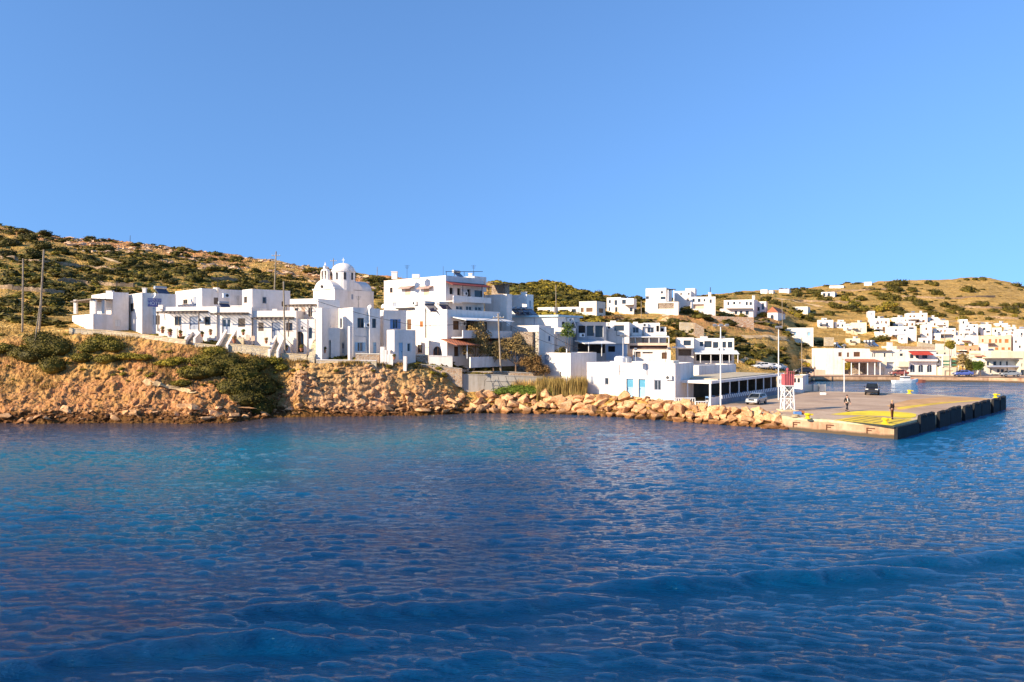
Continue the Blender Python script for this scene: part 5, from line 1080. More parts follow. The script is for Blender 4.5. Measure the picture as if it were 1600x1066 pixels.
asp = [tuple(np.array(PB)-un*ins+ur*(1.1)), tuple(np.array(PC)-un*ins-ur*.5), (57., 107.6), (49.8, 111.4), (44.2, 112.4), (37, 117), (30.4, 111), (23.2, 94), (23., 88.6), (25.2, 84.4), (27.3, 80), tuple(np.array(PA)+ur*1.3+un*.5)]
sheet('road', asp, ZA+.004, ASPH)
YW = mat('worn yellow marking', (.95, .70, .0), .6, .2, 1.6, bmp=.2); YO = mat('faded ochre marking', (.88, .62, .04), .7, .3, 1.2, bmp=.2); TAR = mat('worn tar strip', (.16, .10, .05), .8, .3, 2)
band = [G(*q) for q in ((1297, 647.5), (1316, 644.8), (1340, 642.6), (1364, 641.8), (1395, 643), (1422, 645.2), (1432, 647), (1431, 651), (1421, 654.8), (1400, 652.5), (1382, 650.5), (1345, 649.2), (1315, 648.8))]
sheet('road_marking', band, ZA+.008, YW)
sheet('road_marking', [G(*q) for q in ((1302, 656.6), (1393, 665.2), (1428, 656), (1347, 649.8))], ZA+.0075, YO)
for i in range(5):
    t0 = i/5+.08; t1 = t0+.035; L0 = np.array((1309, 656.2)); L1 = np.array((1388, 663.2)); R0 = np.array((1349, 650.4)); R1 = np.array((1421, 656.6))
    q = [G(*(L0+(L1-L0)*t0)), G(*(L0+(L1-L0)*t1)), G(*(R0+(R1-R0)*t1)), G(*(R0+(R1-R0)*t0))]; sheet('road_marking', q, ZA+.0115, TAR)
sheet('road_stain', [G(*q) for q in ((1405, 642), (1450, 634), (1500, 628.6), (1546, 624.2), (1528, 621), (1470, 620.5), (1420, 625), (1385, 634))], ZA+.0068, mat('ochre stained concrete', (.62, .36, .15), .85, .3, .5, bmp=.3))
sheet('road_marking', [G(*q) for q in ((1400, 637), (1436, 632.5), (1470, 628.8), (1530, 625.5), (1530, 626.2), (1475, 630.5), (1440, 635), (1405, 640))], ZA+.008, YO)
# low quay kerb along the far shore
g = MB(); 
for (pa, Da, pb, Db) in ((1262, 165.6, 1400, 164.6), (1400, 164.6, 1545, 161.6), (1545, 161.6, 1700, 152)):
    xa, xb = (pa-CX)*Da/F, (pb-CX)*Db/F; g.prism([(xa, Da), (xb, Db), (xb, Db+3.2), (xa, Da+3.2)], -1.5, 1.0)
g.prism([(62., 155.5), (67, 165.4), (67.3, 168.5), (54, 168), (50, 150)], -1.5, .99)
o = g.build('quay', PIERM); tag(o, kind='structure')
g = MB(); 
for (pa, Da, pb, Db) in ((1262, 166.2, 1400, 165.2), (1400, 165.2, 1545, 162.2), (1545, 162.2, 1700, 152.6)):
    xa, xb = (pa-CX)*Da/F, (pb-CX)*Db/F; g.add([(xa, Da, 1.12), (xb, Db, 1.12), (xb, Db+13, 1.3), (xa, Da+13, 1.3)], [(0, 1, 2, 3)])
o = g.build('promenade', mat('pinkish paving', (.52, .36, .26), .85, .2, 1.5)); tag(o, kind='structure')
# F shaped steel brackets sunk in the pier face, fenders, bollards, tyres
def on_front(px):  # point on front-left face
    A_ = np.array(PA); s = solve(A_, un, px); return A_+un*s
for i, (px_, lb) in enumerate(((1239, 'left'), (1291, 'middle'), (1354, 'right'))):
    c = on_front(px_); n = np.array([-ur[0], -ur[1]])*1.0; z = .62; g = MB(); hb = lambda a, b, z0, z1: g.obox((*(c+un*(a+b)/2+n*.03), (z0+z1)/2), (*(un*(b-a)/2), 0), (*(n*.04), 0), (0, 0, (z1-z0)/2))
    hb(0, .08, z-.3, z+.24); hb(.081, .75, z+.16, z+.24); hb(.081, .45, z-.04, z+.03)
    e = g.build('bracket', mat('rusted steel', (.14, .05, .025), .8, .3, 8)); tag(e, 'rusty F shaped steel bracket set in the pier front, %s one of three' % lb, 'bracket', 'brackets on the pier front')
def edgeR(px): s = solve(np.array(PB), ur, px); return np.array(PB)+ur*s
nR = np.array([ur[1], -ur[0]])
fend = [(1396.5, 1431, -.10), (1433, 1456, .32), (1463, 1480, .22), (1480.6, 1497, .34), (1503, 1515, .2), (1518, 1529, .26), (1529.8, 1543, .3), (1548, 1557.5, .24), (1559, 1567.5, .34)]  # first entry is an added panel: shade of the pier side as black
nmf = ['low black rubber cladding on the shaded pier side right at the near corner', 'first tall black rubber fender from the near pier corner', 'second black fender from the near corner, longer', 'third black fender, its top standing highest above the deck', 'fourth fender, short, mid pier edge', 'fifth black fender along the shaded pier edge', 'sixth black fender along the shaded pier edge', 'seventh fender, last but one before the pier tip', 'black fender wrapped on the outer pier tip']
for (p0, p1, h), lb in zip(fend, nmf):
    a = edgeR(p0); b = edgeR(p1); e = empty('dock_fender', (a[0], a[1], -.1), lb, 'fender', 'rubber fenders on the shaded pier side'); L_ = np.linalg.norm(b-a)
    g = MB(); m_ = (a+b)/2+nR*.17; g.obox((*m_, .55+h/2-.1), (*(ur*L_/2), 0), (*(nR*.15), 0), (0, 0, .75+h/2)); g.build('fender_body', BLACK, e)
    k = max(2, int(L_/.75)); g = MB()
    if h < 0: continue
    for i in range(k):
        q = a+(b-a)*(i+.5)/k+nR*.17; g.tube([(*(q-ur*.3), ZA+h-.02), (*(q+ur*.3), ZA+h-.02)], [.16+.04*(i % 3), .2-.03*(i % 2)], 8)
    g.build('rubber_rolls', BLACK, e)
def torus(mb, c, ax, R0, r0, n=18, m=8):
    ax = Vector(ax).normalized(); u = ax.cross(Vector((0, 0, 1)) if abs(ax.z) < .9 else Vector((1, 0, 0))).normalized(); w = ax.cross(u); V = []
    for i in range(n):
        a = 2*math.pi*i/n; d = u*math.cos(a)+w*math.sin(a)
        for k in range(m): b = 2*math.pi*k/m; V.append(Vector(c)+d*(R0+r0*math.cos(b))+ax*r0*math.sin(b))
    mb.add(V, [(i*m+k, i*m+(k+1) % m, ((i+1) % n)*m+(k+1) % m, ((i+1) % n)*m+k) for i in range(n) for k in range(m)])
q = edgeR(1430)+nR*.15; g = MB(); torus(g, (q[0], q[1], .35), (nR[0], nR[1], 0), .42, .12); o = g.build('tyre', mat('sun bleached rubber', (.22, .16, .12), .8, .3, 4), smooth=True); tag(o, 'pale old tyre hanging from the pier edge near its corner', 'tyre')
for (px_, py_, lb) in ((1262, 654.5, 'yellow bollard on the pale pier rim above the left bracket'), (1383, 662, 'yellow bollard nearest the pier corner'), (1421, 615.2, 'distant yellow bollard on the far pier edge, right of pickup'), (1555.5, 621.6, 'yellow bollard at the outer tip of the pier')):
    x, y = G(px_, py_); e = empty('bollard', (x, y, ZA), lb, 'bollard', 'yellow mooring bollards on the pier')
    g = MB(); g.lathe((x, y, ZA), [(.34, 0), (.34, .05), (.19, .09), (.17, .3), (.3, .38), (.32, .46), (.22, .54), (.03, .57)], 14); g.build('bollard_body', YEL, e, smooth=False)
    g = MB(); g.obox((x+.1, y-.12, ZA+.43), (.36, .0, 0), (0, .11, 0), (0, 0, .07)); g.build('horn', YEL, e)
# mooring rope heap / rubble on the rim
# ---------------------------------------------------------------- boulders
def mat_rock(name, a, b, wet=True):
    m, t, p = newmat(name); pos = wpos(t); tc = t.nodes.new('ShaderNodeTexCoord'); oi = t.nodes.new('ShaderNodeObjectInfo')
    n = noi(t, pos, 1.6, 6, .65); n2 = noi(t, pos, 7, 5, .65); v = N(t, 'ShaderNodeTexVoronoi', i_Scale=1.9, feature='DISTANCE_TO_EDGE'); t.links.new(pos, v.inputs['Vector'])
    c = mixc(t, ramp(t, n, [(.35, (0, 0, 0)), (.65, (1, 1, 1))]).outputs[0], a, b)
    c = mixc(t, 1., c, ramp(t, n2, [(.3, (.68, .64, .6)), (.62, (1.08, 1.06, 1.03))]).outputs[0], 'MULTIPLY')
    c = mixc(t, 1., c, ramp(t, oi.outputs['Random'], [(0, (.70, .64, .58)), (.5, (1, .92, .82)), (1, (1.12, 1.1, 1.05))]).outputs[0], 'MULTIPLY')
    c = mixc(t, 1., c, ramp(t, v.outputs['Distance'], [(.0, (.6, .55, .5)), (.05, (1, 1, 1))]).outputs[0], 'MULTIPLY')
    sz = t.nodes.new('ShaderNodeSeparateXYZ'); t.links.new(pos, sz.inputs[0]); mz = t.nodes.new('ShaderNodeMath'); mz.operation = 'MULTIPLY_ADD'; t.links.new(n, mz.inputs[0]); mz.inputs[1].default_value = -.5; t.links.new(sz.outputs[2], mz.inputs[2])
    c = mixc(t, ramp(t, mz.outputs[0], [(0., (1, 1, 1)), (.3, (0, 0, 0))]).outputs[0], c, mixc(t, 1., c, (.36, .28, .2), 'MULTIPLY'))
    t.links.new(c, p.inputs[0]); p.inputs['Roughness'].default_value = .88; p.inputs['Specular IOR Level'].default_value = .2; bump(t, p, n2, .8, .07); return m
ROCK = mat_rock('orange limestone', (.56, .31, .15), (.78, .53, .31))
def rock_mesh(seed, npt=16, sub=2, amp=.06):
    r = random.Random(seed); bm = bmesh.new()
    for i in range(npt):
        v = Vector((r.gauss(0, 1), r.gauss(0, 1), r.gauss(0, 1))).normalized()*r.uniform(.8, 1.05); bm.verts.new((v.x, v.y*.85, v.z*.72))
    rr = bmesh.ops.convex_hull(bm, input=bm.verts); bmesh.ops.delete(bm, geom=[e for e in rr['geom_unused'] if isinstance(e, bmesh.types.BMVert)], context='VERTS')
    if sub:
        bmesh.ops.bevel(bm, geom=bm.edges[:], offset=.045, segments=1, affect='EDGES'); bmesh.ops.triangulate(bm, faces=bm.faces[:])
        for _ in range(sub-1): bmesh.ops.subdivide_edges(bm, edges=bm.edges[:], cuts=1, use_grid_fill=True)
        for v in bm.verts: v.co += v.co.normalized()*amp*mnoise.fractal(v.co*2.3+Vector((seed, 0, 0)), 1., 2., 3)*2.2
    me = bpy.data.meshes.new('boulder'); bm.to_mesh(me); bm.free(); me.materials.append(ROCK); return me
RM = [rock_mesh(s, 9+s % 6, 2, .05) for s in range(14)]
rr = random.Random(3)
def blabel(px, row, s):
    z = 'waterline' if row == 0 else ('lower middle' if row == 1 else ('middle' if row == 2 else 'upper middle' if row == 3 else 'crest'))
    w = 'below the concrete wall and green bush' if px < 850 else 'below the dry reeds' if px < 917 else 'below the pale blue harbour doors' if px < 1020 else 'below the white picket railing' if px < 1110 else 'below the taverna screens' if px < 1180 else 'between parked car and pier'
    return '%s tan boulder, %s row, %s' % ('huge' if s > 1.25 else 'large' if s > .95 else 'mid sized' if s > .7 else 'small', z, w)
cnt = 0
for row, (u_, sp, zr) in enumerate(((.0, 1.15, -.05), (.65, 1.1, .1), (1.25, 1.15, .1), (1.8, 1.2, .05), (2.25, 1.4, -.1))):
    px = 733.+row*6
    while px < 1233:
        nd_, nz_ = nodes_at(px); k = int(u_); D = nd_[k]+(nd_[k+1]-nd_[k])*(u_-k)+rr.uniform(-.25, .25)
        if px > 1195 and row == 4: break
        s = rr.choice([.55, .75, .9, 1.05, 1.3, 1.45])*rr.uniform(.9, 1.1)*(.86 if row < 4 else .72); x = (px-CX)*D/F; z = gz(x, D)+zr+s*.18
        o = bpy.data.objects.new('boulder', RM[rr.randrange(14)]); COL.objects.link(o); o.location = (x, D, z); o.scale = (s*rr.uniform(.9, 1.25), s*rr.uniform(.85, 1.1), s*rr.uniform(.8, 1.0)); o.rotation_euler = (rr.uniform(-.5, .5), rr.uniform(-.5, .5), rr.uniform(0, 6.28))
        tag(o, blabel(px, row, s), 'boulder', 'boulders of the breakwater'); cnt += 1
        px += sp*F/D*rr.uniform(.85, 1.2)*(s*.8+.3)
print('boulders', cnt)
# chunky rocks on the natural shore, counted ones
for i in range(70):
    px = rr.uniform(-20, 728); u_ = rr.uniform(-.1, 1.7) if px > 440 else rr.uniform(-.1, 1.1)
    nd_, nz_ = nodes_at(px); k = max(0, int(u_)); D = nd_[k]+(nd_[k+1]-nd_[k])*(u_-k); s = rr.uniform(.3, .75)*(1.2 if px > 600 else 1); x = (px-CX)*D/F
    o = bpy.data.objects.new('shore_rock', RM[rr.randrange(14)]); COL.objects.link(o); o.location = (x, D, gz(x, D)+s*.2); o.scale = (s*1.3, s, s*.8); o.rotation_euler = (rr.uniform(-.4, .4), rr.uniform(-.4, .4), rr.uniform(0, 6))
    w = 'under the far left cliff' if px < 150 else 'left of the cove' if px < 320 else 'around the dark cove' if px < 440 else 'under the church cliff' if px < 600 else 'near the concrete wall'
    tag(o, '%s brown rock %s, %s' % ('large' if s > .6 else 'mid sized' if s > .42 else 'small', w, 'at the waterline' if u_ < .35 else 'just above the waterline' if u_ < .85 else 'higher on the bank'), 'rock', 'loose rocks along the natural shore')
def rubble(name, n, fn, s0, s1, m):
    Vs = []; Fs = []; base = []
    for k in range(6):
        me = rock_mesh(100+k, 9, 0); V = np.array([v.co[:] for v in me.vertices]); base.append((V, [tuple(p.vertices) for p in me.polygons])); bpy.data.meshes.remove(me)
    nv = 0
    for i in range(n):
        x, y, z = fn(); s = s0*(s1/s0)**(rr.random()**1.8); V, Fc = base[rr.randrange(6)]; a = rr.uniform(0, 6.28); c, sn = math.cos(a), math.sin(a)
        W_ = V*np.array([s*rr.uniform(.9, 1.5), s, s*rr.uniform(.5, .9)]); W_ = np.column_stack([W_[:, 0]*c-W_[:, 1]*sn, W_[:, 0]*sn+W_[:, 1]*c, W_[:, 2]+.25*W_[:, 0]*rr.uniform(-1, 1)])+np.array([x, y, z])
        Vs.append(W_); Fs += [tuple(nv+j for j in f) for f in Fc]; nv += len(V)
    o = mesh_np(name, np.vstack(Vs), Fs, m); tag(o, kind='stuff'); return o
def fshore():
    px = rr.uniform(-60, 735); u_ = rr.gauss(.45, .55) if px < 430 else rr.gauss(.75, .65); nd_, nz_ = nodes_at(px); u_ = max(-.35, min(u_, 2.2)); k = max(0, int(u_)); D = nd_[k]+(nd_[k+1]-nd_[k])*(u_-k); x = (px-CX)*D/F; return x, D, gz(x, D)
rubble('shore_rubble', 1700, fshore, .08, .42, mat_rock('shore limestone', (.42, .22, .10), (.68, .44, .24)))
def fgap():
    px = rr.uniform(728, 1233); u_ = rr.uniform(-.1, 2.3); nd_, nz_ = nodes_at(px); k = max(0, int(u_)); D = nd_[k]+(nd_[k+1]-nd_[k])*(u_-k); x = (px-CX)*D/F; return x, D, gz(x, D)+.05
rubble('breakwater_rubble', 500, fgap, .15, .45, ROCK)
def fhill():
    while True:
        px = rr.uniform(100, 640); u_ = rr.uniform(6.3, 7.0)
        if vn(px*.02, u_*6, 77) > -.1: break
    nd_, nz_ = nodes_at(px); D = nd_[6]+(nd_[7]-nd_[6])*(u_-6); x = (px-CX)*D/F; return x, D, gz(x, D)
rubble('hill_rubble', 1100, fhill, .3, 1.5, mat_rock('pale hill limestone', (.50, .34, .22), (.70, .53, .38)))
# ---------------------------------------------------------------- vegetation
def mat_leaf(name, a, b, c=None):
    m, t, p = newmat(name); pos = wpos(t); oi = t.nodes.new('ShaderNodeObjectInfo'); gn = t.nodes.new('ShaderNodeNewGeometry')
    n = noi(t, pos, .9, 4, .6); k = ramp(t, n, [(.32, a), (.66, b)]).outputs[0]
    k = mixc(t, 1., k, ramp(t, gn.outputs['Random Per Island'], [(0, (.55, .55, .5)), (1, (1.35, 1.3, 1.1))]).outputs[0], 'MULTIPLY')
    k = mixc(t, 1., k, ramp(t, oi.outputs['Random'], [(0, (.7, .72, .7)), (1, (1.15, 1.08, 1))]).outputs[0], 'MULTIPLY')
    t.links.new(k, p.inputs[0]); p.inputs['Roughness'].default_value = .7; p.inputs['Specular IOR Level'].default_value = .2; return m
LDARK = mat_leaf('dark shrub leaves', (.040, .038, .008), (.15, .125, .02)); LOLIVE = mat_leaf('olive shrub leaves', (.11, .095, .014), (.33, .26, .036))
LYEL = mat_leaf('yellow green scrub', (.16, .14, .018), (.40, .32, .04)); LDRY = mat_leaf('dry tamarisk leaves', (.20, .14, .06), (.40, .29, .13)); LGREEN = mat_leaf('fresh green leaves', (.06, .10, .015), (.15, .22, .03))
LRUST = mat_leaf('rusty dry leaves', (.16, .085, .03), (.34, .20, .08)); BARK = mat('bark', (.20, .13, .08), .9, .3, 6, bmp=.6)
def leafcloud(clumps, n, ls, r, up=.25, shell=.5):
    """clumps (x,y,z,rx,ry,rz) -> quads"""
    cl = np.array(clumps, float); vol = (cl[:, 3]*cl[:, 4]+cl[:, 4]*cl[:, 5]+cl[:, 3]*cl[:, 5]); vol /= vol.sum()
    k = r.choice(len(cl), n, p=vol); d = r.normal(size=(n, 3)); d /= np.linalg.norm(d, axis=1)[:, None]; d[:, 2] = np.where(d[:, 2] < -.35, -d[:, 2], d[:, 2])
    rad = (1-shell*r.random(n)**2.2)*(1+.22*vn(d[:, 0]*2.6+k*3.1, d[:, 1]*2.6+d[:, 2]*2.1, 7)+.2*vn(d[:, 0]*6+k, d[:, 2]*6+d[:, 1]*5, 8)+.14*np.abs(r.normal(size=n))*(r.random(n) < .35))
    Pc = cl[k, :3]+d*cl[k, 3:6]*rad[:, None]
    nn = d*.8+r.normal(size=(n, 3))*.65+np.array([0, 0, up]); nn /= np.linalg.norm(nn, axis=1)[:, None]
    u = np.cross(nn, r.normal(size=(n, 3))); u /= np.linalg.norm(u, axis=1)[:, None]; w = np.cross(nn, u); s = ls*(.6+.8*r.random(n))[:, None]
    V = np.stack([Pc-u*s*.5, Pc+w*s*.32, Pc+u*s*.5, Pc-w*s*.32], 1).reshape(-1, 3); Fq = np.arange(4*n).reshape(n, 4); return V, Fq
def core(clumps, k=.80):
    Vs = []; Fs = []; nv = 0
    for j, (x, y, z, rx, ry, rz) in enumerate(clumps):
        bm = bmesh.new(); bmesh.ops.create_icosphere(bm, subdivisions=2, radius=1)
        V = np.array([v.co[:] for v in bm.verts]); V *= (1+.15*vn(V[:, 0]*2.6+j*3.1, V[:, 1]*2.6+V[:, 2]*2.1, 7))[:, None]
        Fs += [tuple(nv+v.index for v in f.verts) for f in bm.faces]; Vs.append(V*np.array([rx, ry, rz])*k+np.array([x, y, z])); nv += len(V); bm.free()
    return np.vstack(Vs), Fs
def plant_mesh(name, clumps, n, ls, m, seed, corek=.8, shell=.5):
    r = np.random.default_rng(seed); V, Fq = leafcloud(clumps, n, ls, r, shell=shell); Fs = [tuple(f) for f in Fq.tolist()]
    if corek:
        V2, F2 = core(clumps, corek); n0 = len(V); V = np.vstack([V, V2]); Fs += [tuple(n0+i for i in f) for f in F2]
    me = bpy.data.meshes.new(name); me.from_pydata(V.tolist(), [], Fs); me.update(); me.materials.append(m); return me
def protos(m, seed, n=420, ls=.2, k=4):
    out = []
    for j in range(k):
        r = random.Random(seed+j); cl = [(0, 0, .30, .72, .72, .50)]
        for q in range(r.randint(2, 5)): a = r.uniform(0, 6.28); d = r.uniform(.25, .6); cl.append((d*math.cos(a), d*math.sin(a), r.uniform(.15, .45), r.uniform(.3, .5), r.uniform(.3, .5), r.uniform(.25, .45)))
        out.append(plant_mesh('shrub', cl, n, ls, m, seed+j, .82))
    return out
PD = protos(LDARK, 10); PO = protos(LOLIVE, 20); PY = protos(LYEL, 30); PR = protos(LRUST, 40, k=2); PDF = protos(LDARK, 50, 150, .3, 3); POF = protos(LOLIVE, 60, 150, .3, 3)
def put_shrub(px, D, s, meshes, label, group, cat='shrub', name='shrub', sz=None, sy=1., sink=.12):
    x = (px-CX)*D/F; o = bpy.data.objects.new(name, meshes[rr.randrange(len(meshes))]); COL.objects.link(o)
    o.location = (x, D, gz(x, D)-sink*s); o.scale = (s*rr.uniform(.85, 1.25), s*sy*rr.uniform(.8, 1.15), (sz or s)*rr.uniform(.75, 1.15)); o.rotation_euler = (rr.uniform(-.12, .12), rr.uniform(-.12, .12), rr.uniform(0, 6.28)); tag(o, label, cat, group); return o
# big bushes on the bluff
def big_bush(label, specs, n, ls, m, seed, name='bush', dz=0., kx=.8, kz=.62, kd=1.1):
    cl = []
    for (px, D, rx, ry, rz) in specs: D -= kd; rx *= kx; rz *= kz; x = (px-CX)*D/F; cl.append((x, D, gz(x, D)+rz*.3+dz, rx, ry, rz))
    c = np.array(cl); b = np.array([c[:, 0].mean(), c[:, 1].mean(), c[:, 2].min()-.5]); c[:, :3] -= b
    o = bpy.data.objects.new(name, plant_mesh(name, c.tolist(), n, ls, m, seed, .86)); COL.objects.link(o); o.location = b; tag(o, label, 'bush', 'bushes on the coastal bluff'); return o
big_bush('largest dark green bush, hanging over the dark cove', [(352, 90.6, 2.6, 1.8, 1.6), (330, 89.8, 2.2, 1.6, 1.3), (378, 90.4, 2.6, 1.9, 1.8), (398, 89.8, 2.2, 1.8, 1.9), (362, 88.0, 2.4, 1.5, 1.4), (384, 87.6, 2.2, 1.5, 1.5), (408, 88.6, 1.7, 1.5, 1.9), (306, 89., 2., 1.3, .9), (416, 90.4, 1.6, 1.4, 1.5), (400, 91.6, 1.8, 1.3, 1.3)], 19000, .2, LDARK, 1, kx=.94, kz=.8, kd=.7)
big_bush('olive green cushion bush spreading left of the largest dark bush', [(318, 91., 2.2, 1.4, 1.2), (297, 89.6, 1.8, 1.2, .9), (335, 92.2, 2., 1.2, 1.1), (284, 88.4, 1.5, 1., .7)], 6000, .19, LOLIVE, 2)
big_bush('round dark bush at the far left beneath the two leaning poles', [(72, 91.6, 2.3, 1.7, 1.7), (50, 91., 2., 1.5, 1.3), (92, 91.6, 1.8, 1.5, 1.4), (84, 89.6, 1.7, 1.4, 1.3), (32, 91.5, 1.6, 1.2, .9), (64, 93.2, 2.2, 1.3, 1.5)], 9500, .2, LDARK, 3, kx=.95, kz=.85, kd=.6)
big_bush('grey green bush directly below the terrace house', [(158, 92.4, 2., 1.3, 1.3), (140, 91.6, 1.7, 1.2, 1.1), (176, 91.8, 1.7, 1.2, 1.2), (128, 90.4, 1.5, 1.1, .9), (166, 90.2, 1.5, 1.1, .9)], 6500, .19, LOLIVE, 4, kx=.9, kz=.7, kd=.7)
big_bush('low yellow green bush left of centre below the first row house', [(200, 91, 1.6, .9, .7), (222, 90.8, 1.5, .9, .6)], 5000, .18, LYEL, 5)
big_bush('yellow green bush directly above the pale footpath on the bluff', [(262, 90.2, 1.7, .9, .7), (278, 90.8, 1.4, .9, .6)], 4200, .18, LYEL, 6)
big_bush('small olive bush on the cliff top under the third row house', [(428, 92.8, 1.3, .9, .8), (440, 92.5, 1., .8, .7)], 2600, .17, LYEL, 7)
big_bush('bright green bush spilling over the boulders under the concrete wall', [(806, 96.6, 2.1, .9, 1.2), (824, 96.2, 2, .9, 1.2), (842, 95.8, 1.7, .9, 1.), (786, 96.6, 1.6, .8, .9), (858, 95.6, 1.3, .8, 1.)], 6500, .17, LGREEN, 8, dz=.15)
big_bush('dark bush by the left cliff edge cut by the picture border', [(8, 93, 1.6, 1.2, 1.), (-12, 92.6, 1.8, 1.2, 1.1)], 3400, .19, LOLIVE, 9)
# small scrub dots on the bluff
def w_bluff(px): return 'left of the terrace house' if px < 110 else 'below the terrace house' if px < 220 else 'below the row houses' if px < 440 else 'on the bare cliff below the church' if px < 600 else 'below the garden walls'
for i in range(95):
    px = rr.uniform(-10, 715); u_ = rr.uniform(1.6, 3.2) if px < 440 else rr.uniform(2.2, 3.0)
    if px > 440 and rr.random() < .35: continue
    nd_, nz_ = nodes_at(px); k = int(u_); D = nd_[k]+(nd_[k+1]-nd_[k])*(u_-k); s = rr.uniform(.22, .6); kind = rr.choice([0, 1, 1, 2, 2])
    put_shrub(px, D, s, [PD, PO, PY][kind], '%s %s tuft %s' % ('tiny' if s < .4 else 'small', ['dark green', 'olive', 'yellow green'][kind], w_bluff(px)), 'scrub tufts on the coastal bluff', sz=s*.7)
# hillside shrubs: the largest ones as things
man = [(240, 424, 150, 3.2), (256, 430, 0, 2.6), (228, 436, 0, 2.4), (268, 440, 0, 2.2), (300, 436, 0, 3.4), (316, 428, 0, 2.8), (330, 420, 0, 2.6), (136, 402, 0, 3.4), (150, 410, 0, 2.8), (120, 396, 0, 3.), (206, 410, 0, 3.2), (222, 416, 0, 2.8), (250, 412, 0, 2.6), (370, 452, 0, 2.4), (392, 440, 0, 3.), (412, 436, 0, 3.4), (430, 440, 0, 3.), (446, 444, 0, 3.2),
 (464, 446, 0, 2.8), (380, 436, 0, 2.6), (345, 446, 0, 2.4), (497, 424, 0, 1.6), (20, 380, 0, 3.4), (44, 372, 0, 4.), (70, 384, 0, 3.6), (98, 392, 0, 3.4), (10, 398, 0, 3.2), (56, 400, 0, 3.), (14, 362, 0, 3.2), (36, 360, 0, 3.4), (72, 366, 0, 3.), (100, 374, 0, 2.8), (168, 384, 0, 2.6), (176, 396, 0, 2.4),
 (586, 438, 0, 3.4), (600, 446, 0, 3.), (574, 436, 0, 2.8), (560, 446, 0, 2.6), (595, 433, 0, 2.4), (610, 440, 0, 2.4), (15, 428, 0, 3.), (25, 440, 0, 2.6), (80, 420, 0, 2.4), (60, 436, 0, 2.4), (105, 430, 0, 2.6), (170, 425, 0, 2.6), (150, 440, 0, 2.2), (190, 440, 0, 2.4)]
def w_hill(px, py):
    if px < 170: a = 'above the leaning poles'
    elif px < 330: a = 'behind the first row house'
    elif px < 490: a = 'left of the church'
    elif px < 640: a = 'right of the church dome'
    elif px < 760: a = 'behind the tallest building'
    elif px < 905: a = 'behind the solar panels'
    elif px < 1060: a = 'near the tall stepped house'
    elif px < 1230: a = 'under the hilltop pair'
    elif px < 1400: a = 'above the bungalow'
    else: a = 'above the village'
    f = (py-352-(px*.17 if px < 700 else 95 if px < 1300 else 85))
    b = 'close under the skyline' if f < 14 else 'high up' if f < 32 else 'half way down' if f < 56 else 'low down'
    if px < 640: c = ['farthest left', 'left', 'middle', 'right', 'farthest right'][int(px % 160//32)] if px >= 0 else 'farthest left'
    else: c = ['farthest left', 'left', 'middle', 'right', 'farthest right'][min(4, int((px-640)%200//40))]
    return a+', '+b+', '+c
nsh = 0; taken = []
for (px, py, _, s) in man:
    D = hitD(px, py+4, 110)
    if D: s *= .78; put_shrub(px, D, s, PD, 'large dark shrub '+w_hill(px, py), 'shrubs scattered over the hills', sz=s*.85); nsh += 1
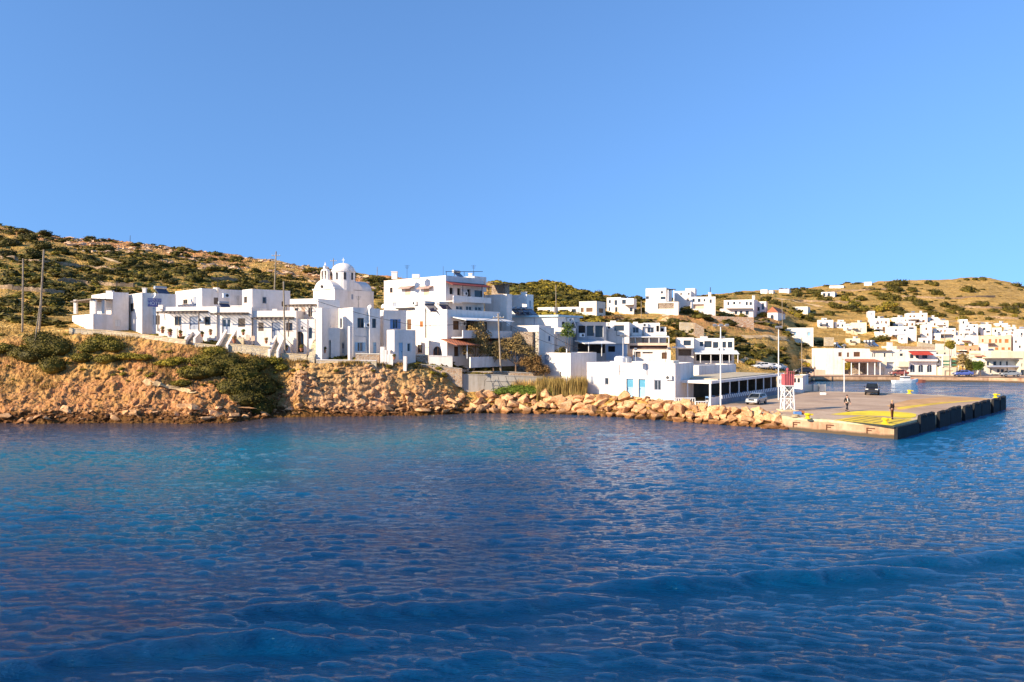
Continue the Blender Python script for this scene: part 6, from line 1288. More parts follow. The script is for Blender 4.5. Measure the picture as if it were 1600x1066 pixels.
# right side prominent shrubs (px, py of base, radius in px, tone)
man2 = [(1046, 484, 8, 0), (1058, 484, 5, 0), (1052, 502, 7, 0), (1066, 518, 7, 0), (1072, 490, 8, 0), (1084, 490, 9, 1), (1096, 491, 9, 0), (1108, 492, 9, 0), (1120, 493, 8, 0), (1128, 494, 8, 1), (1142, 497, 9, 1), (1160, 496, 8, 1), (1186, 492, 8, 0), (1192, 496, 9, 1), (895, 467, 7, 0), (880, 462, 9, 0), (862, 470, 9, 0), (835, 470, 10, 0), (903, 470, 8, 0), (848, 458, 10, 1), (870, 455, 10, 1), (820, 462, 10, 1),
 (935, 458, 9, 0), (962, 461, 9, 0), (995, 464, 9, 0), (988, 488, 6, 0), (1004, 487, 7, 0), (925, 500, 9, 0), (945, 500, 8, 3), (958, 500, 8, 3), (970, 500, 7, 3), (982, 500, 6, 1), (1195, 470, 10, 0), (1210, 475, 11, 0), (1222, 478, 9, 0), (1245, 463, 10, 0), (1268, 458, 9, 0), (1280, 462, 12, 0), (1290, 470, 12, 0), (1300, 478, 8, 1), (1308, 482, 12, 0), (1295, 492, 10, 0), (1260, 498, 10, 0), (1246, 496, 9, 1), (1235, 490, 8, 1),
 (1320, 470, 9, 1), (1334, 478, 10, 1), (1345, 470, 9, 0), (1330, 484, 11, 0), (1350, 486, 9, 1), (1326, 462, 7, 0), (1403, 446, 13, 0), (1412, 444, 9, 0), (1450, 444, 8, 0), (1460, 446, 8, 0), (1462, 460, 12, 0), (1512, 456, 13, 0), (1510, 438, 5, 0), (1523, 438, 5, 0), (1536, 438, 6, 0), (1560, 443, 4, 0), (1588, 448, 8, 0), (1600, 447, 6, 0), (1498, 440, 3, 0), (1426, 455, 8, 0), (1500, 464, 4, 0),
 (1370, 462, 10, 0), (1380, 468, 12, 0), (1395, 470, 12, 0), (1390, 480, 12, 1), (1404, 486, 12, 0), (1375, 486, 10, 1), (1412, 492, 10, 0), (1436, 478, 12, 0), (1446, 484, 11, 0), (1424, 470, 10, 0), (1452, 492, 10, 0), (1465, 495, 10, 0), (1478, 480, 10, 0), (1490, 482, 9, 0), (1484, 488, 8, 0), (1500, 486, 9, 0), (1512, 492, 10, 0), (1505, 500, 9, 1), (1535, 478, 12, 0), (1522, 478, 8, 0), (1552, 488, 10, 0), (1580, 488, 13, 0), (1590, 480, 10, 0), (1570, 478, 6, 0), (1480, 468, 5, 0), (1585, 495, 5, 1), (1532, 492, 7, 0), (1544, 500, 7, 0),
 (1312, 545, 11, 0), (1320, 548, 9, 0), (1382, 532, 13, 0), (1370, 534, 9, 0), (1396, 532, 9, 3), (1458, 554, 8, 0), (1466, 554, 7, 0), (1514, 541, 9, 1), (1280, 536, 6, 0), (1222, 548, 10, 0), (1185, 560, 9, 0), (1178, 556, 9, 0), (1198, 552, 10, 0), (1170, 570, 10, 1), (1155, 548, 9, 0), (1152, 560, 10, 0), (1215, 576, 7, 1), (1140, 572, 8, 1), (1260, 575, 7, 2), (1230, 524, 6, 1), (1400, 455, 14, 0), (1392, 452, 12, 0), (1120, 530, 8, 1), (1090, 524, 7, 1), (1130, 520, 6, 1)]
for (px, py, rp, tone) in man2:
    D = hitD(px, py, 120 if px < 1250 else 178)
    if not D: D = hitD(px, py+4, 120)
    if D:
        s = rp*D/F*1.15; put_shrub(px, D, s, [PD, PO, PY, PR][tone], '%s %s shrub %s' % ('broad' if rp > 10 else 'wide' if rp > 8.5 else 'compact' if rp > 7 else 'small', ['dark', 'olive', 'yellowish', 'rusty'][tone], w_hill(px, py)), 'shrubs scattered over the hills', sz=s*.95); nsh += 1
for i in range(4000):
    if nsh >= 296: break
    px = rr.uniform(-20, 640); py = rr.uniform(365, 505); D = hitD(px, py, 108)
    if not D or D > 236 or vn(px*.02, D*.05, 91) < -.15: continue
    s = rr.uniform(1.0, 2.3); tone = rr.choice([0, 0, 0, 1]); put_shrub(px, D, s, [PD, PO][tone], 'smallish %s shrub %s' % (['dark', 'olive'][tone], w_hill(px, py)), 'shrubs scattered over the hills', sz=s*.7); nsh += 1
print('shrubs', nsh)
# the countless rest of the maquis as one mass each
def scrub_mass(name, n, fn, meshes, s0, s1, m):
    arr = [(np.array([v.co[:] for v in me.vertices]), [tuple(p.vertices) for p in me.polygons]) for me in meshes]; Vs = []; Fs = []; nv = 0
    for i in range(n):
        q = fn()
        if q is None: continue
        x, y, z, f = q; s = rr.uniform(s0, s1)*f; V, Fc = arr[rr.randrange(len(arr))]; a = rr.uniform(0, 6.28); c, sn = math.cos(a), math.sin(a)
        e_ = rr.uniform(.9, 1.6); W_ = np.column_stack([(V[:, 0]*c-V[:, 1]*sn)*s*e_, (V[:, 0]*sn+V[:, 1]*c)*s, V[:, 2]*s*rr.uniform(.42, .85)])+np.array([x, y, z-.1*s]); Vs.append(W_); Fs += [tuple(nv+j for j in f_) for f_ in Fc]; nv += len(V)
    o = mesh_np(name, np.vstack(Vs), Fs, m); tag(o, kind='stuff'); return o
def low(m, seed): return protos(m, seed, 46, .5, 4)
def frnd(px0, px1, u0, u1, seed, thr, sc=1.):
    def f():
        px = rr.uniform(px0, px1); u_ = rr.uniform(u0, u1); k = int(u_); nd_, nz_ = nodes_at(px); D = nd_[k]+(nd_[k+1]-nd_[k])*(u_-k); x = (px-CX)*D/F
        if float(vn(np.array([x*.06]), np.array([D*.09]), seed)[0]) < thr: return None
        return x, D, gz(x, D), sc
    return f
LD = low(LDARK, 200); LO = low(LOLIVE, 210)
scrub_mass('hill_scrub', 2900, frnd(-80, 760, 3.9, 7.02, 301, -.12), LD, .45, 1.7, LDARK)
scrub_mass('olive_scrub', 1500, frnd(-80, 780, 3.6, 6.6, 302, -.2), LO, .4, 1.2, LOLIVE)
scrub_mass('hilltop_scrub', 650, frnd(770, 935, 5.4, 7.02, 303, -.2), LO, .7, 2.2, LOLIVE)
scrub_mass('dark_hilltop_scrub', 420, frnd(770, 1010, 5.4, 7.02, 309, .0), LD, .8, 2.4, LDARK)
scrub_mass('slope_scrub', 1500, frnd(900, 1420, 5.2, 7.0, 304, .12), LD, .6, 2.1, LDARK)
scrub_mass('golden_hill_scrub', 420, frnd(1380, 1720, 5.6, 7.0, 305, .25), LD, .5, 1.7, LDARK)
# dry grass tufts on the bluff and reeds
def blades(name, n, fn, h0, h1, w, m, lean=.25, stuff=True, label=None, cat=None):
    r = rr; V = []; Fs = []
    for i in range(n):
        x, y, z = fn(); h = r.uniform(h0, h1); a = r.uniform(0, 6.28); l = r.uniform(0, lean)*h; dx, dy = math.cos(a), math.sin(a); b = r.uniform(0, 6.28); wx, wy = math.cos(b)*w, math.sin(b)*w; k = len(V)
        V += [(x-wx, y-wy, z-.1), (x+wx, y+wy, z-.1), (x+wx*.8+dx*l*.4, y+wy*.8+dy*l*.4, z+h*.6), (x-wx*.8+dx*l*.4, y-wy*.8+dy*l*.4, z+h*.6), (x+dx*l, y+dy*l, z+h)]; Fs += [(k, k+1, k+2, k+3), (k+3, k+2, k+4)]
    o = mesh_np(name, np.array(V), Fs, m); tag(o, label, cat, kind='stuff' if stuff else None); return o
STRAW = mat_leaf('straw grass', (.30, .17, .045), (.50, .33, .11)); REED = mat_leaf('dry reed', (.34, .21, .06), (.62, .45, .17))
def fgrass():
    while True:
        px = rr.uniform(-60, 725); u_ = rr.uniform(1.7, 3.6) if px < 440 else rr.uniform(2.7, 3.4); nd_, nz_ = nodes_at(px); k = int(u_); D = nd_[k]+(nd_[k+1]-nd_[k])*(u_-k); x = (px-CX)*D/F
        if px > 440 and rr.random() < .5: continue
        if float(vn(np.array([x*.35]), np.array([D*.5]), 400)[0]) > -.1: return x, D, gz(x, D)
blades('dry_grass', 9000, fgrass, .12, .45, .025, STRAW, .5)
def freed():
    px = rr.uniform(838, 917); D = rr.uniform(93.6, 95.6)-(.0 if px < 880 else .6); x = (px-CX)*D/F; return x, D, gz(x, D)
blades('reeds', 5200, freed, 1.1, 2.5, .03, REED, .18)
blades('reeds', 500, lambda: (lambda D, px: ((px-CX)*D/F, D, gz((px-CX)*D/F, D)))(rr.uniform(96, 97), rr.uniform(800, 850)), .8, 1.7, .03, REED, .3)
# ---------------------------------------------------------------- trees
def tree(px, D, pyb, h, label, m, clumps, seed, n=2600, ls=.2, trunk=.13, name='tree', lean=0., corek=0., group=None, z0=None):
    x = (px-CX)*D/F; zb = gz(x, D)-.1 if z0 is None else z0; e = empty(name, (x, D, zb), label, 'tree', group); r = random.Random(seed); k_ = 1.38 if D < 100 and name == 'tree' else 1.; cl = [(x+c[0]*k_, D+c[1], zb+c[2]*(1.3 if D < 100 else 1), c[3]*k_, c[3]*.9*k_, c[4]*k_) for c in clumps]
    me = plant_mesh('crown', [(c[0]-x, c[1]-D, c[2]-zb, *c[3:]) for c in cl], n, ls, m, seed, corek, .75); o = bpy.data.objects.new('crown', me); COL.objects.link(o); o.parent = e
    t = MB(); f = Vector((x+lean, D, zb+h*.38)); t.tube([(x, D, zb), (x+lean*.5, D, zb+h*.2), f], [trunk, trunk*.85, trunk*.7], 7); t.build('trunk', BARK, e)
    t = MB()
    for c in cl: p = Vector(c[:3]); mid = f.lerp(p, .5)+Vector((r.uniform(-.15, .15), r.uniform(-.15, .15), .1)); t.tube([f, mid, p], [trunk*.55, trunk*.4, trunk*.15], 5)
    t.build('limbs', BARK, e); return e
tree(739, 98.3, 580, 5., 'straggly yellow olive tree with bare forked trunk before the balconies', LDRY, [(.2, 0, 3.9, .95, 1.), (-.3, .1, 3., .9, .8), (.8, 0, 3.2, .8, .8), (.5, -.2, 4.7, .75, .75), (1.1, .1, 2.4, .6, .7), (-.5, -.1, 2.3, .5, .5), (1.3, 0, 3.9, .5, .6)], 5, 5200, .19, .15, lean=.3)
tree(771, 98.8, 582, 4., 'small thin tree at the foot of the brown utility pole', LDRY, [(0, 0, 2.2, .7, .7), (-.8, .2, 2.4, .6, .6), (.6, 0, 1.8, .6, .5), (.2, 0, 3., .5, .5)], 6, 3000, .18, .09)
tree(806, 98.6, 586, 4.6, 'wide rust tinged tree over the stone wall right of the pole', LDRY, [(0, 0, 2.9, 1., .9), (-1., .1, 3.2, .8, .8), (1., 0, 2.6, .9, .8), (.2, -.1, 3.8, .7, .7), (1.6, 0, 1.9, .7, .6), (-.9, 0, 2., .6, .6)], 7, 6000, .18, .14)
tree(836, 98., 590, 3.4, 'reddish dry tree leaning behind the reeds', LRUST, [(0, 0, 1.8, .8, .7), (-.8, 0, 2.3, .7, .6), (.8, 0, 1.5, .7, .6), (.2, 0, 2.6, .5, .5)], 8, 5000, .18, .12)
tree(874, 100.5, 570, 5.6, 'dark leafy tree in the shaded yard beside the low white house', LDARK, [(0, 0, 4.5, 1.1, .9), (-.9, 0, 4.1, .8, .7), (.9, 0, 4.7, .8, .8), (.4, 0, 5.4, .6, .6)], 9, 2600, .2, .14, z0=2.2)
tree(887, 99.2, 546, 6.2, 'small bright leaved tree topping the shaded yard', LGREEN, [(0, 0, 6.4, .6, .7), (.3, 0, 5.8, .5, .5), (-.3, 0, 5.9, .4, .5)], 10, 1300, .18, .08, z0=2.2)
tree(1484, 166.5, 588, 7.5, 'round topped tree with bare trunk in front of the terracotta house', LOLIVE, [(0, 0, 6.9, 1.05, .9), (.4, 0, 6.4, .7, .6)], 11, 900, .3, .12, z0=1.2, corek=.8)
tree(1504, 166., 588, 5., 'yellow leaved tree right of the green railed pavilion', LDRY, [(0, 0, 3.9, 1.2, 1.1), (.6, 0, 3., 1., .9), (-.5, 0, 2.7, .9, .9)], 12, 1400, .3, .15, z0=1.2)
tree(1513, 165., 588, 4., 'nearly black dense tree in the middle of the quay trees', LDARK, [(0, 0, 2.4, .9, 1.3), (.3, 0, 1.6, .8, .9)], 13, 1100, .28, .12, z0=1.2, corek=.8)
tree(1523, 164.6, 588, 3.6, 'bright green young tree with low crown on the far quay', LGREEN, [(0, 0, 2.3, .9, 1.), (.2, 0, 1.5, .8, .7)], 14, 900, .28, .08, z0=1.2)
tree(1532, 164.4, 588, 3.6, 'bright green tree next to the cream quay building', LGREEN, [(0, 0, 2.4, .8, .9), (-.2, 0, 1.6, .7, .7)], 15, 900, .28, .08, z0=1.2)
tree(1327, 169.5, 586, 3.5, 'small tree at the corner of the red roofed quay terrace', LOLIVE, [(0, 0, 2.2, .8, .9), (-.5, 0, 1.6, .6, .6)], 16, 800, .28, .1, z0=1.1)
# ---------------------------------------------------------------- walls along the path
def wall(name, pts, w, m, label, cat='wall', cap=None, group=None):
    """pts: (px, D, z_top, z_bottom)"""
    mid = pts[0]; e = empty(name, ((mid[0]-CX)*mid[1]/F, mid[1], mid[3]), label, cat, group); g = MB(); gc = MB()
    for a, b in zip(pts[:-1], pts[1:]):
        A_ = ((a[0]-CX)*a[1]/F, a[1]); B_ = ((b[0]-CX)*b[1]/F, b[1]); g.prism([A_, B_, (B_[0], B_[1]+w), (A_[0], A_[1]+w)], [a[3], b[3], b[3], a[3]], [a[2], b[2], b[2], a[2]])
        gc.prism([(A_[0], A_[1]-.05), (B_[0], B_[1]-.05), (B_[0], B_[1]+w+.05), (A_[0], A_[1]+w+.05)], [a[2]+.003, b[2]+.003, b[2]+.003, a[2]+.003], [a[2]+.1, b[2]+.1, b[2]+.1, a[2]+.1])
    g.build('masonry', m, e); gc.build('coping', cap or CONC, e); return e
wall('stone_wall', [(594, 95., Zp(565.5, 95), 4.6), (650, 95.4, Zp(569, 95.4), 4.2), (722, 95.8, Zp(577, 95.8), 3.)], .4, STONE, 'long pale stone retaining wall running down to the concrete wall')
wall('path_kerb', [(108, 93.4, Zp(513, 93.4)-.05, 8.2), (165, 93.6, Zp(517, 93.6), 8.), (222, 93.2, Zp(523.5, 93.2), 7.), (290, 92.0, Zp(532, 92.0), 6.5)], .25, PSTONE, 'low sandy kerb wall edging the path left of the first stairs', 'wall', mat('sandy coping', (.66, .50, .30)))
wall('path_kerb', [(304, 91.8, Zp(537, 91.8), 6.), (341, 91.8, Zp(541, 91.8), 5.6)], .25, PSTONE, 'short low stone wall between the first and second stairs', 'wall', mat('sandy coping', (.66, .50, .30)))
wall('path_kerb', [(357, 91.9, Zp(538, 91.9), 5.6), (421, 91.9, Zp(543, 91.9), 5.4)], .25, PSTONE, 'stone terrace wall with flowerpots between second and third stairs', 'wall', mat('sandy coping', (.66, .50, .30)))
wall('path_kerb', [(440, 92.3, Zp(553, 92.3), 5.2), (479, 92.3, Zp(555, 92.3), 5.)], .25, PSTONE, 'low stone wall behind the tall utility pole base', 'wall', mat('sandy coping', (.66, .50, .30)))
wall('path_kerb', [(494, 92., Zp(563, 92.), 5.), (588, 92.4, Zp(564, 92.4), 4.8)], .25, PSTONE, 'low whitewashed edge wall along the path below the shuttered houses', 'wall', WHITE)
wall('garden_wall', [(555.5, 93.2, Zp(553.5, 93.2), 5.4), (592.5, 93.5, Zp(553.8, 93.5), 5.4)], .3, STONE, 'square stone planter wall below the pale blue shutters', 'wall', WARM)
wall('garden_wall', [(637, 96., Zp(555, 96), 5.), (669, 96.3, Zp(555.5, 96.3), 5.)], .3, DSTONE, 'dark brown stone garden wall under the tallest building', 'wall', WARM)
wall('garden_wall', [(670, 96.2, Zp(556.5, 96.2), 5.), (707, 96.4, Zp(557.5, 96.4), 4.8)], .22, WHITE, 'white garden wall in front of the arched orange door', 'wall', WHITE)
cw = wall('concrete_wall', [(722, 96.2, Zp(585.5, 96.2), 1.9), (770, 96.6, Zp(586.5, 96.6), 1.6), (848, 97.2, Zp(590, 97.2), 1.4)], .35, CONC, 'bare grey concrete retaining wall above the boulders', 'wall', CONC)
wall('stone_wall', [(725, 97.9, Zp(581.5, 97.9), 3.8), (790, 98., Zp(581.5, 98.), 3.8), (852, 98.4, Zp(585, 98.4), 3.)], .4, STONE, 'low rubble wall behind the trees on top of the concrete wall')
# bent black bars leaning on the concrete wall
for i, (p0, p1) in enumerate(((764, 757), (766, 773), (778, 787), (790, 801), (804, 815))):
    a = Vector(P(p0, 588, 96.1)); b = Vector(P(p1, 604+i, 95.9)); m_ = a.lerp(b, .5)+Vector((-.25 if i == 0 else -.2, 0, .1)); g = MB(); g.tube([a, m_, b], .03, 5)
    o = g.build('bent_bar', DMETAL); tag(o, ['leftmost bent black bar, curving left, on the concrete wall', 'second bent black bar from the left on the concrete wall', 'middle one of five black bars on the concrete wall', 'fourth bent black bar from the left on the concrete wall', 'rightmost bent black bar on the concrete wall'][i], 'bar', 'black bars against the concrete wall')
g = MB(); g.tube([P(760, 596, 96.), P(806, 597, 95.95)], .03, 5); o = g.build('bent_bar', DMETAL); tag(o, 'horizontal black bar crossing the five bent bars', 'bar', 'black bars against the concrete wall')
def hwall(p0, p1, y0, y1, D, h, m, label, w=.4):
    Da = D; z0 = Zp(y0, Da); z1 = Zp(y1, Da); x0 = (p0-CX)*Da/F; x1 = (p1-CX)*Da/F; e = empty('retaining_wall', (x0, Da, z0-h), label, 'wall', 'retaining walls on the hillside'); g = MB()
    g.prism([(x0, Da), (x1, Da), (x1, Da+w), (x0, Da+w)], [min(z0-h, gz(x0, Da)-.5), min(z1-h, gz(x1, Da)-.5)]*1+[min(z1-h, gz(x1, Da)-.5), min(z0-h, gz(x0, Da)-.5)], [z0, z1, z1, z0]); g.build('masonry', m, e)
for a in [(1062, 1084, 503.5, 504.5, 163, 1.6, PSTONE, 'pale stone wall block below the hilltop pair'), (1085, 1100, 504.5, 512, 162.5, 1.2, STONE, 'brown wall ramp going down right of the pale wall block'),
          (1035, 1066, 490, 499, 182, 1., PSTONE, 'sandy sloping wall under the stepped house'), (1066, 1178, 492.5, 496, 186, 2.6, mat_stone('red earth wall', (.40, .22, .13), (.55, .34, .20), 1.2), 'long reddish retaining wall under the hilltop houses'),
          (1215, 1282, 561, 562, 181, 1.1, PSTONE, 'long cream wall behind the kiosk beside the shore road'), (1258, 1290, 577, 578, 170, 1.0, PINK, 'pink brown low wall over the dark quay edge'), (1178, 1215, 573, 577, 152, .9, STONE, 'rubble wall above the parked white cars'),
          (1434, 1466, 534, 539, 196, 1., PSTONE, 'pale ramp wall right of the large village block'), (1402, 1460, 541, 542, 188, 1.1, STONE, 'ochre terrace wall behind the three arch building'), (1463, 1494, 537, 538, 192, .9, WARM, 'long cream wall under the two storey brown balcony house')]: hwall(*a)
for (p0, p1, D, sgn) in ((1290, 1340, 176, 1),): pass
# ---------------------------------------------------------------- poles, lamps, wires
def pole(pxb, pyb, pxt, pyt, D, r0, label, m=WOODP, name='utility_pole', cross=None, dD=0, group='timber utility poles', z0=None):
    b = Vector(P(pxb, pyb, D)); b.z = min(b.z, gz(b.x, b.y)-.2) if z0 is None else z0; t = Vector(P(pxt, pyt, D+dD)); e = empty(name, b, label, 'pole', group)
    g = MB(); g.tube([b, t], [r0, r0*.65], 8); g.build('shaft', m, e)
    if cross:
        for k in range(cross):
            c = b.lerp(t, .94-.07*k); g = MB(); g.obox(c[:], (.75, 0, 0), (0, .06, 0), (0, 0, .05)); o = g.build('crossarm', m, e)
            g = MB()
            for q in (-.65, -.25, .25, .65): g.lathe((c.x+q, c.y, c.z+.05), [(.035, 0), (.05, .06), (.02, .14)], 6)
            g.build('insulators', WP, o)
    return e, b, t
pole(35, 506, 36, 404, 97, .13, 'leftmost timber pole, upright and slightly shorter than its neighbour')
pole(61, 506, 68.5, 390, 96, .15, 'tallest leaning timber pole near the left picture edge')
pole(49, 577, 62, 478, 91.5, .10, 'thin pale pole leaning over the bluff below the tallest leaning pole')
pole(426.5, 455, 431.5, 393, 128, .15, 'weathered pole with crossarms on the hill behind the second row house', cross=2)
_, _, T1_ = pole(445.5, 560, 443, 440, 92.6, .14, 'brown pole rising from the path in front of row house three')
_, _, T2_ = pole(783.5, 584, 778.5, 490, 97.6, .15, 'dark brown pole between the two yellow leaved trees', cross=1)
_, _, T3_ = pole(885, 608, 885.5, 545, 93.6, .10, 'pale pole against the low white house beside the reeds', m=WP)
pole(520, 424, 521, 404, 170, .12, 'far dark pole between belfry and dome', cross=1)
pole(589, 440, 589.5, 417, 220, .10, 'thin distant pole on the ridge left of the tallest building')
pole(692.5, 431, 692.5, 416, 106, .03, 'thin aerial mast on the roof corner of tallest building', m=DMETAL, name='aerial', group='thin masts', z0=Zp(433, 106))
pole(203, 384, 203.5, 368, 228, .10, 'thin mast alone on the ridge above the first row house', m=DMETAL, name='aerial', group='thin masts')
pole(869, 492, 868.5, 445, 150, .10, 'thin pale pole in front of the green hilltop')
pole(1002, 498, 1002, 470, 180, .10, 'thin pole on the slope below the stepped house')
pole(1109, 465, 1110, 449, 214, .16, 'stub antenna mast behind the round window house', m=DMETAL, name='aerial', group='thin masts')
pole(1253, 566, 1252.5, 528, 160, .11, 'thin brown pole standing in the straw field right of the tall lamp')
pole(1222.5, 512, 1222, 466, 200, .1, 'slim pole beside the chapel')
pole(1272, 586, 1272, 555, 164, .1, 'short brown pole on the shore road')
pole(1476, 548, 1476, 516, 192, .1, 'dark pole before the brown balcony house')
pole(1498, 525, 1498, 494, 215, .1, 'thin pale pole in front of the golden hill')
def wire(a, b, sag, name, label):
    a = Vector(a); b = Vector(b); pts = [a.lerp(b, t)-Vector((0, 0, sag*4*t*(1-t))) for t in np.linspace(0, 1, 16)]; g = MB(); g.tube(pts, .028, 4); o = g.build(name, DMETAL); tag(o, label, 'wire', 'overhead wires')
ws = Vector(P(387+110, 471, 95.4))
wire(P(493, 470, 94.), P(652, 509, 94.6), .25, 'overhead_wire', 'sagging black wire crossing in front of the shuttered houses')
wire(P(652, 509, 94.6), T2_-Vector((0, 0, .5)), .35, 'overhead_wire', 'black wire from the annex house to the brown pole')
wire(T2_-Vector((0, 0, .6)), T3_-Vector((0, 0, -.1)), .5, 'overhead_wire', 'black wire between brown pole and pale pole')
wire(P(842, 512, 100), P(905, 545, 99), .2, 'overhead_wire', 'pale cable slanting down over the shaded yard')
def lamp(px, pyb, pyt, D, label, heads, h_=.3, r0=.11, zb=None):
    b = Vector(P(px, pyb, D)); b.z = zb if zb is not None else gz(b.x, b.y)-.05; t = Vector(P(px, pyt, D)); e = empty('lamp_post', b, label, 'lamp post', 'white lamp posts'); r0 *= .72; g = MB(); g.tube([b, t], [r0, r0*.65], 8); g.build('shaft', WMETAL, e)
    g = MB(); g.tube([t-Vector((h_*1.4, 0, 0)), t+Vector((h_*1.4, 0, 0))], .04, 5); g.build('arm', WMETAL, e)
    for k in range(heads):
        q = t+Vector(((k-(heads-1)/2)*h_*1.6, -.1, .05)); g = MB(); g.obox(q[:], (.2, 0, 0), (0, .14, .06), (0, -.04, .1)); g.build('lamp_head', METAL, e)
lamp(1126, 634, 509, 87., 'tall white floodlight post in front of the taverna screens', 3, .45, .13, zb=ZA)
lamp(1216.5, 624, 512, 97., 'tall white floodlight post at the far taverna corner', 2, .3, .12, zb=ZA)
lamp(1319, 613, 540, 110.8, 'white lamp post alone at the water edge of the apron', 1, .25, .11, zb=ZA)
lamp(973.5, 568, 525, 106, 'grey lamp post behind the white roof tank', 2, .3, .09, zb=2.2)
lamp(1128.5, 575, 528, 112, 'thin white lamp post in front of the white tavern windows', 2, .2, .07, zb=2.)
lamp(993, 572, 546, 104, 'short white post at the corner of the studio terrace', 1, .2, .06, zb=2.)
lamp(1045, 572, 545, 104, 'short white post right of the brown terrace door', 1, .2, .06, zb=2.)
REDF = mat('faded red paint', (.42, .10, .11), .6, .2, 3)
# harbour light: lattice foot with red and white panels
r = empty('harbour_light', (*G(1230.5, 642), ZA), 'white lattice harbour light with red panel standing on the apron edge', 'harbour light')
x, y, z = r.location; g = MB(); hw = .52
hgt = (642-603)*y/F; 
for sx, sy in ((-1, -1), (1, -1), (1, 1), (-1, 1)): 
    q = MB(); q.tube([(x+sx*hw*1.1, y+sy*hw*1.1, z), (x+sx*hw*.9, y+sy*hw*.9, z+hgt)], .07, 6); q.build('leg', WMETAL, r)
for k in range(2):
    h0 = z+hgt*k/2; h1 = z+hgt*(k+1)/2
    for (ax, ay, bx_, by_) in ((-1, -1, 1, -1), (1, -1, 1, 1), (1, 1, -1, 1), (-1, 1, -1, -1)):
        g.tube([(x+ax*hw, y+ay*hw, h0+.05), (x+bx_*hw, y+by_*hw, h1-.05)], .04, 5); g.tube([(x+bx_*hw, y+by_*hw, h0+.05), (x+ax*hw, y+ay*hw, h1-.05)], .04, 5); g.tube([(x+ax*hw, y+ay*hw, h1-.05), (x+bx_*hw, y+by_*hw, h1-.05)], .04, 5)
g.build('bracing', WMETAL, r)
g = MB(); g.box(x-.62, x+.62, y-.62, y+.62, z+hgt+.003, z+hgt+.08); g.build('platform', WMETAL, r)
g = MB(); g.box(x-.5, x+.5, y-.5, y+.5, z+hgt+.084, z+hgt+1.3); g.build('red_panel', REDF, r)
g = MB(); g.lathe((x, y, z+hgt+1.304), [(.12, 0), (.1, .4), (.16, .42), (.16, .6), (.02, .7)], 10); g.build('lantern', REDF, r)
g = MB()
for q_ in (-.5, -.25, 0, .25, .5): g.tube([(x+q_, y-.58, z+hgt+.08), (x+q_, y-.58, z+hgt+1.6)], .025, 4)
g.tube([(x-.55, y-.58, z+hgt+1.6), (x+.55, y-.58, z+hgt+1.6)], .03, 4); g.build('ladder_rail', REDF, r)
g = MB(); g.prism([(x-.9, y-.9), (x+.9, y-.9), (x+.9, y+.9), (x-.9, y+.9)], z+.006, z+.14); g.build('plinth', CAP, r)
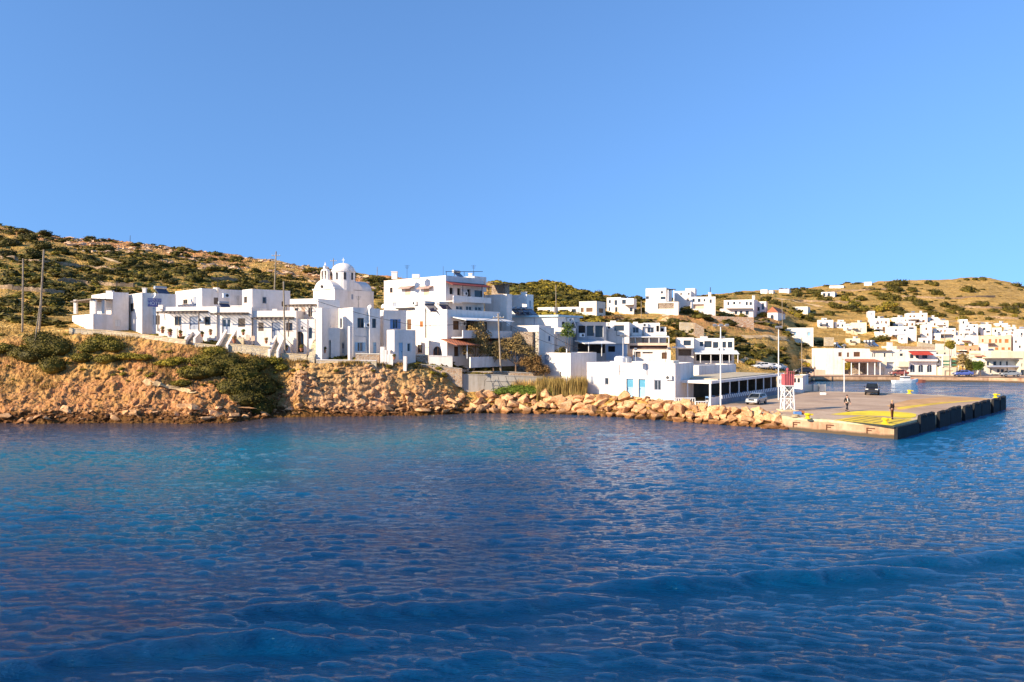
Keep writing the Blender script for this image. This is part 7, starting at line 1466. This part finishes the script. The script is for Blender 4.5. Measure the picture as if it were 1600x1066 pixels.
# ---------------------------------------------------------------- vehicles
def car(loc, rz, label, paint, kind='hatch', s=1., group=None):
    e = empty('pickup_truck' if kind == 'pickup' else 'car', loc, label, 'pickup truck' if kind == 'pickup' else 'car', group, 0); x0, y0, z0 = loc; c, sn = math.cos(rz), math.sin(rz)
    T = lambda a, b, h: (x0+(a*c-b*sn)*s, y0+(a*sn+b*c)*s, z0+h*s)     # a forward, b left
    if kind == 'hatch': L, Wd = 3.9, 1.66; belt = [(-1.95, .45, .95), (-1.8, .35, 1.0), (-.9, .3, .98), (.5, .3, .95), (1.1, .3, .9), (1.75, .33, .78), (1.95, .42, .62)]; cab = [(-1.88, .97), (-1.55, 1.42), (-.3, 1.48), (.35, 1.42), (1.15, .93)]
    elif kind == 'sedan': L, Wd = 4.3, 1.7; belt = [(-2.15, .5, .9), (-2., .35, .98), (-.9, .3, .96), (.5, .3, .93), (1.2, .3, .88), (1.95, .33, .76), (2.15, .42, .6)]; cab = [(-1.7, .96), (-1.0, 1.38), (-.2, 1.42), (.35, 1.38), (1.15, .92)]
    else: L, Wd = 4.9, 1.78; belt = [(-2.45, .5, 1.02), (-2.3, .42, 1.05), (-.9, .4, 1.05), (.5, .4, 1.03), (1.2, .4, 1.02), (2.2, .42, .95), (2.45, .5, .8)]; cab = [(-.85, 1.06), (-.65, 1.62), (.2, 1.68), (.6, 1.62), (1.35, 1.04)]
    w = Wd/2; V = []; n = 8
    for (a, zb, zt) in belt:
        t = 1-.10*(abs(a)/(L/2))**4
        for (bb_, zz) in ((-w*t*.9, zb), (-w*t, zb+.12), (-w*t, zt-.12), (-w*t*.88, zt), (w*t*.88, zt), (w*t, zt-.12), (w*t, zb+.12), (w*t*.9, zb)): V.append(T(a, bb_, zz))
    m = len(belt); g = MB(); g.add(V, [(i*n+k, i*n+(k+1) % n, (i+1)*n+(k+1) % n, (i+1)*n+k) for i in range(m-1) for k in range(n)]+[tuple(range(n)), tuple((m-1)*n+k for k in range(n-1, -1, -1))]); body = g.build('body', paint, e, smooth=False)
    V = []
    for (a, zz) in cab:
        t = .88 if zz < 1.1 else .74; V += [T(a, -w*t, zz), T(a, w*t, zz)]
    k = len(cab); g = MB(); g.add(V, [(2*i, 2*i+1, 2*i+3, 2*i+2) for i in range(k-1)]+[tuple(2*i for i in range(k)), tuple(2*i+1 for i in range(k-1, -1, -1)), (0, 1, 2*k-1, 2*k-2)]); g.build('cabin', paint, e)
    def gl(name, q): g = MB(); g.add(q, [(0, 1, 2, 3), (3, 2, 1, 0)]); g.build(name, GLASS, e)
    (a0, z0_), (a1, z1) = cab[-2], cab[-1]; o_ = .012
    f = lambda t: (a0+(a1-a0)*t+o_, z0_+(z1-z0_)*t+o_)
    (p, q), (p2, q2) = f(.1), f(.93); gl('windscreen', [T(p, -w*.66, q), T(p, w*.66, q), T(p2, w*.8, q2), T(p2, -w*.8, q2)])
    (a0, z0_), (a1, z1) = cab[1], cab[0]; f2 = lambda t: (a0+(a1-a0)*t-o_, z0_+(z1-z0_)*t+o_); (p, q), (p2, q2) = f2(.12), f2(.9); gl('rear_window', [T(p, w*.64, q), T(p, -w*.64, q), T(p2, -w*.78, q2), T(p2, w*.78, q2)])
    zt = cab[2][1]-.1; zb = cab[0][1]+.06
    for sgn in (-1, 1):
        for (aa, ab) in ((cab[1][0]+.1, -.12+(cab[2][0]+cab[3][0])/2*.2), (-.02, cab[-2][0]+.1)):
            if ab <= aa: continue
            e1 = .0 if aa != -.02 else .28
            gl('side_window', [T(aa, sgn*w*.775, zt), T(ab, sgn*w*.775, zt), T(ab+e1, sgn*w*.885, zb), T(aa, sgn*w*.885, zb)])
        g = MB(); g.obox(T(L/2-.1, sgn*w*.68, .68 if kind != 'pickup' else .85), (.06*c, .06*sn, 0), (-.17*sn, .17*c, 0), (0, 0, .08)); g.build('headlight', mat('lamp glass', (.8, .8, .78), .15), e)
        g = MB(); g.obox(T(cab[-1][0]-.25, sgn*(w+.08), cab[0][1]+.08), (.06*c, .06*sn, 0), (-.1*sn, .1*c, 0), (0, 0, .07)); g.build('mirror', DARK, e)
    g = MB(); g.obox(T(L/2+.01, 0, .45), (.06*c, .06*sn, 0), (-w*.86*sn, w*.86*c, 0), (0, 0, .09)); g.build('bumper', DARK if kind == 'pickup' else METAL, e)
    g = MB(); g.obox(T(L/2+.0, 0, .66 if kind != 'pickup' else .85), (.03*c, .03*sn, 0), (-w*.4*sn, w*.4*c, 0), (0, 0, .07)); g.build('grille', DARK, e)
    if kind == 'pickup':
        g = MB(); g.obox(T(-1.6, 0, 1.06), (.7*c, .7*sn, 0), (-w*.75*sn, w*.75*c, 0), (0, 0, .015)); g.build('cargo_bed', DARK, e)
        g = MB(); g.tube([T(-.95, -w*.8, 1.05), T(-1.0, -w*.75, 1.5), T(-1.0, w*.75, 1.5), T(-.95, w*.8, 1.05)], .04, 5); g.build('roll_bar', DMETAL, e)
    R_ = .31 if kind != 'pickup' else .38
    for a in (-L*.31, L*.31):
        for sgn in (-1, 1):
            g = MB(); p0 = Vector(T(a, sgn*(w-.17), R_)); p1 = Vector(T(a, sgn*(w+.02), R_)); g.tube([p0, p1], R_*s, 14); o = g.build('wheel', BLACK, e); d = (p1-p0).normalized()*.012
            g = MB(); g.tube([p1, p1+d], R_*.55*s, 10); g.build('rim', METAL, o)
    return e
SILV = mat('silver car paint', (.42, .44, .43), .3, .06, 3, metal=.5, bmp=0); NAVY = mat('dark navy car paint', (.03, .034, .05), .25, .1, 3, metal=.3, bmp=0, spec=.6); WCAR = mat('white car paint', (.72, .72, .72), .25, .05, 3, bmp=0, spec=.5); BCAR = mat('blue car paint', (.10, .14, .40), .3, .05, 3, bmp=0)
x, y = G(1182, 631.5); car((x, y, ZA+.006), R(-128), 'silver grey hatchback parked beside the striped taverna screens', SILV, 'hatch', .92)
x, y = G(1363, 616.5); car((x, y, ZA+.006), R(-118), 'dark pickup truck parked alone near the water side of the apron', NAVY, 'pickup', 1.)
for (px, py, D, rz, lb, pn) in ((1191, 585.5, 146, 190, 'white car, leftmost of the row on the shore road', WCAR), (1203, 585.5, 147, 185, 'white car, middle of the row on the shore road', WCAR), (1213, 584.5, 149, 200, 'silver car at the right end of the shore road row', SILV), (1256, 586, 163, 180, 'dark car on the road above the kiosk roof', NAVY),
                              (1504, 588, 163.5, 180, 'blue car parked on the far quay under the yellow tree', BCAR), (1488+90, 588.5, 161.5, 175, 'grey car at the right end of the far quay', SILV), (1404, 588, 165.5, 185, 'reddish car parked behind the white boat', mat('dull red car paint', (.35, .10, .08), .35, .1, 3, bmp=0))):
    x = (px-CX)*D/F; z = max(gz(x, D), 1.13 if px > 1260 else 0)+.06; z = max(z, 1.25) if px > 1260 else z; car((x, D, z), R(rz), lb, pn, 'sedan', .95, 'cars along the shore road')
# boats
def boat(px, py, D, L, rz, label, col, cab=True):
    x = (px-CX)*D/F; e = empty('motor_boat', (x, D, -.1), label, 'boat', 'small boats by the far quay'); c, sn = math.cos(R(rz)), math.sin(R(rz)); T = lambda a, b, h: (x+a*c-b*sn, D+a*sn+b*c, h)
    V = []; sec = [(-L/2, .8, .0, .62), (-L*.2, .95, -.1, .62), (L*.15, .9, -.1, .7), (L*.35, .55, -.02, .82), (L/2, .04, .25, .98)]
    for (a, w, zb, zt) in sec: V += [T(a, -w, zt), T(a, -w*.75, zb), T(a, w*.75, zb), T(a, w, zt)]
    g = MB(); g.add(V, [(i*4+k, i*4+(k+1) % 4, (i+1)*4+(k+1) % 4, (i+1)*4+k) for i in range(4) for k in range(4)]+[(0, 1, 2, 3), (19, 18, 17, 16)]); g.build('hull', col, e)
    if cab:
        g = MB(); g.obox(T(-L*.02, 0, 1.05), (L*.14*c, L*.14*sn, 0), (-.6*sn, .6*c, 0), (0, 0, .42)); o = g.build('cabin', WP, e); g = MB(); g.obox(T(-L*.02, 0, 1.18), (L*.142*c, L*.142*sn, 0), (-.605*sn, .605*c, 0), (0, 0, .14)); g.build('cabin_window', GLASS, o)
        g = MB(); g.tube([T(-L*.05, 0, 1.4), T(-L*.05, 0, 2.6)], .03, 4); g.build('mast', WMETAL, e)
    return e
boat(1415, 596, 158, 5.5, 4, 'white motor boat with small cabin moored at the far quay', WP); boat(1434, 595, 160.5, 2.6, 178, 'little dull red rowing boat right of the white motor boat', mat('faded red boat paint', (.38, .13, .08), .7), False)
# pale driftwood like slab in the cove
g = MB(); q = Vector(P(380, 637, 85.8)); me = None
o = bpy.data.objects.new('rock_slab', rock_mesh(77, 18)); COL.objects.link(o); o.location = q; o.scale = (1.7, .7, .28); o.rotation_euler = (0, .06, .1); tag(o, 'long pale flat rock slab lying in the dark cove mouth', 'rock')
# flower pots and patio things
def pot(px, py, D, s, label, mt=None, plant=LGREEN):
    s *= .68
    x, y, z = P(px, py, D); e = empty('flower_pot', (x, y, z), label, 'flower pot', 'flower pots on the terraces'); g = MB(); g.lathe((x, y, z), [(.16*s, 0), (.26*s, .4*s), (.3*s, .42*s), (.3*s, .5*s), (.22*s, .5*s)], 10); g.build('pot', mt or POT, e)
    me = plant_mesh('foliage', [(0, 0, .72*s, .3*s, .3*s, .3*s)], 90, .14, plant, int(px)); o = bpy.data.objects.new('foliage', me); COL.objects.link(o); o.parent = e
for a in [(254, 521, 94.6, 1.3, 'terracotta pot on the terrace right of the narrow shuttered windows', POT, LDRY), (266, 524, 93.2, 1.2, 'dark leafy plant pot left of the first stairs', POT, LDARK), (282, 527, 93, 1.3, 'dark leafy plant pot beside the first stairs', POT, LDARK), (316, 527, 93., 1., 'potted plant between the white walls of the first terrace', POT, LDARK), (329, 524, 93., 1.1, 'terracotta pot of red flowers on the first terrace', POT, LRUST),
          (380, 524, 93.5, 1.1, 'round green potted bush beneath the square shuttered window', POT, LGREEN), (366, 536, 92.4, 1.3, 'rusty plant pot beside the second stairs', POT, LRUST), (448, 548, 92.8, 1., 'dark plant pot at the foot of the third house wall', POT, LDARK), (471, 549, 92.6, 1.2, 'green plant pot in front of the stone archway', POT, LDARK), (416, 537, 92.5, 1.1, 'terracotta pot left of the third stairs', POT, LDRY), (507, 552, 93.4, 1.2, 'plant pot in the dark porch', POT, LDARK), (616, 562, 93., 1., 'small pot in front of the annex door', POT, LDARK)]: pot(*a)
# patio seat group
def seat(px, py, D, label):
    x, y, z = P(px, py, D); e = empty('garden_chair', (x, y, z), label, 'chair', 'garden chairs on the terraces'); g = MB(); g.obox((x, y, z+.42), (.25, 0, 0), (0, .25, 0), (0, 0, .025)); g.build('seat', PINK, e); g = MB(); g.obox((x, y+.25, z+.75), (.25, 0, 0), (0, .02, .0), (0, 0, .3)); g.build('backrest', PINK, e)
    for (a, b) in ((-.2, -.2), (.2, -.2), (-.2, .2), (.2, .2)): g = MB(); g.tube([(x+a, y+b, z), (x+a, y+b, z+.4)], .02, 4); g.build('leg', GREYWOOD, e)
seat(386, 537, 92.6, 'pinkish garden chair, left one on the second terrace'); seat(394, 538, 92.6, 'pinkish garden chair, right one on the second terrace')
# stepped white planter blocks between the shutter house and the annex
r = bld('planter_steps', 600, 93.6, 562, 'stepped white masonry blocks left of the annex house', 'planter')
for k_, (a, b, t) in enumerate(((594, 600, 542), (600.4, 604, 547), (604.4, 609, 554), (609.4, 614, 553), (630, 635, 557))): 
    x0, x1 = (a-CX)*93.2/F, (b-CX)*93.2/F; g = MB(); g.box(x0, x1, 93.2, 94.2, 5.2, Zp(t, 93.2)); g.build('block', WHITE, r)
# ---------------------------------------------------------------- people
def skin(name, verts, edges, mtl, parent, root, lev=1):
    me = bpy.data.meshes.new(name+'_s'); me.from_pydata([v[:3] for v in verts], edges, []); o = bpy.data.objects.new('tmp', me); COL.objects.link(o)
    md = o.modifiers.new('s', 'SKIN'); ms = o.modifiers.new('u', 'SUBSURF'); ms.levels = ms.render_levels = lev
    for i, v in enumerate(verts): sv = me.skin_vertices[0].data[i]; sv.radius = (v[3], v[4] if len(v) > 4 else v[3]); sv.use_root = (i == root)
    dg = bpy.context.evaluated_depsgraph_get(); me2 = bpy.data.meshes.new_from_object(o.evaluated_get(dg)); bpy.data.objects.remove(o)
    me2.materials.clear(); me2.materials.append(mtl); o2 = bpy.data.objects.new(name, me2); COL.objects.link(o2)
    for p in me2.polygons: p.use_smooth = True
    if parent: o2.parent = parent
    return o2
SKIN = mat('skin', (.50, .28, .19), .6, .06, 20, bmp=0); HAIRD = mat('dark hair', (.03, .02, .015), .7, .2, 30); HAIRL = mat('sandy hair', (.42, .28, .14), .7, .2, 30)
def person(px, py, rz, label, jacket, shirt, trous, hair, walk=.0, armout=.08, H_=1.76):
    x, y = G(px, py); e = empty('person', (x, y, ZA+.006), label, 'person', None, rz); k = H_/1.76; st = walk
    # facing -y ; hip 0.92, shoulders 1.45
    Lf = -st*.28; Rf = st*.28
    vb = [(0, 0, .95, .13, .10), (0, 0, 1.15, .12, .09), (0, 0, 1.38, .15, .095), (0, .01, 1.50, .055, .05), (0, -.01, 1.60, .075, .085), (0, -.012, 1.70, .078, .09),
          (-.09, 0, .9, .085), (-.10, Lf*.5-.02*st, .5, .06), (-.10, Lf, .09, .042), (-.11, Lf-.13, .035, .035),
          (.09, 0, .9, .085), (.10, Rf*.5-.04*st, .5, .06), (.10, Rf, .09+.03*st, .042), (.11, Rf-.13, .035+.01*st, .035),
          (-.19, 0, 1.42, .06), (-.23-armout, .02+st*.04, 1.15, .045), (-.24-armout, -.06+st*.1, .90, .034), (-.24-armout, -.08+st*.1, .84, .036, .02),
          (.19, 0, 1.42, .06), (.23+armout, .02-st*.04, 1.15, .045), (.24+armout, -.08-st*.1, .90, .034), (.24+armout, -.10-st*.1, .84, .036, .02)]
    ed = [(0, 1), (1, 2), (2, 3), (3, 4), (4, 5), (0, 6), (6, 7), (7, 8), (8, 9), (0, 10), (10, 11), (11, 12), (12, 13), (2, 14), (14, 15), (15, 16), (16, 17), (2, 18), (18, 19), (19, 20), (20, 21)]
    for sgn, wi in ((-1, 17), (1, 21)):        # fingers and thumb
        w = vb[wi]
        for q in range(4):
            n0 = len(vb); off = (q-1.5)*.018; l = (.075, .088, .082, .062)[q]; vb += [(w[0], w[1]+off, w[2]-.045, .0085), (w[0]-sgn*.008, w[1]+off, w[2]-.045-l*.55, .008), (w[0]-sgn*.024, w[1]+off, w[2]-.045-l, .0065)]; ed += [(wi, n0), (n0, n0+1), (n0+1, n0+2)]
        n0 = len(vb); vb += [(w[0]-sgn*.01, w[1]-.035, w[2]-.02, .011), (w[0]-sgn*.02, w[1]-.055, w[2]-.06, .008)]; ed += [(wi, n0), (n0, n0+1)]
    vb = [(a[0]*k, a[1]*k, a[2]*k, *[q*k for q in a[3:]]) for a in vb]; skin('body', vb, ed, SKIN, e, 0, 1)
    vt = [(0, 0, .98, .145, .115), (-.09, 0, .88, .10), (-.10, Lf*.5-.02*st, .5, .078), (-.10, Lf*.95, .13, .066), (.09, 0, .88, .10), (.10, Rf*.5-.04*st, .5, .078), (.10, Rf*.95, .13+.03*st, .066)]
    skin('trousers', [(a[0]*k, a[1]*k, a[2]*k, *[q*k for q in a[3:]]) for a in vt], [(0, 1), (1, 2), (2, 3), (0, 4), (4, 5), (5, 6)], trous, e, 0, 1)
    vj = [(0, 0, .93, .165, .13), (0, 0, 1.15, .155, .12), (0, 0, 1.40, .18, .12), (0, .01, 1.47, .08, .07), (-.20, 0, 1.42, .078), (-.235-armout, .02+st*.04, 1.15, .062), (-.24-armout, -.055+st*.1, .93, .05), (.20, 0, 1.42, .078), (.235+armout, .02-st*.04, 1.15, .062), (.24+armout, -.075-st*.1, .93, .05)]
    j = skin('jacket', [(a[0]*k, a[1]*k, a[2]*k, *[q*k for q in a[3:]]) for a in vj], [(0, 1), (1, 2), (2, 3), (2, 4), (4, 5), (5, 6), (2, 7), (7, 8), (8, 9)], jacket, e, 0, 1)
    def part(nm, mb_fn, mt, par=e, sm_=True):
        g = MB(); mb_fn(g); o = mesh_np(nm, np.array(g.v), g.f, mt, par, smooth=sm_); return o
    if shirt: part('shirt', lambda g: g.add([(-.05*k, -.128*k, 1.0*k), (.05*k, -.128*k, 1.0*k), (.07*k, -.125*k, 1.40*k), (-.07*k, -.125*k, 1.40*k), (-.05*k, -.10*k, 1.0*k), (.05*k, -.10*k, 1.0*k), (.07*k, -.09*k, 1.40*k), (-.07*k, -.09*k, 1.40*k)], [(0, 1, 2, 3), (7, 6, 5, 4), (0, 4, 5, 1), (1, 5, 6, 2), (2, 6, 7, 3), (3, 7, 4, 0)]), shirt)
    # hair cap: upper back half of the head
    def cap(g):
        V = []; n = 12; 
        for i in range(6):
            th = i/5*1.75
            for q in range(n): a = 2*math.pi*q/n; fr = .75 if math.sin(a) < -.3 else 1.; t = th*fr; V.append((.098*k*math.sin(t)*math.cos(a), -.012*k+.112*k*math.sin(t)*math.sin(a)+.012*k, 1.69*k+.115*k*math.cos(t)))
        g.add(V, [(i*n+q, i*n+(q+1) % n, (i+1)*n+(q+1) % n, (i+1)*n+q) for i in range(5) for q in range(n)])
    part('hair', cap, hair)
    def face(g):
        g.lathe((0, -.105*k, 1.60*k), [(.004, .035*k), (.011*k, .02*k), (.014*k, 0), (.006*k, -.004*k)], 6, 1, 1.4)
    part('nose', face, SKIN)
    for sx in (-1, 1): part('eye', lambda g: g.lathe((sx*.032*k, -.098*k, 1.645*k), [(.002, -.009*k), (.011*k, 0), (.002, .009*k)], 6, 1, .5), DARK)
    part('mouth', lambda g: g.obox((0, -.094*k, 1.565*k), (.022*k, 0, 0), (0, .006, 0), (0, 0, .005*k)), mat('lips', (.35, .12, .10), .5))
    for sx in (-1, 1): part('ear', lambda g: g.lathe((sx*.083*k, .0, 1.625*k), [(.004, -.03*k), (.016*k, 0), (.004, .03*k)], 6, .6, 1), SKIN)
    for sx, fy_, fz in ((-1, Lf, 0), (1, Rf, .03*st)):
        part('shoe', lambda g: g.add([(sx*.105*k-.05, fy_*k-.2, fz), (sx*.105*k+.05, fy_*k-.2, fz), (sx*.105*k+.045, fy_*k+.07, fz), (sx*.105*k-.045, fy_*k+.07, fz), (sx*.105*k-.035, fy_*k-.17, fz+.06), (sx*.105*k+.035, fy_*k-.17, fz+.06), (sx*.105*k+.04, fy_*k+.06, fz+.11), (sx*.105*k-.04, fy_*k+.06, fz+.11)], [(3, 2, 1, 0), (4, 5, 6, 7), (0, 1, 5, 4), (1, 2, 6, 5), (2, 3, 7, 6), (3, 0, 4, 7)]), DARK)
    return e
person(1323.5, 643, R(14), 'person walking over the apron in open dark jacket and white shirt', mat('black jacket cloth', (.02, .02, .024), .9, .2, 20), mat('white cloth', (.75, .74, .72), .9), mat('black trousers', (.022, .022, .03), .9), HAIRD, 1., .05, 1.78)
person(1394, 655, R(-150), 'person standing on the yellow marking in dark brown jacket and rust trousers', mat('dark brown jacket cloth', (.045, .025, .018), .9, .2, 20), None, mat('rust trousers', (.12, .045, .02), .9, .2, 20), HAIRL, .1, .0, 1.84)

# ---------------------------------------------------------------- small fittings on the houses
def ac(B, k, px, py, s=1.):
    q = fbp(B, k, px, py, .22); C, u, n, ln = B.fr[k]; g = MB(); g.obox(q[:], (u[0]*.42*s, u[1]*.42*s, 0), (n[0]*.15, n[1]*.15, 0), (0, 0, .28*s)); o = g.build('air_conditioner', WMETAL, B.root)
    q2 = fbp(B, k, px, py, .375); g = MB(); a = Vector((u[0], u[1], 0)); g.tube([q2+a*.1-Vector((n[0]*.01, n[1]*.01, 0)), q2+a*.1+Vector((n[0], n[1], 0))*.012], .2*s, 12); g.build('fan_grille', DMETAL, o)
for (B, k, px, py) in ((Fr, 'L', 316, 500), (U, 'R', 352, 462), (G6, 'R', 572, 508), (K, 'L', 650, 474), (K, 'R', 725, 459), (KL, 'R', 722, 506), (Sb, 'L', 953, 512), (T2, 'L', 1008, 508), (HB, 'L', 1046, 590), (V1, 'L', 1125, 546), (Nb, 'R', 887, 500), (Rb, 'R', 908, 524)): ac(B, k, px, py)
def conduit(B, k, pts, r=.025, m=None):
    g = MB(); g.tube([fbp(B, k, a, b, .04) for a, b in pts], r, 4); g.build('cable', m or GREYP, B.root)
conduit(K, 'L', [(628, 432), (628, 470), (646, 472)]); conduit(K, 'L', [(683, 431), (683, 475)], .04); conduit(HB, 'L', [(917.5, 580), (975, 580), (975, 592)]); conduit(HB, 'L', [(1012, 575), (1012, 600), (1020, 602)])
conduit(Fr, 'L', [(225, 482), (255, 483), (258, 500)]); conduit(G6, 'R', [(554, 525), (572, 526), (574, 548)]); conduit(KL, 'L', [(672, 486), (672, 536)], .04); conduit(Sb, 'L', [(950, 505), (950, 532)], .05); conduit(Nb, 'L', [(835, 496), (835, 520)], .05); conduit(V1, 'L', [(1126, 529), (1126, 548)], .05)
def roofbox(B, px, s=.5, name='roof_hatch', m=WHITE):
    D = B.D+1.6; x = (px-CX)*D/F; g = MB(); g.box(x-s, x+s, D-s*.8, D+s*.8, B.zt-.3, B.zt+.28); g.build(name, m, B.root)
for (B, px, s) in ((A, 172, .4), (U, 338, .35), (Fr, 252, .3), (Fr3, 430, .3), (K, 650, .5), (HB, 1000, .3), (HB, 1030, .25), (Sb, 958, .4), (V1, 1100, .5), (T1, 993, .35)): roofbox(B, px, s)
def aerial(B, px, h=1.8, dy=1.2):
    D = B.D+dy; x = (px-CX)*D/F; z = B.zt-.25; g = MB(); g.tube([(x, D, z), (x, D, z+h)], .022, 4)
    for k in range(4): g.tube([(x-.35+.05*k, D, z+h-.06-.14*k), (x+.35-.05*k, D, z+h-.06-.14*k)], .012, 4)
    g.build('television_aerial', DMETAL, B.root)
for (B, px) in ((A, 182), (U, 340), (Fr2, 372), (G6, 560), (K, 636), (K, 740), (Mb, 812), (Sb, 970), (T2, 1012), (V1, 1108), (HB, 1040), (Nb, 862)): aerial(B, px)
# quay clutter
def crate(px, py, label, m, s=.35, cat='crate', name='fish_crate'):
    x, y = G(px, py); g = MB(); g.box(x-s, x+s, y-s*.7, y+s*.7, ZA+.01, ZA+.06)
    for (a, b, c, d) in ((-s, -s+.05, -s*.7, s*.7), (s-.05, s, -s*.7, s*.7), (-s+.051, s-.051, -s*.7, -s*.7+.05), (-s+.051, s-.051, s*.7-.05, s*.7)): g.box(x+a, x+b, y+c, y+d, ZA+.062, ZA+.32)
    o = g.build(name, m); tag(o, label, cat, 'crates on the quay')
crate(1246, 648, 'blue open crate on the pier rim left of the yellow bollard', BLUEP); crate(1250.5, 647, 'orange open crate beside the blue crate on the pier rim', ORANGEW); crate(1286, 617, 'white open crate by the fence panels', WP)
g = MB(); xr, yr = G(1243, 652)
for k_ in range(5): torus(g, (xr, yr, ZA+.04+.05*k_), (0, 0, 1), .42-.03*k_, .035, 16, 5)
o = g.build('rope_coil', mat('hemp rope', (.45, .34, .2), .9, .2, 12)); tag(o, 'coiled tan rope lying near the left end of the pier rim', 'rope')
# pavement joints of the pier
for t_ in (.12, .25, .38, .51, .64, .77, .9):
    a_ = np.array(PB)+(np.array(PC)-np.array(PB))*t_; b_ = a_-un*min(12, 9.6)*1.0; w_ = ur*.035
    sheet('road_joint', [tuple(a_-un*.75-w_), tuple(a_-un*.75+w_), tuple(b_+w_), tuple(b_-w_)], ZA+.0061, TAR)

# ---------------------------------------------------------------- old field walls, tracks
def ground_line(pts, D0):
    out = []
    for (a, b) in zip(pts[:-1], pts[1:]):
        for t in np.linspace(0, 1, 9)[:-1]:
            px = a[0]+(b[0]-a[0])*t; py = a[1]+(b[1]-a[1])*t; D = hitD(px, py, D0)
            if D: out.append(((px-CX)*D/F, D))
    o2 = [out[0]]
    for q in out[1:]:
        if abs(q[1]-o2[-1][1]) < 9: o2.append(q)
    # smooth the distances
    a = np.array(o2); 
    for _ in range(3): a[1:-1] = (a[:-2]+a[1:-1]*2+a[2:])/4
    return [tuple(q) for q in a]
def field_wall(pts, D0, label, h=.75, m=STONE):
    L_ = ground_line(pts, D0); g = MB(); 
    if len(L_) < 3: print('short wall', label); return
    for i, (a, b) in enumerate(zip(L_[:-1], L_[1:])):
        za, zb = gz(*a), gz(*b); hh = h*(.8+.4*((i*7) % 5)/5); g.prism([a, b, (b[0], b[1]+.5), (a[0], a[1]+.5)], [za-.6, zb-.6, zb-.6, za-.6], [za+hh, zb+hh, zb+hh, za+hh])
    o = g.build('field_wall', m); tag(o, label, 'wall', 'dry stone walls on the hills')
def track(pts, D0, w, m):
    L_ = ground_line(pts, D0)
    if len(L_) < 3: return
    V = []; Fs = []
    a = np.array(L_); 
    for i, q in enumerate(a):
        d = a[min(i+1, len(a)-1)]-a[max(i-1, 0)]; d /= np.linalg.norm(d)+1e-9; n = np.array([-d[1], d[0]])
        for k in range(5):
            p = q+n*w*(k/4-.5); V.append((p[0], p[1], gz(p[0], p[1])+.10))
    Fs = [(i*5+k, (i+1)*5+k, (i+1)*5+k+1, i*5+k+1) for i in range(len(a)-1) for k in range(4)]
    o = mesh_np('path', np.array(V), Fs, m); tag(o, kind='structure')
HW = mat_stone('lichened field stone', (.30, .20, .11), (.52, .36, .21), 1.4, (.22, .15, .09)); DIRT = mat('pale dirt', (.66, .46, .24), .9, .25, .8, bmp=.4, bd=.05)
for a in [(((0, 404), (60, 412), (130, 419), (200, 428)), 115, 'upper left field wall slanting above the leaning poles'), (((0, 452), (50, 457), (105, 462)), 108, 'lower field wall at the far left behind the poles'), (((90, 440), (160, 446), (215, 450)), 108, 'short field wall just above the terrace house roof'),
          (((330, 437), (400, 443), (470, 448)), 112, 'field wall on the slope left of the church'), (((1240, 470), (1300, 474), (1350, 473)), 190, 'field wall crossing the slope below the columned porch house'), (((1410, 464), (1480, 468), (1600, 463)), 220, 'long upper field wall across the golden hill'),
          (((1500, 480), (1550, 483), (1600, 481)), 210, 'middle field wall on the golden hill at the right edge'), (((1540, 497), (1600, 500)), 205, 'lowest field wall above the village right end'), (((1160, 503), (1200, 507), (1226, 512)), 150, 'crumbling field wall left of the isolated bungalow'),
          (((1300, 456), (1360, 454), (1400, 452)), 230, 'field wall just under the skyline above the small houses'), (((940, 503), (1000, 503), (1030, 504)), 140, 'low field wall directly above the studio block roof')]: field_wall(*a, m=HW)
track(((1036, 499), (1062, 506), (1086, 516), (1104, 528)), 150, 2.2, DIRT); track(((1160, 527), (1200, 526), (1236, 531)), 140, 1.6, DIRT); track(((1150, 560), (1180, 566), (1215, 574)), 125, 2.4, DIRT)
track(((1190, 464), (1240, 470), (1290, 482)), 190, 1.8, DIRT); track(((1440, 500), (1500, 503), (1560, 506)), 190, 2., DIRT); track(((150, 398), (190, 412), (240, 420)), 120, 2., DIRT); track(((225, 600), (250, 606), (285, 612), (310, 618)), 82, .5, DIRT)
